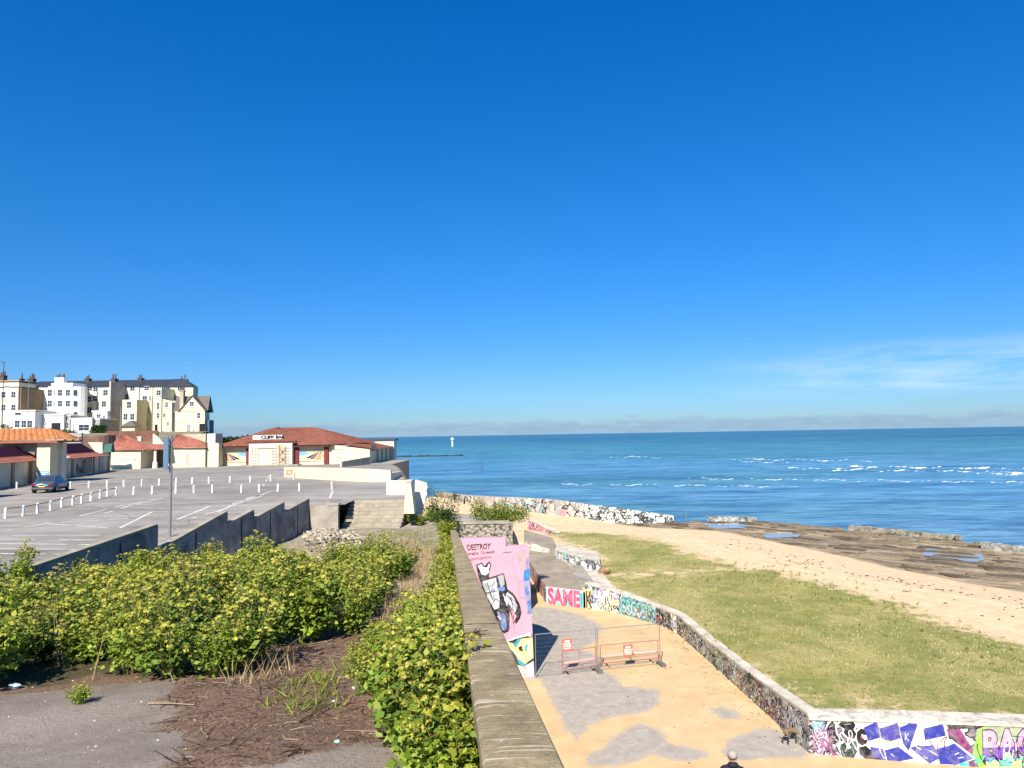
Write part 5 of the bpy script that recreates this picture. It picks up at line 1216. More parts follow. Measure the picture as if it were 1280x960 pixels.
fl = GF(428, 592, zcp1); mb = MB(); wall_run(mb, [(AT(427.5, 576, 103).x, 103, 6.9, AT(427.5, 577, 103).z), (AT(463, 571, 112).x, 112, 6.9, AT(463, 571, 112).z)], .3, 1); tag(mb.build('ramp_parapet', tan_r), 'shaded parapet rising up the ramp at the side of the bar', 'wall')
wS = lw('square_wall', [(483, 618.5, 600.5), (508, 618.5, 601)], cream, 'bright cream square-topped wall at the right edge of the car park', .35)
g1 = GF(505, 634, zcp1)
Yp = 46.4
th = thing('gate_post', 'leaning cream pier with a capped top at the head of the steps', 'pier', AT(512, 640, Yp))
q0, q1, q2, q3 = AT(505, 642, Yp), AT(518, 642, Yp), AT(513.5, 603, Yp), AT(507, 603, Yp)
mb = MB(); D_ = Vector((0, 1.1, 0)); mb.hexa([q0, q1, q1+D_, q0+D_], [q3, q2, q2+D_, q3+D_]); mb.build('pier', cream, th)
mb = MB(); mb.hexa([q3+Vector((-.05, -.05, .003)), q2+Vector((.05, -.05, .003)), q2+D_+Vector((.05, .05, .003)), q3+D_+Vector((-.05, .05, .003))], [q3+Vector((-.05, -.05, .12)), q2+Vector((.05, -.05, .12)), q2+D_+Vector((.05, .05, .12)), q3+D_+Vector((-.05, .05, .12))]); mb.build('cap', conc_pale, th)
Yw = 48.5
mb = MB()
out = [(519, 600), (526, 602), (533.5, 604.5), (534.5, 609), (533, 613), (534, 618), (531.5, 622), (532, 627), (529, 631), (527, 645), (518, 645)]
pts_ = [AT(x, y, Yw) for x, y in out]; mb.hexa(list(reversed(pts_)), [p+Vector((0, .5, 0)) for p in reversed(pts_)])
tag(mb.build('broken_wall', mat('broken white render', (.68, .63, .5), .18, 1.5, 7, .4, .9, (.35, .3, .23), .5, 1.2)), 'broken ragged-edged white wall just right of the leaning pier', 'wall')

# --- the town terrace ----------------------------------------------------------
YT = 215.0
def T(px, py, Y=YT): return AT(px, py, Y)
def rbox(mb, px0, px1, py0, py1, Yf, Yb):
    p, q = AT(px0, py1, Yf), AT(px1, py0, Yf); mb.box(p.x, q.x, Yf, Yb, p.z, q.z); return p, q
def win(par, px, py, w, h, Y, g=glass, bars=True):
    """sash window centred on a photo pixel; w, h in photo pixels"""
    s_ = Y/900; p = AT(px, py, Y); hw, hh = w*s_/2, h*s_/2
    mb = MB(); hw *= 1.12; hh *= 1.08; mb.box(p.x-hw-.08, p.x+hw+.08, Y-.10, Y-.004, p.z-hh-.08, p.z+hh+.08)
    mb.box(p.x-hw-.2, p.x+hw+.2, Y-.2, Y-.006, p.z-hh-.24, p.z-hh-.083)
    f_ = mb.build('window', frame_w, par)
    mb = MB(); e = .03
    if bars:
        for a0, a1 in ((-hw, -e), (e, hw)):
            for b0, b1 in ((-hh, -e), (e, hh)): mb.box(p.x+a0, p.x+a1, Y-.12, Y-.102, p.z+b0, p.z+b1)
    else: mb.box(p.x-hw, p.x+hw, Y-.12, Y-.102, p.z-hh, p.z+hh)
    mb.build('pane', g, f_)
def stack(par, px0, px1, py0, py1, Y, m_, pots, yb=1.6):
    mb = MB(); p, q = rbox(mb, px0, px1, py0, py1, Y, Y+yb); mb.box(p.x-.12, q.x+.12, Y-.12, Y+yb+.12, q.z-.28, q.z+.003)
    c_ = mb.build('chimney', m_, par)
    for f in pots:
        mb = MB(); x = p.x+(q.x-p.x)*f; mb.tube((x, Y+.7, q.z), (x, Y+.7, q.z+random.uniform(.8, 1.5)), .24, .18, 8); mb.build('chimney_pot', pot, c_)
eave = 483.3; ridge = 474.6; Yr = YT+9
base_px = 546
def house(px0, px1, m_, label, hipright=False):
    b = T((px0+px1)/2, base_px); th = thing('terrace_house', label, 'house', (b.x, YT, b.z), 'houses of the tall terrace')
    mb = MB(); rbox(mb, px0, px1-.05, eave, base_px, YT, YT+(3.4 if hipright else 9)); mb.build('wall', m_, th)
    mb = MB(); a, b_ = T(px0, eave), T(px1-.05, eave); a = Vector((a.x, YT-.35, a.z-.1)); b_ = Vector((b_.x, YT-.35, a.z)); zr_ = AT(150, ridge+.6, YT+5).z
    xr2 = b_.x-(4.2 if hipright else 0)
    mb.hexa([a, b_, Vector((b_.x, YT+(3.6 if hipright else 9.5), a.z)), Vector((a.x, YT+9.5, a.z))], [Vector((a.x, YT+4.9, zr_)), Vector((xr2, YT+(3.3 if hipright else 4.9), zr_)), Vector((xr2, YT+(3.4 if hipright else 5.1), zr_)), Vector((a.x, YT+5.1, zr_))])
    mb.build('roof', slate, th); return th
H = [house(36, 74, white_r, 'white terrace house second from the left, half in shadow under the slate roof'),
     house(74, 107, white_r, 'terrace house behind the white bow-fronted wing'),
     house(107, 141, cream_pale, 'cream terrace house with a tall shaded fin wall'),
     house(141, 174, cream_pale, 'cream terrace house behind the small slate-roofed porch'),
     house(174, 205, cream_pale, 'cream terrace house with three tall windows down its wing'),
     house(205, 241.5, cream, 'end house of the terrace with the hipped slate roof', True)]
for h_, ws in ((0, [(46, 486), (46, 499), (46, 512)]), (2, [(112.5, 486), (112, 499), (112, 512.5), (119.5, 487), (119, 498), (132, 491), (130, 505)]), (3, [(150.5, 485.5), (165.8, 486), (150, 499), (158, 496.5)]),
               (4, [(183.5, 485.5)]), (5, [(210, 486), (225, 486), (219.8, 498)])):
    for px, py in ws: win(H[h_], px, py, 5 if py < 520 else 4, 6.5 if py > 488 else 4.6, YT)
stack(H[0], 34.5, 41, 473, 480, YT+3, pot, (.2, .6, .9)); stack(H[2], 105.5, 111, 473, 480, YT+4, pot, (.25, .7)); stack(H[3], 138.6, 144, 473, 481, YT+3, pot, (.2, .8)); stack(H[4], 171.5, 177, 472.5, 480, YT+4, pot, (.3, .75)); stack(H[5], 224, 232.5, 473.5, 478, YT+5, tan_r, (.2, .7))
mb = MB()
for px, y0, y1 in ((149, 484, 500), (155.5, 484, 500), (121.5, 486, 512), (190.4, 484, 540), (203, 484, 510)): p, q = T(px, y1), T(px, y0); mb.box(p.x-.07, p.x+.07, YT-.2, YT-.02, p.z, q.z)
mb.build('downpipe', pipe_m, H[4])
# white bow-fronted wing
Yw_ = 208.0
b = AT(75, 525, Yw_); th = thing('white_wing', 'tall white flat-roofed rear wing with rows of sash windows and a chimney', 'house', (b.x, Yw_, b.z))
mb = MB(); rbox(mb, 58.5, 90.5, 482.5, base_px, Yw_, YT-.01); mb.build('wall', white_r, th)
mb = MB(); rbox(mb, 64, 91.2, 478.5, 482.4, Yw_-.2, YT-.3); mb.build('parapet', white_r, th)
p = AT(90.5, 500, Yw_)
mb = MB(); mb.tube((p.x, Yw_+2.6, AT(90, base_px, Yw_).z), (p.x, Yw_+2.6, AT(90, 483, Yw_).z), 2.5, n=12); bay_ = mb.build('bow_bay', white_r, th)
for py in (491, 504.5, 518.5):
    win(th, 62.5, py, 4.6, 7.5 if py < 515 else 5, Yw_); win(th, 68.2, py, 1.6, 6, Yw_, glass_l, False)
    win(th, 75.2, py, 4.8, 7 if py < 515 else 5, Yw_, glass if py < 515 else glass_l); win(th, 85, py, 4.8, 7 if py < 515 else 5, Yw_, glass if py < 515 else glass_l)
    mb = MB(); s_ = (Yw_+.3)/900; q = AT(92.8, py, Yw_+.3); mb.box(q.x-.1, q.x+.75, Yw_+.02, Yw_+.6, q.z-.8, q.z+.8); mb.build('bay_window', glass, bay_)
stack(th, 68.3, 79.5, 472, 479, Yw_+2, white_r, (.15, .4, .75, .9))
# flank of the far-left house
b = AT(12, 525, 205); th = thing('corner_house', 'stained cream house at the far left with a dark brown flank', 'house', (b.x, 205, b.z))
mb = MB(); rbox(mb, -60, 23.2, 484.5, base_px, 205, 218); mb.build('wall', mat('patchy cream stucco', (.70, .63, .48), .12, .5, 12, .1, .9, (.42, .34, .22), .5, .35), th)
p = AT(23.2, base_px, 205); q = AT(23.2, 480, 205); mb = MB(); mb.box(p.x+.003, p.x+.25, 205.1, 218, p.z, q.z-1); mb.build('flank_wall', mat('brown stock brick flank', (.22, .16, .09), .2, 1, 10, .2, .9), th)
mb = MB(); rbox(mb, -60, 23.5, 478, 484.4, 207, 217); mb.mat(1); rbox(mb, -60, 24, 475, 477.9, 207.5, 216); mb.build('attic', [cream_pale, mat('sandy tile', (.36, .26, .16), .2)], th)
for py in (493.5, 509.5):
    for px in (-8, 4.5, 17): win(th, px, py, 4.6, 6.8, 205)
win(th, 9, 484.2, 5, 3.2, 206.98)
stack(th, 24.3, 26.2, 473, 484, 209, pot, (.5,)); stack(th, -2, 4.5, 469, 477, 210, pot, (.2, .6, .9))
# low white flat-roofed buildings
def low(px0, px1, py0, Y, label, depth=9, m_=None):
    b = AT((px0+px1)/2, 545, Y); t_ = thing('flat_roofed_house', label, 'house', (b.x, Y, b.z)); mb = MB(); rbox(mb, px0, px1, py0, 548, Y, Y+depth); mb.build('wall', m_ or white_r, t_)
    mb = MB(); p, q = AT(px0, py0, Y), AT(px1, py0, Y); mb.box(p.x-.15, q.x+.15, Y-.15, Y+depth+.1, p.z+.003, p.z+.35); mb.build('roof', white_r, t_); return t_
t1 = low(9, 44, 514.5, 199, 'white flat-roofed house with three square windows at the far left'); 
for px in (21.8, 30, 37.5): win(t1, px, 530, 5.2, 8, 199)
mb = MB(); rbox(mb, 18.5, 25.5, 516, 518, 198.8, 198.98); mb.build('fascia_sign', black_m, t1)
t2 = low(44, 80, 519.5, 202, 'white flat-roofed house with a wide dark garage opening'); mb = MB(); rbox(mb, 64, 75.5, 528.5, 538, 201.9, 201.99); mb.build('garage_opening', black_m, t2); win(t2, 48, 530, 4, 8, 202, glass_l); win(t2, 57, 530, 1.5, 5, 202, glass_l, False)
t3 = low(80.2, 88, 520.5, 203, 'narrow grey link house between two white ones', 8, grey_r); win(t3, 83.5, 532, 3.4, 7, 203)
t4 = low(88.2, 115, 524, 200, 'white flat-roofed house with one broad window below the terrace'); win(t4, 105, 534.5, 11.5, 7, 200); win(t4, 91.7, 533.5, 1.2, 7, 200, glass_l, False)
t5 = low(115.2, 125, 524.5, 201, 'grey-fronted porch house with a black doorway', 8, grey_r); mb = MB(); rbox(mb, 116.5, 122, 531, 541, 200.9, 200.99); mb.build('doorway', black_m, t5)
t6 = low(115.3, 134, 515, 206, 'small white upper house stacked behind the porch', 6); win(t6, 117.2, 521, 1.6, 4, 206, glass_l, False); win(t6, 123.5, 521, 4.6, 6, 206); win(t6, 130.2, 523.5, 2.2, 8, 206)
# fin wall and rear wings
p = AT(135.5, 546, 207); q = AT(138.2, 476.5, 207); mb = MB(); mb.box(p.x, q.x, 207, 214.9, p.z, q.z); mb.mat(1); mb.box(q.x-.0+.003, q.x+.1, 207.1, 214.9, p.z, q.z-.1)  # grey sheet paints the shade of the fin's right face
mb.build('fin_wall', [cream_pale, grey_r], H[2], )
def wing(par, px0, px1, py0, py1, Yf, m_, wins=(), slope=0):
    mb = MB(); p, q = AT(px0, py1, Yf), AT(px1, py0, Yf); zR = AT(px1, py0+slope, Yf).z
    mb.hexa([(p.x, Yf, p.z-1), (q.x, Yf, p.z-1), (q.x, YT-.005, p.z-1), (p.x, YT-.005, p.z-1)], [(p.x, Yf, q.z), (q.x, Yf, zR), (q.x, YT-.005, zR), (p.x, YT-.005, q.z)])
    w_ = mb.build('rear_wing', m_, par)
    for (px, py, w, h) in wins: win(par, px, py, w, h, Yf)
    return w_
wing(H[3], 152.3, 171, 499.5, 540, 206, cream, [(161.5, 506, 4.6, 7.5), (157, 521, 4.4, 7), (165.5, 521, 4.4, 7)])
wing(H[4], 177.5, 190, 491, 540, 212.5, cream_pale, [(181, 499, 5, 7.5), (187.5, 498, 2, 5.5), (183.5, 513.5, 4.6, 7), (183, 528.5, 4.8, 7.5)], 4)
w_ = wing(H[4], 190.8, 202, 484.6, 542, 207, cream, [(198.4, 491, 4.6, 6), (197.7, 507.5, 2.6, 8), (197.7, 519.5, 3, 6)]); mb = MB(); rbox(mb, 193.2, 196.8, 530.5, 540, 206.9, 206.99); mb.build('doorway', black_m, w_)
wing(H[5], 202.3, 215, 498.5, 542, 207.5, cream, [(208.3, 506, 2.8, 6), (205.5, 519, 2.8, 4.2), (209.7, 530, 2.4, 4.5), (204, 540, 2.4, 2), (208, 540, 1.6, 2), (214, 540, 2.4, 2)], 4.5)
p = AT(161.5, 530, 203); mb = MB(); zE = AT(161, 533, 203).z; zA = AT(161, 525.5, 203).z; xl_, xr_ = AT(151.5, 533, 203).x, AT(171, 533, 203).x
mb.hexa([(xl_, 202, zE), (xr_, 202, zE), (xr_, 206, zE), (xl_, 206, zE)], [((xl_+xr_)/2-.1, 204, zA), ((xl_+xr_)/2+.1, 204, zA), ((xl_+xr_)/2+.1, 206, zA), ((xl_+xr_)/2-.1, 206, zA)])
mb.mat(1); mb.box(xl_+.4, xr_-.4, 202.6, 205.98, zE-3, zE-.003); po_ = mb.build('porch', [slate_b, cream], H[3]); 
# gabled house at the end
Yg = 203.0
b = AT(238, 540, Yg); th = thing('gabled_house', 'cream gabled house with brown slate roof at the right end of the town', 'house', (b.x, Yg, b.z))
p0, p1 = AT(218.5, 543, Yg), AT(256, 513.8, Yg); apx = AT(240.5, 495.5, Yg); gl_, gr_ = AT(225, 513.8, Yg), AT(256, 513.8, Yg)
mb = MB(); mb.box(p0.x, p1.x, Yg, Yg+3.2, p0.z, p1.z); mb.build('wall', cream, th)
mb = MB(); mb.hexa([(gl_.x, Yg, p1.z+.003), (gr_.x, Yg, p1.z+.003), (gr_.x, Yg+3.2, p1.z+.003), (gl_.x, Yg+3.2, p1.z+.003)], [(apx.x-.05, Yg, apx.z-.2), (apx.x+.05, Yg, apx.z-.2), (apx.x+.05, Yg+3.2, apx.z-.2), (apx.x-.05, Yg+3.2, apx.z-.2)]); mb.build('gable', cream, th)
mb = MB(); zt_ = AT(230, 496.2, Yg+6).z
for sx, gx in ((-1, gl_.x), (1, gr_.x)):
    a = Vector((gx+sx*.4, Yg-.3, p1.z-.2)); c_ = Vector((apx.x, Yg-.3, apx.z+.05)); dn = Vector((0, 3.7, 0)); u = Vector((0, 0, .3))
    lo = [a, c_, c_+dn, a+dn] if sx < 0 else [c_, a, a+dn, c_+dn]
    mb.hexa(lo, [v+u for v in lo])
r0_, r1_ = AT(227, 510, Yg+6), AT(258, 510, Yg+6); mb.hexa([(r0_.x, Yg+1.0, p1.z-.3), (p1.x+.4, Yg+1.0, p1.z-.3), (p1.x+.4, Yg+5, p1.z-.3), (r0_.x, Yg+5, p1.z-.3)], [(r0_.x, Yg+2.6, zt_), (p1.x+.4, Yg+2.6, zt_), (p1.x+.4, Yg+2.8, zt_), (r0_.x, Yg+2.8, zt_)])
mb.build('roof', slate_b, th)
win(th, 239.7, 504.8, 4.4, 5, Yg); win(th, 248.5, 519.3, 3.4, 6.5, Yg); win(th, 236, 535.5, 4, 9.5, Yg, glass_l)
mb = MB(); rbox(mb, 223, 256.3, 526.8, 527.6, Yg-.12, Yg-.004); rbox(mb, 223, 256.3, 513.4, 514.2, Yg-.12, Yg-.004); mb.build('string_course', tan_r, th)
mb = MB(); rbox(mb, 249, 256.2, 529.5, 542, Yg-.1, Yg-.005); mb.build('doorway', black_m, th); mb = MB(); rbox(mb, 241.2, 242, 536, 539, Yg-.1, Yg-.005); mb.build('vent', pipe_m, th)  # black sheet stands in for the shade in the doorway
stack(th, 224.5, 229.3, 488, 513, Yg+1, tan_r, (.25, .6, .85), 1.2)
mb = MB(); rbox(mb, 257, 261.8, 525, 545, Yg+1, Yg+4); tag(mb.build('blue_shed', plain('blue-grey boards', (.06, .10, .15))), 'dark blue lean-to box at the right end of the gabled house', 'shed')
# hedges and dark planters on the boundary
# ================================================================== vegetation
def leafmat(name, c0, c1, c2, trans=.28, scale=6):
    m = bpy.data.materials.new(name); m.use_nodes = True; nt = m.node_tree; nt.nodes.clear(); k = N(nt)
    o = k.n('ShaderNodeOutputMaterial'); d = k.n('ShaderNodeBsdfPrincipled'); t = k.n('ShaderNodeBsdfTranslucent'); mx = k.n('ShaderNodeMixShader')
    v = k.coord('Object'); oi = k.n('ShaderNodeObjectInfo'); geo = k.n('ShaderNodeNewGeometry')
    r = k.math('ADD', k.math('MULTIPLY', geo.outputs['Random Per Island'], .7), k.math('MULTIPLY', oi.outputs['Random'], .3))
    c = k.ramp(r, [(.1, c0), (.5, c1), (.9, c2)])
    k.l(c, d.inputs['Base Color']); d.inputs['Roughness'].default_value = .55; d.inputs['Specular IOR Level'].default_value = .25
    k.l(c, t.inputs[0]); mx.inputs[0].default_value = trans; k.l(d.outputs[0], mx.inputs[1]); k.l(t.outputs[0], mx.inputs[2]); k.l(mx.outputs[0], o.inputs[0]); return m
leaf_g = leafmat('glossy green leaf', (.055, .105, .012), (.12, .195, .022), (.23, .28, .04))
leaf_d = leafmat('dark green leaf', (.018, .045, .010), (.04, .085, .016), (.08, .14, .025))
leaf_y = leafmat('yellowing leaf', (.15, .18, .02), (.26, .27, .03), (.38, .35, .05))
umb_m = leafmat('yellow-green umbel', (.19, .185, .024), (.34, .315, .04), (.49, .445, .09), .2)
stem_m = leafmat('green stem', (.10, .12, .03), (.16, .15, .05), (.22, .18, .08), .05)
dry_m = leafmat('dry straw', (.24, .17, .08), (.42, .31, .16), (.56, .44, .25), .15)
def quads_at(P, U, V):
    """P centres (n,3), half-axes U, V -> verts, faces"""
    n = len(P); vs = np.stack([P-U-V, P+U-V, P+U+V, P-U+V], 1).reshape(-1, 3); return vs, np.arange(4*n).reshape(n, 4)
def diamonds_at(P, U, V):
    n = len(P); vs = np.stack([P-U, P-V*.62, P+U, P+V*.62], 1).reshape(-1, 3); return vs, np.arange(4*n).reshape(n, 4)
def frames(n, g, tilt=.6):
    nrm = np.column_stack([g.normal(0, tilt, n), g.normal(0, tilt, n), np.ones(n)]); nrm /= np.linalg.norm(nrm, axis=1)[:, None]
    a = np.column_stack([g.normal(size=n), g.normal(size=n), g.normal(size=n)]); u = np.cross(nrm, a); u /= np.linalg.norm(u, axis=1)[:, None]; return u, np.cross(nrm, u)
def alexanders(seed, h=1.15, r=.55, nst=11, lush=1.0, leafm=None, um=None, big=1.0):
    g = np.random.default_rng(seed); root = bpy.data.objects.new('alexanders_plant', None); COL.objects.link(root)
    SV, SF = [], []; UM, LF = [], []
    for s_ in range(nst):
        an = g.uniform(0, 6.28); rr = r*math.sqrt(g.uniform(.03, 1)); hh = h*g.uniform(.72, 1.05)*(1-.25*(rr/r)**2)
        b0 = np.array([.12*math.cos(an)*g.uniform(0, 1), .12*math.sin(an), 0]); t = np.array([rr*math.cos(an), rr*math.sin(an), hh]); md = (b0+t)/2+np.array([0, 0, h*.1])
        for p, q, w in ((b0, md, .011), (md, t, .008)):
            i = len(SV)*1; dx = np.array([w, 0, 0]); dy = np.array([0, w, 0])
            for c_, e in ((p, 1), (q, .8)): SV.extend([c_-dx*e, c_-dy*e, c_+dx*e, c_+dy*e])
            for j in range(4): SF.append((i+j, i+(j+1) % 4, i+4+(j+1) % 4, i+4+j))
        for u_ in range(g.integers(2, 6)):
            c_ = t+np.array([g.normal(0, .09), g.normal(0, .09), g.normal(-.03, .08)]); UM.append((c_, g.choice([.022, .03, .04, .05, .062])*g.uniform(.85, 1.15)))
            i = len(SV); w = .004; st = t-np.array([0, 0, .12]); dx = np.array([w, 0, 0]); dy = np.array([0, w, 0])
            for cc in (st, c_-np.array([0, 0, .02])): SV.extend([cc-dx, cc-dy, cc+dx, cc+dy])
            for j in range(4): SF.append((i+j, i+(j+1) % 4, i+4+(j+1) % 4, i+4+j))
        for l_ in range(int(36*lush)):
            f = g.uniform(.15, .97)**.8; c_ = b0+(t-b0)*f+np.array([g.normal(0, .12), g.normal(0, .12), g.normal(0, .05)]); LF.append(c_)
    stems = tag(facemesh('stems', SV, SF, stem_m, parent=root), kind='stuff')
    # umbels: little domes of florets
    P_, U_, V_ = [], [], []
    for c_, q in UM:
        n = 30; d = g.normal(size=(n, 3)); d[:, 2] = np.abs(d[:, 2])*.9+.15; d /= np.linalg.norm(d, axis=1)[:, None]
        p = c_+d*np.array([q, q, q*.62]); a = g.normal(size=(n, 3)); u = np.cross(d, a); u /= np.linalg.norm(u, axis=1)[:, None]; v = np.cross(d, u)
        s_ = q*g.uniform(.16, .27, n)[:, None]; P_.append(p); U_.append(u*s_); V_.append(v*s_)
    vs, fs = quads_at(np.concatenate(P_), np.concatenate(U_), np.concatenate(V_)); tag(facemesh('flower_heads', vs, fs, um or umb_m, parent=root), kind='stuff')
    LF = np.array(LF); LF = LF[LF[:, 2] > .02]
    off = g.normal(0, .035, (len(LF)*3, 3)); P3 = np.repeat(LF, 3, 0)+off; n = len(P3)
    u, v = frames(n, g, .75); s_ = (big*g.uniform(.022, .058, n))[:, None]*np.where(P3[:, 2:3] < h*.55, 1.25, .9)
    vs, fs = diamonds_at(P3, u*s_, v*s_)
    up_ = np.clip(P3[:, 2]/h, 0, 1); mi = np.where(g.uniform(size=n) < np.clip(up_*1.2-.45, 0, .6), 1, 0)
    tag(facemesh('foliage', vs, fs, [leafm or leaf_g, leaf_y], parent=root, mi=mi), kind='stuff')
    return root
umb_b = leafmat('bright yellow umbel', (.26, .255, .025), (.40, .375, .045), (.53, .49, .10), .25); umb_r = leafmat('browning umbel', (.20, .15, .035), (.32, .25, .06), (.42, .36, .10), .15)
leaf_b = leafmat('fresh lime leaf', (.10, .17, .015), (.19, .27, .025), (.32, .37, .05))
protos = [alexanders(11), alexanders(12, 1.25, .6, 12, .9, leaf_d, umb_r), alexanders(13, 1.0, .5, 10, 1.2, leaf_b, umb_b), alexanders(14, 1.3, .55, 11, 1.3, leaf_b), alexanders(15, .85, .55, 9, 1.3, leaf_b, umb_b), alexanders(16, 1.1, .62, 13, .8, None, umb_b), alexanders(17, 1.15, .42, 9, 1.7, leaf_b, umb_b, 1.15), alexanders(18, 1.0, .45, 8, 1.7, leaf_g, umb_m, 1.2)]
used_p = set()
def put(pi, x, y, z, sc_, label, group):
    p = protos[pi]
    o = p if pi not in used_p else copy_tree(p)
    used_p.add(pi); o.location = (x, y, z); o.rotation_euler = (random.uniform(-.08, .08), random.uniform(-.08, .08), random.uniform(0, 6.28)); o.scale = (sc_, sc_, sc_*random.uniform(.9, 1.1))
    tag(o, label, 'plant', group); return o
def scatter(polys, spacing, jitter_keep=1.0, seed=1, dist=None):
    g = np.random.default_rng(seed); A = np.array([(p[0], p[1]) for pl in polys for p in pl]); lo, hi = A.min(0), A.max(0); out = []
    n = int((hi-lo).prod()/spacing**2*6)
    for q in g.uniform(lo, hi, (n, 2)):
        if max(sdist(q[None], pl)[0] for pl in polys) < 0: continue
        sp = spacing*(dist(q) if dist else 1)
        if all((q[0]-o[0])**2+(q[1]-o[1])**2 > sp*sp for o in out): out.append(tuple(q))
    return out
def wxy(x, y): return x-wallx(y) > .55
thick = [gl((-60, 862), (60, 858), (120, 852), (250, 850), (300, 842), (335, 812), (420, 800), (450, 785), (490, 750), (512, 715), (460, 704), (385, 715), (300, 712), (200, 722), (-60, 735))]
pts_ = [p for p in scatter(thick, .72, seed=3, dist=lambda q: 1.0+max(0, (q[1]-15))*.035) if wxy(*p) or p[1] < 24]
pts_ = [p for p in pts_ if p[0] > -17.5]
g0 = random.Random(9); pts_.sort(key=lambda p: p[1]); print('thicket', len(pts_)); pts_ = [p for p in pts_ if g0.random() > (.10 if p[1] < 16 else .10)][:235]
for (x, y) in pts_:
    far = y > 20
    put(random.choice([0, 0, 1, 2, 3, 5, 5, 6, 7]), x, y, zl1(x, y)-.05, random.choice([.5, .62, .75, .85, .95, 1.05, 1.2, 1.3]), 'yellow-green umbel plant in the dense thicket below the toothed wall', 'thicket plants')
strip = []
yy = 5.9
g5 = random.Random(5)
while yy < 44:
    x0 = parx(yy, False)
    wdt = .72 if yy < 16 else (.8 if yy < 22 else .5)
    strip.append((x0-(.25 if yy > 7.2 else .12)-g5.random()*.12, yy)); 
    if 7.6 < yy < 15: strip.append((x0-.3-wdt*g5.uniform(.35, .8), yy+g5.uniform(-.2, .2)))
    yy += (.56 if yy < 16 else .85)*g5.uniform(.8, 1.35)
for (x, y) in strip:
    put(g5.choice([6, 7, 2, 6]) if y < 12 else g5.choice([0, 2, 4, 5]), x, y, zl1(x, y)-.05, g5.choice([.5, .7, .85, 1.0, 1.1]) if y < 24 else g5.uniform(.5, .8), 'bright yellow-green umbel plant growing tight against the left side of the parapet', 'plants along the parapet')
clump = [gl((425, 850), (450, 808), (480, 800), (486, 850), (470, 885), (440, 885))]
for (x, y) in scatter(clump, .55, seed=8):
    put(g5.choice([2, 4, 5]), x, y, zl1(x, y)-.03, g5.uniform(.38, .6), 'shorter umbel plant in the small clump beside the bare brown litter', 'small clump plants')
# far plants near the steps and at the end of the parapet
for (px, py, s_, lab) in ((508, 655, .8, 'lone bushy plant at the foot of the leaning cream pier'), (525, 657, .75, 'low umbel plant just right of the leaning pier foot'), (540, 652, .8, 'umbel plant midway between the pier and the parapet end'), (552, 655, .9, 'umbel plant left of the dark bush at the parapet end'), (556, 672, .9, 'umbel plant in front of the dark bush at the parapet end')):
    p = GF(px, py, zl1); put(2, p.x, p.y, p.z, s_*1.15, lab, None)
for (px, py, s_, lab) in ((265, 694, 1.1, 'tall pale umbel plant standing against the second tooth of the dark wall'), (322, 690, 1.15, 'tall umbel plant topping the thicket right of the sign pole'), (345, 700, .9, 'leafy umbel plant at the foot of the dark wall before the rubble')):
    p = GF(px, py+22, zl1); put(3, p.x, p.y, p.z, s_, lab, None)
for (px, py, s_, lab) in ((398, 655, .75, 'green weed at the foot of the short block wall'), (425, 652, .6, 'small green weed under the right end of the block wall'), (463, 656, .35, 'tiny weed at the bottom of the concrete steps'), (97, 880, .28, 'small uprooted weed lying on the bare tarmac')):
    p = GF(px, py, zl1); put(4, p.x, p.y, p.z, s_, lab, None)
def bush(label, x, y, z, rx, ry, rz, n, lm, sz=.06, name='bush'):
    g = np.random.default_rng(int(abs(x*100)+y)); root = thing(name, label, 'bush', (x, y, z))
    cl = g.normal(size=(14, 3))*np.array([rx, ry, rz])*.42; cl[:, 2] = np.abs(cl[:, 2])+rz*.35
    c_ = cl[g.integers(0, 14, n)]; d = g.normal(size=(n, 3)); d /= np.linalg.norm(d, axis=1)[:, None]
    P_ = c_+d*np.array([rx, ry, rz])*g.uniform(.2, .5, n)[:, None]; P_ = P_[P_[:, 2] > 0]; n = len(P_)
    u, v = frames(n, g, .9); s_ = g.uniform(.6, 1.3, n)[:, None]*sz; vs, fs = diamonds_at(P_, u*s_, v*s_); facemesh('foliage', vs, fs, lm, parent=root)
    mb = MB()
    for i in range(7):
        q = cl[i]; mb.tube((random.uniform(-.1, .1), random.uniform(-.1, .1), 0), tuple(q), .025, .012, 5)
    mb.build('stems', stem_m, root, local=True); return root
p = GF(548, 672, zl1); bush('dark green ivy-like bush at the far end of the parapet', p.x+.1, 43.5, zl1(p.x, 43.5), .95, .8, 1.5, 2600, leaf_d, .06)
for i, (px, lab) in enumerate(((610, 'left half of the bright green hedge behind the flint wall'), (634, 'right half of the bright green hedge behind the flint wall'))):
    p = AT(px, 645, 47.5); bush(lab, p.x, 47.5, 5.7, 1.5, .8, 1.0, 3000, leafmat('bright hedge leaf', (.10, .15, .02), (.17, .22, .03), (.26, .28, .05)), .06, 'hedge')
p = AT(523, 640, 49); bush('scrubby bush on the broken wall by the sea edge', AT(541, 630, 49).x, 49.5, 5.7, .6, .5, 1.3, 900, leaf_d, .06)
p = AT(141, 536, 205); bush('round dark shrub in the garden of the terrace', p.x, 198, p.z-2.0, 2.2, 1.6, 2.0, 1200, leaf_d, .3)
for px, lab in ((30, 'long dark clipped hedge before the white flat-roofed houses'), (66, 'dark shrubs before the garage opening')):
    p = AT(px, 538, 194); bush(lab, p.x, 194, p.z-2.2, 4.5, 1, 1.9, 1200, leaf_d, .3, 'hedge')
p = AT(283, 546, 170); bush('thin dark hedge on the skyline left of the bar roof', p.x, 170, p.z-2.0, 5, 2, 1.6, 1500, leaf_d, .3, 'hedge')

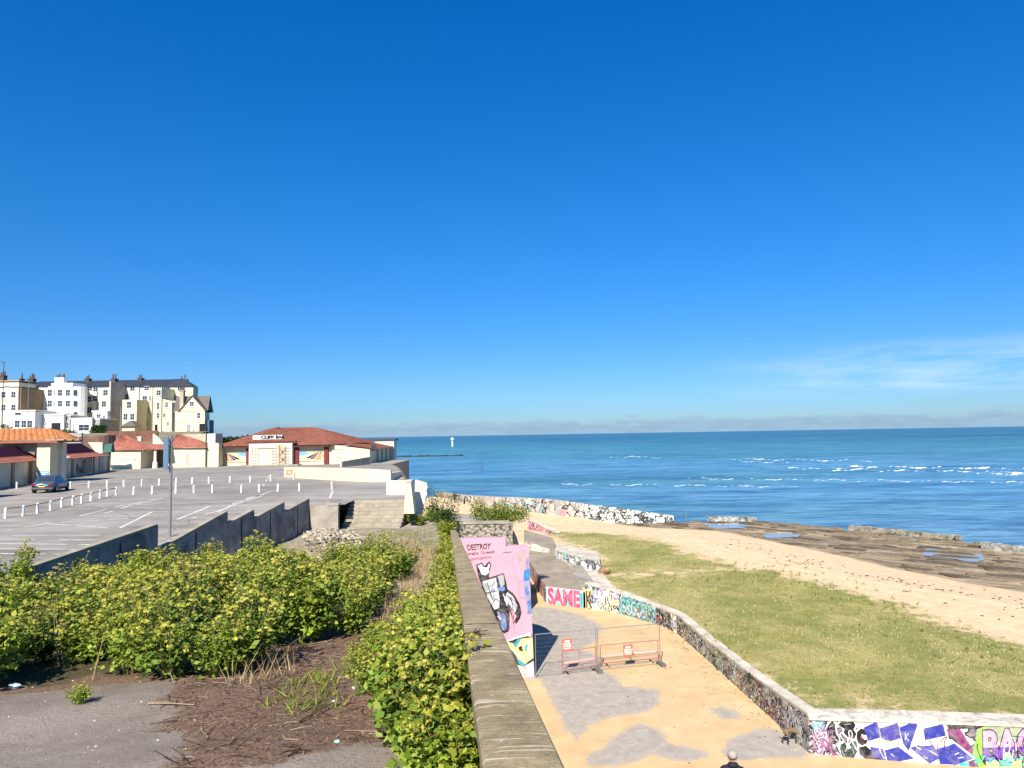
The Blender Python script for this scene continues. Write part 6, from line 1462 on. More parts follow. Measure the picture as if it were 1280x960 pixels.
# grasses ------------------------------------------------------------------
def blades(name, polys, zf, dens, h0, h1, w, mats_, mw, seed, lean=.5, edge=.25, kids=4, patch=False):
    g = np.random.default_rng(seed); pts_l = []
    for pl in polys:
        A = np.array([(p[0], p[1]) for p in pl]); lo, hi = A.min(0), A.max(0); n = int((hi-lo).prod()*dens); q = g.uniform(lo, hi, (n, 2)); d = sdist(q, pl)
        q = q[(d > g.normal(0, edge, n))]; pts_l.append(q)
    q = np.concatenate(pts_l); q = np.repeat(q, kids, 0)+g.normal(0, .05, (len(q)*kids, 2)); n = len(q)
    z = zf(q[:, 0], q[:, 1]); h = g.uniform(h0, h1, n); an = g.uniform(0, 6.28, n); b = np.column_stack([q, z-.01]); u = np.column_stack([np.cos(an), np.sin(an), np.zeros(n)])*(w*g.uniform(.6, 1.4, n))[:, None]
    t = b+np.column_stack([g.normal(0, lean, n)*h, g.normal(0, lean, n)*h, h]); vs = np.stack([b-u, b+u, t], 1).reshape(-1, 3)
    mi = g.choice(len(mats_), n, p=mw)
    if patch:
        X_, Y_ = q[:, 0], q[:, 1]; pt = np.sin(X_*.31+1.3*np.sin(Y_*.23))+np.sin(Y_*.42+X_*.17+2)+.7*np.sin(X_*.9-Y_*.7)+.5*np.sin(X_*1.9+Y_*1.3); mi = np.where(g.uniform(size=n) < np.clip(.42+.22*pt, .08, .9), 1, 0)
    o = facemesh(name, vs, np.arange(3*n).reshape(n, 3), mats_, mi=mi); return tag(o, kind='stuff')
gr_a = leafmat('short turf blade', (.13, .135, .022), (.24, .22, .05), (.35, .30, .10), .2); gr_b = leafmat('bleached turf blade', (.34, .28, .13), (.46, .38, .19), (.58, .49, .28), .15)
blades('grass', grass_polys, lambda x, y: zfield(x, y), 15, .04, .14, .016, [gr_a, gr_b], [.55, .45], 2, edge=1.3, patch=True)
gr_d = leafmat('dark dune grass', (.07, .085, .018), (.12, .14, .03), (.20, .20, .055), .15)
fringe = [gp((880, 703), (960, 706), (1110, 750), (1300, 818), (1300, 832), (1110, 768), (950, 722), (870, 716)), gp((800, 724), (870, 718), (960, 722), (900, 730), (830, 732)), gp((820, 760), (900, 790), (940, 830), (900, 815), (850, 785)), gp((1150, 800), (1290, 820), (1290, 850), (1200, 840))]
blades('dune_tufts', fringe, lambda x, y: zfield(x, y), 2.2, .10, .30, .022, [gr_d, gr_a], [.55, .45], 21, edge=2.2, kids=7)
blades('dry_grass', [gl((495, 690), (552, 690), (552, 750), (520, 800), (480, 790), (490, 740)), gl((300, 850), (345, 815), (360, 845), (330, 860)), gl((395, 690), (520, 676), (540, 700), (470, 712))], zl, 22, .15, .5, .006, [dry_m], [1], 4, .45, kids=6)
blades('dead_stalks', thick, zl, .55, .7, 1.35, .008, [dry_m], [1], 14, .18, kids=2)
blades('weeds', [gl((440, 668), (540, 660), (545, 690), (450, 692)), gl((340, 872), (410, 835), (425, 885), (360, 898)), gl((340, 872), (410, 835), (425, 885), (360, 898)), gl((340, 872), (410, 835), (425, 885), (360, 898))], zl, 16, .05, .18, .012, [leaf_y, leaf_g], [.6, .4], 6, .8, kids=5)
# litter: twigs, stones, rubble ---------------------------------------------
def bits(name, polys, zf, n, mk, m, seed, kind='stuff'):
    g = random.Random(seed); mb = MB(); c = 0
    while c < n:
        pl = g.choice(polys); x0, x1 = min(p[0] for p in pl), max(p[0] for p in pl); y0, y1 = min(p[1] for p in pl), max(p[1] for p in pl)
        x, y = g.uniform(x0, x1), g.uniform(y0, y1)
        if sdist(np.array([[x, y]]), pl)[0] < -.25*g.random(): c += .2; continue
        mk(mb, g, x, y, zf(x, y)); c += 1
    return tag(mb.build(name, m, origin=(0, 0, 0)), kind=kind)
def twig(mb, g, x, y, z):
    an = g.uniform(0, 6.28); L_ = g.uniform(.06, .4)*(2 if g.random() < .06 else 1); d = Vector((math.cos(an), math.sin(an), g.uniform(-.1, .35)))*L_; p = Vector((x, y, z+.012)); w = g.uniform(.004, .010)
    mb.mat(g.choice([0, 0, 1, 2])); mb.bar(p, p+d*.55, w, w); mb.bar(p+d*.55, p+d+Vector((g.uniform(-.05, .05), g.uniform(-.05, .05), -.02)), w*.8, w*.8)
tw = [mat('brown twig', (.14, .08, .045), .3), mat('bleached twig', (.30, .22, .14), .3), mat('dark litter', (.05, .028, .018), .3)]
bits('twigs', dirt_polys[:1], zl1, 1500, twig, tw, 1)
bits('straw_litter', dirt_polys[:1], zl1, 3600, lambda mb, g, x, y, z: (mb.mat(g.choice([0, 1, 1, 2])), mb.bar(Vector((x, y, z+.012)), Vector((x+g.uniform(-.05, .05), y+g.uniform(-.05, .05), z+g.uniform(.008, .03))), .006, .004)), tw, 11)
def chip(lo, hi):
    def f(mb, g, x, y, z): mb.mat(g.choice([0, 0, 1])); s_ = g.uniform(lo, hi); mb.blob((x, y, z+s_*.3), s_*g.uniform(.7, 1.4), s_*g.uniform(.6, 1.1), s_*g.uniform(.4, .8), 5, 3, .3)
    return f
bits('stones', dirt_polys+[gl((0, 960), (0, 870), (240, 860), (220, 960)), gl((410, 660), (540, 655), (545, 700), (420, 700))], zl1, 220, chip(.004, .016), [conc_pale, mat('brown stone', (.25, .19, .13), .3)], 2)
bits('rubble', [gl((378, 700), (385, 662), (410, 658), (470, 675), (480, 690), (430, 702))], lambda x, y: zl1(x, y)+.85*max(0, 1-((x-GF(412, 682, zl1).x)**2+(y-GF(412, 682, zl1).y)**2)/4.5), 1300, chip(.03, .13), [mat('pale rubble', (.47, .40, .29), .35, 4, 12, .4), mat('grey rubble', (.26, .22, .17), .3)], 3)
def wrack(mb, g, x, y, z): s_ = g.uniform(.02, .09); mb.blob((x, y, z+.02), s_*g.uniform(1, 2.4), s_, .03, 5, 3, .4)
beach_p = gp((900, 690), (1000, 712), (1110, 735), (1230, 770), (1310, 790), (1310, 752), (1200, 738), (1100, 718), (1000, 693), (920, 676), z=.5); beach_p2 = gp((740, 660), (860, 672), (900, 690), (1000, 712), (1280, 800), (1290, 740), (1100, 715), (900, 668), z=.5)
zf1 = lambda x, y: float(zfield(np.array([x]), np.array([y]))[0])
bits('seaweed', [beach_p, beach_p2], zf1, 170, wrack, mat('dry seaweed', (.05, .032, .02), .3), 4)
prom_lit = gp((840, 800), (870, 830), (990, 940), (850, 955), (780, 880), (760, 850), z=0)
bits('beach_litter', [prom_lit], lambda x, y: 0.0, 46, lambda mb, g, x, y, z: mb.blob((x, y, .008), g.uniform(.015, .06), g.uniform(.015, .04), .012, 5, 3, .4), mat('dark scraps', (.10, .06, .035), .3), 5)
for px, py, r_, h_ in (): pass
# shrubs of rock on the foreshore
def rk(mb, g, x, y, z):
    s_ = g.uniform(.15, .6); mb.mat(g.choice([0, 0, 1])); L_ = s_*g.uniform(1.5, 5); a_ = g.uniform(-.25, .25); d = Vector((.732*math.cos(a_)+.681*math.sin(a_), -.681*math.cos(a_)+.732*math.sin(a_), 0)); e = Vector((-d.y, d.x, 0)); h_ = g.uniform(.05, .2); n_ = 9
    lo_ = [Vector((x, y, z-.05))+d*(L_*math.cos(t)*g.uniform(.7, 1.1))+e*(s_*math.sin(t)*g.uniform(.6, 1.2)) for t in [6.283*i/n_ for i in range(n_)]]
    mb.hexa(lo_, [q+Vector((g.uniform(-.04, .04), g.uniform(-.04, .04), .05+h_*g.uniform(.8, 1.1))) for q in lo_])
bits('rocks', [rock_poly], lambda x, y: -.52, 260, rk, [mat('brown rock', (.20, .15, .09), .3, 2, 9, .4), mat('weedy rock', (.10, .078, .05), .3, 2, 9, .4)], 6)
def litter(name, px, py, s_, m, label):
    p = GF(px, py, zl1); mb = MB(); mb.blob((p.x, p.y, p.z+s_*.35), s_, s_*.7, s_*.45, 7, 5, .35); tag(mb.build(name, m), label, 'litter')
litter('plastic_bag', 18, 861, .10, plain('pale blue plastic', (.40, .50, .58), .3), 'crumpled pale blue plastic bag at the left edge of the tarmac'); litter('bottle_scrap', 422, 928, .035, plain('mint plastic', (.30, .62, .55), .3), 'mint green plastic scrap at the edge of the brown litter')
litter('paper_scrap', 444, 861, .045, white_p, 'white paper scrap under the small clump of plants'); litter('paper_scrap', 417, 878, .03, white_p, 'tiny white scrap left of the small clump of plants')
p, q = GF(185, 881, zl1), GF(243, 883, zl1); mb = MB(); mb.tube(p+Vector((0, 0, .02)), p.lerp(q, .5)+Vector((0, 0, .03)), .012, .01, 5); mb.tube(p.lerp(q, .5)+Vector((0, 0, .03)), q+Vector((0, 0, .02)), .01, .007, 5); tag(mb.build('dead_stalk', tw[1]), 'long bleached stalk lying where tarmac meets brown litter', 'stick')
p, q = GF(372, 905, zl1), GF(420, 882, zl1); mb = MB(); mb.tube(p+Vector((0, 0, .02)), q+Vector((0, 0, .06)), .014, .008, 5); tag(mb.build('dead_branch', tw[0]), 'slanting brown branch lying right of the dry litter', 'stick')
p = ONPLANE(598, 797, (parx(9, True), 9, part_top(9)), Vector((0, .0957, 1)).normalized()); g6 = random.Random(2); mb = MB()
for i in range(16): mb.bar(p+Vector((-.12+g6.uniform(-.1, .1), g6.uniform(-.1, .1), .03)), p+Vector((g6.uniform(-.15, .18), g6.uniform(-.18, .18), g6.uniform(.01, .07))), .008, .008)
tag(mb.build('dead_sprig', tw[2]), 'dark dead sprig lying across the top of the parapet', 'twig')
# ================================================================== fence, barriers, signs
foot_w = plain('dull wire', (.16, .15, .14), .7)
def fence_panel(a, b, label):
    th = thing('mesh_fence', label, 'fence', a, 'temporary fence panels'); mb = MB(); H_ = 2.0; u = Vector((0, 0, 1)); r_ = .021
    A, B = a+u*.12, b+u*.12; mb.tube(A-u*.1, a+u*H_, r_); mb.tube(B-u*.1, b+u*H_, r_); mb.tube(a+u*H_, b+u*H_, r_); mb.tube(A+u*.06, B+u*.06, r_); mb.build('frame', steel, th)
    mb = MB(); n = 26
    for i in range(1, n): p = a.lerp(b, i/n); mb.bar(p+u*.2, p+u*(H_-.02), .004, .004)
    for i in range(1, 9): mb.bar(a+u*(.2+1.78*i/9), b+u*(.2+1.78*i/9), .004, .004)
    mb.build('mesh', foot_w, th); return th
FL, FM, FR = G(670, 847, 0), G(747, 839, 0), G(825.5, 831, 0)
fence_panel(FL, FM-(FM-FL).normalized()*.04, 'grey mesh fence panel next to the pink bastion'); fence_panel(FM+(FR-FM).normalized()*.04, FR, 'grey mesh fence panel at the right end, over blown sand')
d_f = (FR-FL).normalized(); n_f = Vector((d_f.y, -d_f.x, 0))
foot_m = plain('grey rubber', (.13, .12, .11), .9)
for p, lab in ((FM, 'grey rubber fence foot between the two mesh panels'), (FR, 'grey rubber fence foot at the right end of the fence')):
    mb = MB(); mb.obox(p+n_f*.08+Vector((0, 0, .075)), n_f*.34, d_f*.12, Vector((0, 0, .07))); tag(mb.build('ballast_block', foot_m), lab, 'ballast')
redp = plain('faded red plastic', (.43, .15, .11), .6); ored = plain('orange-red sign', (.72, .13, .07), .6)
def barrier(a, b, label):
    th = thing('pedestrian_barrier', label, 'barrier', a, 'red pedestrian barriers'); u = Vector((0, 0, 1)); mb = MB()
    for f in (0, 1): p = a.lerp(b, f); mb.tube(p+u*.02, p+u*1.05, .022)
    for z in (1.04, .42, .16): mb.tube(a+u*z, b+u*z, .02)
    p = a.lerp(b, .5); mb.tube(p+u*.16, p+u*1.04, .014); mb.build('frame', redp, th)
    mb = MB(); mb.obox(a.lerp(b, .5)+u*.50, (b-a)*.46, n_f*.006, u*.055); mb.build('board', plain('pale faded board', (.62, .42, .36)), th)
    for f in (.12, .88):
        p = a.lerp(b, f); mb = MB(); mb.bar(p-n_f*.25+u*.03, p+n_f*.25+u*.03, .05, .05); mb.build('foot', black_m, th)
    return th
barrier(G(703.5, 842, 0), G(745, 836, 0), 'faded red barrier behind the left fence panel'); barrier(G(751, 833.5, 0), G(823, 826.5, 0), 'faded red barrier behind the right fence panel')
def sign(px, py, w, h, label):
    P0 = FL+n_f*.045; nrm = n_f; c = ONPLANE(px, py, P0, nrm); u = Vector((0, 0, 1)); mb = MB(); mb.obox(c, d_f*w/2, n_f*.006, u*h/2); s_ = mb.build('warning_sign', ored)
    tag(s_, label, 'sign', 'red warning signs on the fence')
    f = c+n_f*.012; letters('lettering', 'NO', [f-d_f*.12+u*h*.22, f+d_f*.12+u*h*.22, f+d_f*.12+u*h*.38, f-d_f*.12+u*h*.38], white_p, s_, .07)
    for i, (a0, a1) in enumerate(((-.42, .42), (-.42, .38), (-.36, .36))):
        x = a0; gg = random.Random(i+int(px))
        while x < a1-.04:
            w_ = gg.uniform(.07, .12); mb = MB(); zc = h*(.09-.17*i); mb.obox(f+d_f*(x+w_/2)*w+u*zc, d_f*w_*w*.42, n_f*.001, u*h*.05); mb.build('print', white_p, s_); x += w_+.01
sign(709, 806.5, .50, .60, 'orange-red warning sign with white print on the left fence panel'); sign(785, 813.5, .50, .58, 'orange-red warning sign with white print on the right fence panel')
for (x, y, l) in ((738, 820, 0),): pass
# notice on the long cream wall
gN = GF(367, 597, zcp1); p = AT(362, 590.5, gN.y-.6); s_ = (gN.y)/900
mb = MB(); mb.box(p.x-4*s_, p.x+4*s_, p.y-.05, p.y, p.z-3.6*s_, p.z+3.2*s_); nb_ = tag(mb.build('danger_notice', plain('coral notice', (.66, .20, .13))), 'coral red notice board with a pale triangle on the long cream wall', 'sign')
mb = MB(); mb.face([(p.x-2.6*s_, p.y-.056, p.z-1.2*s_), (p.x+2.6*s_, p.y-.056, p.z-1.2*s_), (p.x, p.y-.056, p.z+2.2*s_)]); mb.build('print', plain('pale pink print', (.72, .45, .38)), nb_)
# ================================================================== car park furniture
bol_xy = [(6.6, 648), (29, 645), (46.8, 641.7), (62.8, 638), (77, 634), (91, 631.4), (102, 629), (113.3, 626.4), (125, 623.3), (133.7, 620.5), (145, 619), (167, 618.3), (190, 617.6), (219.4, 616.7), (242.6, 616.3), (265.6, 615.9), (302, 616), (324, 615), (347, 614.6), (374.3, 613.8), (415, 611.5)]
bol2 = [(88, 610.6), (111, 610), (133.4, 609), (154.7, 608.4), (177.4, 607.8), (198.6, 606.7), (220, 605.8), (240, 605), (261, 604.3), (287, 603.3), (312.7, 603), (338.5, 601.5), (366.6, 598.8)]
bp = None
def bollard(px, py, label, group, h=.62):
    global bp
    p = GF(px, py, zcp1)
    if bp is None:
        bp = thing('bollard', label, 'bollard', p, group); mb = MB(); w = .055
        mb.hexa([(-w, -w, -.05), (w, -w, -.05), (w, w, -.05), (-w, w, -.05)], [(-w, -w, h-.04), (w, -w, h-.04), (w, w, h-.04), (-w, w, h-.04)]); mb.build('post', white_p, bp, local=True)
        mb = MB(); mb.hexa([(-w, -w, h-.037), (w, -w, h-.037), (w, w, h-.037), (-w, w, h-.037)], [(-w*.3, -w*.3, h+.02), (w*.3, -w*.3, h+.02), (w*.3, w*.3, h+.02), (-w*.3, w*.3, h+.02)]); mb.build('cap', white_p, bp, local=True); o = bp
    else: o = copy_tree(bp)
    o.location = p; o.rotation_euler = (random.uniform(-.04, .04), random.uniform(-.04, .04), random.uniform(-.3, .3)); tag(o, label, 'bollard', group); return p
near = [bollard(x, y, 'white knee-high bollard in the nearer curving row across the car park', 'nearer row of bollards') for x, y in bol_xy]
for x, y in bol2: bollard(x, y, 'white knee-high bollard in the farther straight row across the car park', 'farther row of bollards')
bollard(21, 611, 'single white bollard standing by the shaded arcade wall', None)
bp['label'] = 'white knee-high bollard in the nearer curving row across the car park'
mb = MB(); u = Vector((0, 0, .55))
for a, b in zip(near[:10], near[1:11]): mb.bar(a+u, b+u, .05, .05)
tag(mb.build('bollard_rail', mat('grey timber rail', (.22, .19, .16), .2)), 'thin grey rail joining the left half of the nearer bollards', 'rail')
# sign pole
pb_ = GF(212, 671, zcp1); th = thing('sign_pole', 'tall galvanised pole with a blue-grey sign seen nearly edge-on', 'sign', pb_)
tp = AT(209, 545, pb_.y); mb = MB(); mb.tube(pb_, (pb_.x, pb_.y, tp.z), .075, n=12); mb.build('pole', steel, th)
zS0, zS1 = AT(209, 587, pb_.y).z, AT(209, 546, pb_.y).z
dS = Vector((-.34, .94, 0)).normalized(); nS_ = Vector((dS.y, -dS.x, 0))
c_ = Vector((pb_.x-.02, pb_.y, (zS0+zS1)/2))-Vector((.05, 0, 0))
mb = MB(); mb.obox(c_+Vector((-.12, -.1, 0)), Vector((-.17, .12, 0)), Vector((.012, .017, 0)), Vector((0, 0, (zS1-zS0)/2))); mb.build('sign_panel', plain('blue-grey sign face', (.10, .17, .25), .5), th)
mb = MB(); mb.box(pb_.x-.1, pb_.x+.085, pb_.y-.1, pb_.y+.1, zS0+.1, zS0+.16); mb.box(pb_.x-.1, pb_.x+.085, pb_.y-.1, pb_.y+.1, zS1-.2, zS1-.14); mb.build('bracket', steel, th)
# slender posts in the town
for (px, y0, y1, Y, r_, lab) in ((5, 540, 453, 120, .10, 'tall dark lamp column at the far left edge'), (36, 540, 474, 150, .07, 'thin grey flagpole before the flat-roofed house'), (151, 548, 508, 155, .12, 'pale post rising behind the left kiosk roof')):
    a, b = AT(px, y0, Y), AT(px, y1, Y); th = thing('lamp_column', lab, 'post', a); mb = MB(); mb.tube((b.x, Y, 7), (b.x, Y, b.z), r_, r_*.6, 8); mb.build('column', pipe_m if px < 10 else steel, th)
    mb = MB(); mb.box(b.x-.5, b.x+.08, Y-.08, Y+.08, b.z, b.z+.1); mb.build('lamp_head', pipe_m, th)
# ================================================================== the car
cm = mat('blue-grey car paint', (.075, .115, .16), .08, 1, 10, .0, .28, metal=.35, spec=.5)
pc = GF(64, 614.5, zcp1)
car = thing('parked_car', 'blue-grey saloon car parked by the arcade, seen from behind', 'car', pc, rz=R(14))
st = [(-2.15, .55, .62, .55, .74), (-2.10, .76, .30, .78, .86), (-1.6, .86, .22, .92, .93), (-.9, .88, .2, .93, .93), (.2, .88, .2, .90, .90), (1.0, .88, .2, .86, .86), (1.7, .84, .22, .76, .76), (2.1, .72, .3, .62, .62), (2.2, .5, .4, .5, .52)]
rows = []
for (y, w, zb_, zt_, zc) in st:
    half = [(0, zb_), (w*.8, zb_), (w*.97, zb_+.1), (w, (zb_+zt_)/2), (w*.96, zt_-.05), (w*.86, zt_), (0, zc)]
    rows.append([(-x, y, z) for x, z in reversed(half)]+[(x, y, z) for x, z in half[1:]])
mb = MB(); mb.grid(rows); mb.face(rows[0]); mb.face(list(reversed(rows[-1])))
cab = [(-1.62, .70, .92, .93), (-1.05, .62, 1.33, 1.35), (-.5, .61, 1.42, 1.45), (.15, .61, 1.41, 1.44), (.95, .72, .88, .9)]
rows = []
for (y, w, zt_, zc) in cab:
    half = [(.80, .86), (w+.02, zt_-.04), (w-.06, zt_), (0, zc)]; rows.append([(-x, y, z) for x, z in half]+[(x, y, z) for x, z in reversed(half[:-1])])
mb.grid(rows); mb.build('body', cm, car, local=True, smooth=True)
def cq(name, pts, m): mb = MB(); mb.face(pts); return mb.build(name, m, car, local=True)
cq('rear_window', [(-.58, -1.56, 1.0), (.58, -1.56, 1.0), (.52, -1.10, 1.345), (-.52, -1.10, 1.345)], glass)
cq('windscreen', [(-.6, .88, .97), (.6, .88, .97), (.54, .22, 1.41), (-.54, .22, 1.41)], glass)
for s_ in (-1, 1):
    cq('side_window', [(s_*.795, -1.25, .96), (s_*.795, -.35, .96), (s_*.665, -.45, 1.36), (s_*.68, -.98, 1.28)], glass); cq('side_window', [(s_*.795, -.28, .96), (s_*.80, .72, .93), (s_*.665, .12, 1.36), (s_*.665, -.38, 1.36)], glass)
    mb = MB(); mb.box(min(s_*.45, s_*.74), max(s_*.45, s_*.74), -2.17, -2.06, .66, .79); mb.build('tail_light', plain('red lamp', (.30, .02, .02), .3), car, local=True)
    mb = MB(); mb.box(min(s_*.42, s_*.66), max(s_*.42, s_*.66), 2.02, 2.16, .52, .62); mb.build('headlight', plain('lamp glass', (.6, .62, .62), .2), car, local=True)
    mb = MB(); mb.blob((s_*.95, .62, .95), .09, .06, .07, 8, 5); mb.build('wing_mirror', cm, car, local=True)
    for y in (-1.35, 1.35):
        mb = MB(); mb.tube((s_*.70, y, .32), (s_*.895, y, .32), .32, .32, 18); wh = mb.build('wheel', plain('tyre rubber', (.015, .015, .016), .9), car, local=True)
        mb = MB(); mb.tube((s_*.88, y, .32), (s_*.905, y, .32), .2, .19, 12); mb.build('rim', steel, wh, local=True)
mb = MB(); mb.box(-.26, .26, -2.165, -2.14, .52, .63); mb.build('number_plate', plain('yellow plate', (.62, .48, .08)), car, local=True)
mb = MB(); mb.box(-.80, .80, -2.14, -2.04, .36, .46); mb.build('bumper_trim', foot_m, car, local=True)
# ================================================================== people and dog
def skinned(name, J, E, root, mats_, pick, parent=None, sub=2, loc=None):
    names = list(J); me = bpy.data.meshes.new('sk'); me.from_pydata([J[n][0] for n in names], [(names.index(a), names.index(b)) for a, b in E], [])
    o = bpy.data.objects.new('sk', me); COL.objects.link(o); sm = o.modifiers.new('s', 'SKIN'); sm.use_smooth_shade = True
    for i, n in enumerate(names):
        r_ = J[n][1]; me.skin_vertices[0].data[i].radius = r_ if isinstance(r_, tuple) else (r_, r_); me.skin_vertices[0].data[i].use_root = (n == root)
    ss = o.modifiers.new('b', 'SUBSURF'); ss.levels = sub; ss.render_levels = sub
    dg = bpy.context.evaluated_depsgraph_get(); dg.update(); m2 = bpy.data.meshes.new_from_object(o.evaluated_get(dg)); bpy.data.objects.remove(o); bpy.data.meshes.remove(me)
    m2.name = name; m2.materials.clear()
    for q in mats_: m2.materials.append(q)
    for p in m2.polygons: p.material_index = pick(p.center); p.use_smooth = True
    b = bpy.data.objects.new(name, m2); COL.objects.link(b); b.parent = parent
    return b
def human(label, loc, rz, top, legs, stride=.16, arm=.12, k=1.0, hairm=None, fingers=True, lead=False):
    th = thing('person', label, 'person', loc, rz=rz); s_ = stride
    J = {'pel': ((0, 0, .95), (.155, .115)), 'waist': ((0, .0, 1.10), (.145, .105)), 'chest': ((0, .02, 1.30), (.175, .12)), 'sh': ((0, .01, 1.43), (.11, .085)), 'neck': ((0, .03, 1.51), .055), 'chin': ((0, .055, 1.575), .072), 'head': ((0, .045, 1.66), (.082, .098)), 'crown': ((0, .035, 1.725), .06),
         'nose': ((0, .155, 1.62), .014)}
    E = [('pel', 'waist'), ('waist', 'chest'), ('chest', 'sh'), ('sh', 'neck'), ('neck', 'chin'), ('chin', 'head'), ('head', 'crown'), ('head', 'nose')]
    for sg, n in ((-1, 'l'), (1, 'r')):
        f = sg
        J.update({'hip'+n: ((sg*.10, 0, .88), .10), 'kn'+n: ((sg*.11, f*s_*.6+.03, .50), .068), 'an'+n: ((sg*.11, f*s_*1.3-.04, .10), .045), 'to'+n: ((sg*.125, f*s_*1.3+.13, .045), .04),
                  'shl'+n: ((sg*.19, .01, 1.41), .078), 'el'+n: ((sg*.27, -f*arm*.5-.02, 1.13), .052), 'wr'+n: ((sg*.29, -f*arm+.10, .90), .034), 'pa'+n: ((sg*.29, -f*arm+.13, .83), (.036, .022)), 'ear'+n: ((sg*.098, .04, 1.645), .016)})
        E += [('pel', 'hip'+n), ('hip'+n, 'kn'+n), ('kn'+n, 'an'+n), ('an'+n, 'to'+n), ('sh', 'shl'+n), ('shl'+n, 'el'+n), ('el'+n, 'wr'+n), ('wr'+n, 'pa'+n), ('head', 'ear'+n)]
        if fingers:
            for i, (dy, L_) in enumerate(((-.026, .062), (-.009, .078), (.009, .082), (.026, .074))):
                a = Vector(J['pa'+n][0]); J['f%s%d' % (n, i)] = ((a.x, a.y+dy, a.z-.05), .010); J['g%s%d' % (n, i)] = ((a.x-sg*.018, a.y+dy+.004, a.z-.05-L_*.5), .009)
                E += [('pa'+n, 'f%s%d' % (n, i)), ('f%s%d' % (n, i), 'g%s%d' % (n, i))]
            a = Vector(J['pa'+n][0]); J['th'+n] = ((a.x-sg*.012, a.y+.045, a.z-.01), .011); J['tt'+n] = ((a.x-sg*.02, a.y+.06, a.z-.045), .010); E += [('pa'+n, 'th'+n), ('th'+n, 'tt'+n)]
    def pick(c):
        if c.z > 1.535: return 2
        if abs(c.x) > .2 and c.z < .885 and c.z > .6: return 2
        if c.z > .86: return 0
        if c.z < .085: return 3
        return 1
    body = skinned('body', J, E, 'pel', [top, legs, skin, black_m], pick, th)
    mb = MB(); mb.blob((0, .01, 1.695), .094, .112, .082, 16, 10, .06); mb.build('hair', hairm or black_m, th, local=True, smooth=True)
    mb = MB(); mb.blob((0, -.03, 1.525), .105, .09, .045, 12, 6); mb.build('collar', top, th, local=True, smooth=True)
    mb = MB()
    for sg in (-1, 1):
        mb = MB(); mb.blob((sg*.034, .135, 1.655), .012, .008, .008, 8, 5); mb.build('eye', black_m, th, local=True)
    mb = MB(); mb.blob((0, .128, 1.585), .026, .008, .006, 8, 5); mb.build('mouth', plain('lips', (.35, .14, .12)), th, local=True)
    th.scale = (k, k, k); return th
hp = AT(916, 950, 20.8)
jacket = plain('navy-black jacket', (.012, .012, .02), .85); jeans = plain('dark trousers', (.03, .035, .05), .9)
man = human('walker in a dark jacket with white hair at the bottom edge, seen from behind', (hp.x, 20.8, 0), R(-14), jacket, jeans, hairm=plain('grey hair', (.30, .27, .24), .9), k=1.03)
zt_ = AT(917, 937, 20.8).z; kk_ = zt_/1.785; man.scale = (kk_, kk_, kk_); print('man scale', kk_)
p = G(568.3, 629, 0); human('person in black standing on the far promenade by the water', (p.x, p.y, 0), R(30), black_m, black_m, .06, .02, 1.02, fingers=False)
p = G(580.5, 631.5, 0); human('person crouched lower right of the standing one on the far promenade', (p.x, p.y, -.55), R(70), black_m, jeans, .1, .05, .95, fingers=False)
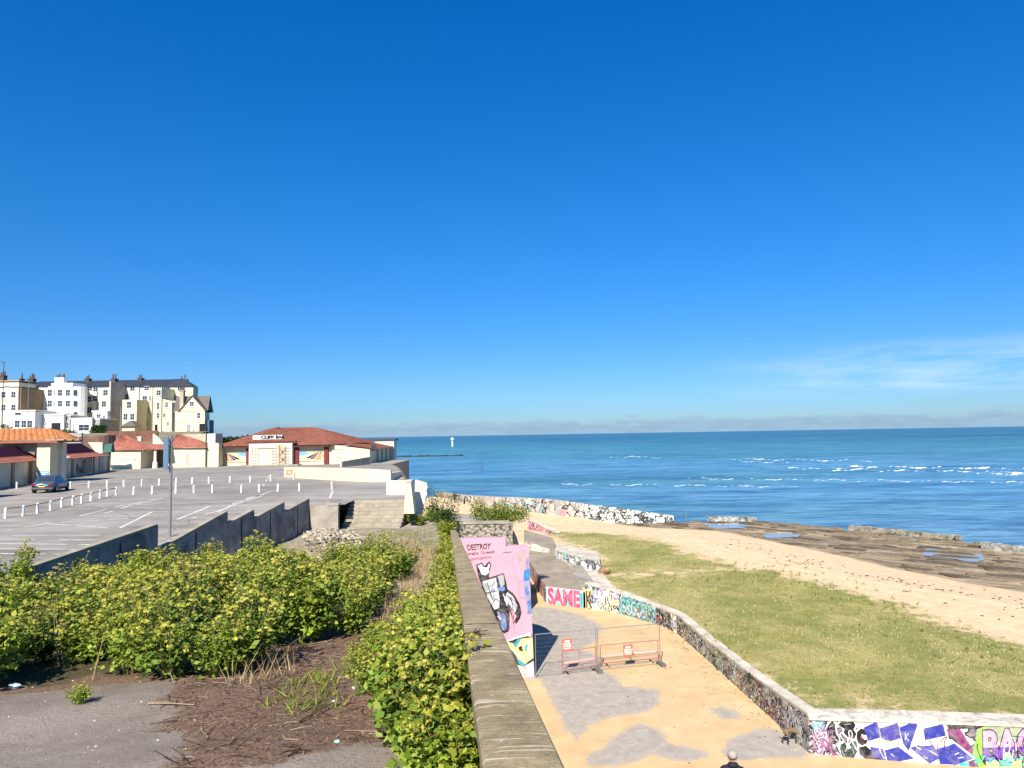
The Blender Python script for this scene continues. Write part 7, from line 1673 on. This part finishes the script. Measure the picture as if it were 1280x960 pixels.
def dog(label, loc, rz, k):
    th = thing('dog', label, 'dog', loc, rz=rz)
    J = {'rump': ((0, -.27, .50), (.085, .10)), 'mid': ((0, -.05, .50), (.075, .09)), 'chest': ((0, .2, .49), (.09, .125)), 'neck': ((0, .34, .58), .068), 'head': ((0, .45, .64), .062), 'muz': ((0, .54, .61), .034), 'nose': ((0, .585, .605), .022),
         't1': ((0, -.37, .55), .028), 't2': ((0, -.47, .62), .022), 't3': ((0, -.53, .73), .014), 'eal': ((-.05, .43, .72), .014), 'ear': ((.05, .43, .72), .014)}
    E = [('rump', 'mid'), ('mid', 'chest'), ('chest', 'neck'), ('neck', 'head'), ('head', 'muz'), ('muz', 'nose'), ('rump', 't1'), ('t1', 't2'), ('t2', 't3'), ('head', 'eal'), ('head', 'ear')]
    for sg, n, ph in ((-1, 'l', .07), (1, 'r', -.07)):
        J.update({'fs'+n: ((sg*.08, .2, .40), .055), 'fe'+n: ((sg*.085, .19+ph*.5, .26), .034), 'fw'+n: ((sg*.085, .21+ph, .13), .024), 'fp'+n: ((sg*.085, .22+ph*1.4, .025), .028), 'fq'+n: ((sg*.085, .26+ph*1.4, .02), .022),
                  'hs'+n: ((sg*.075, -.26, .42), .068), 'hk'+n: ((sg*.085, -.17-ph*.4, .31), .042), 'hh'+n: ((sg*.085, -.33-ph, .18), .024), 'hp'+n: ((sg*.085, -.30-ph, .025), .026), 'hq'+n: ((sg*.085, -.26-ph, .02), .022)})
        E += [('chest', 'fs'+n), ('fs'+n, 'fe'+n), ('fe'+n, 'fw'+n), ('fw'+n, 'fp'+n), ('fp'+n, 'fq'+n), ('rump', 'hs'+n), ('hs'+n, 'hk'+n), ('hk'+n, 'hh'+n), ('hh'+n, 'hp'+n), ('hp'+n, 'hq'+n)]
    tanf = plain('tan fur', (.17, .11, .06), .9); dkf = plain('dark fur', (.03, .02, .015), .95)
    skinned('body', J, E, 'mid', [tanf, dkf], lambda c: 1 if (c.z < .27 or c.y > .52 or c.y < -.4) else 0, th); th.scale = (k, k, k); return th
p = G(990, 929, 0); dog('tan dog with dark legs and raised tail sniffing along the graffiti wall', (p.x, p.y, 0), R(-75), .92)
# a gull far out over the sea
b = AT(668, 503.5, 260); th = thing('gull', 'tiny dark gull flying above the cloud bank over the sea', 'bird', b)
mb = MB(); mb.blob((0, 0, 0), .12, .32, .1, 8, 6)
for s_ in (-1, 1): mb.hexa([(0, -.1, 0), (s_*.45, -.05, .25), (s_*.45, .1, .25), (0, .12, 0)] if s_ > 0 else [(s_*.45, -.05, .25), (0, -.1, 0), (0, .12, 0), (s_*.45, .1, .25)], [(0, -.1, .04), (s_*.45, -.05, .28), (s_*.45, .1, .28), (0, .12, .04)] if s_ > 0 else [(s_*.45, -.05, .28), (0, -.1, .04), (0, .12, .04), (s_*.45, .1, .28)]); mb.hexa([(s_*.45, -.05, .25), (s_*.9, -.1, .1), (s_*.9, -.02, .1), (s_*.45, .1, .25)], [(s_*.45, -.05, .27), (s_*.9, -.1, .12), (s_*.9, -.02, .12), (s_*.45, .1, .27)])
mb.build('body', plain('gull grey', (.1, .1, .11)), th, local=True)
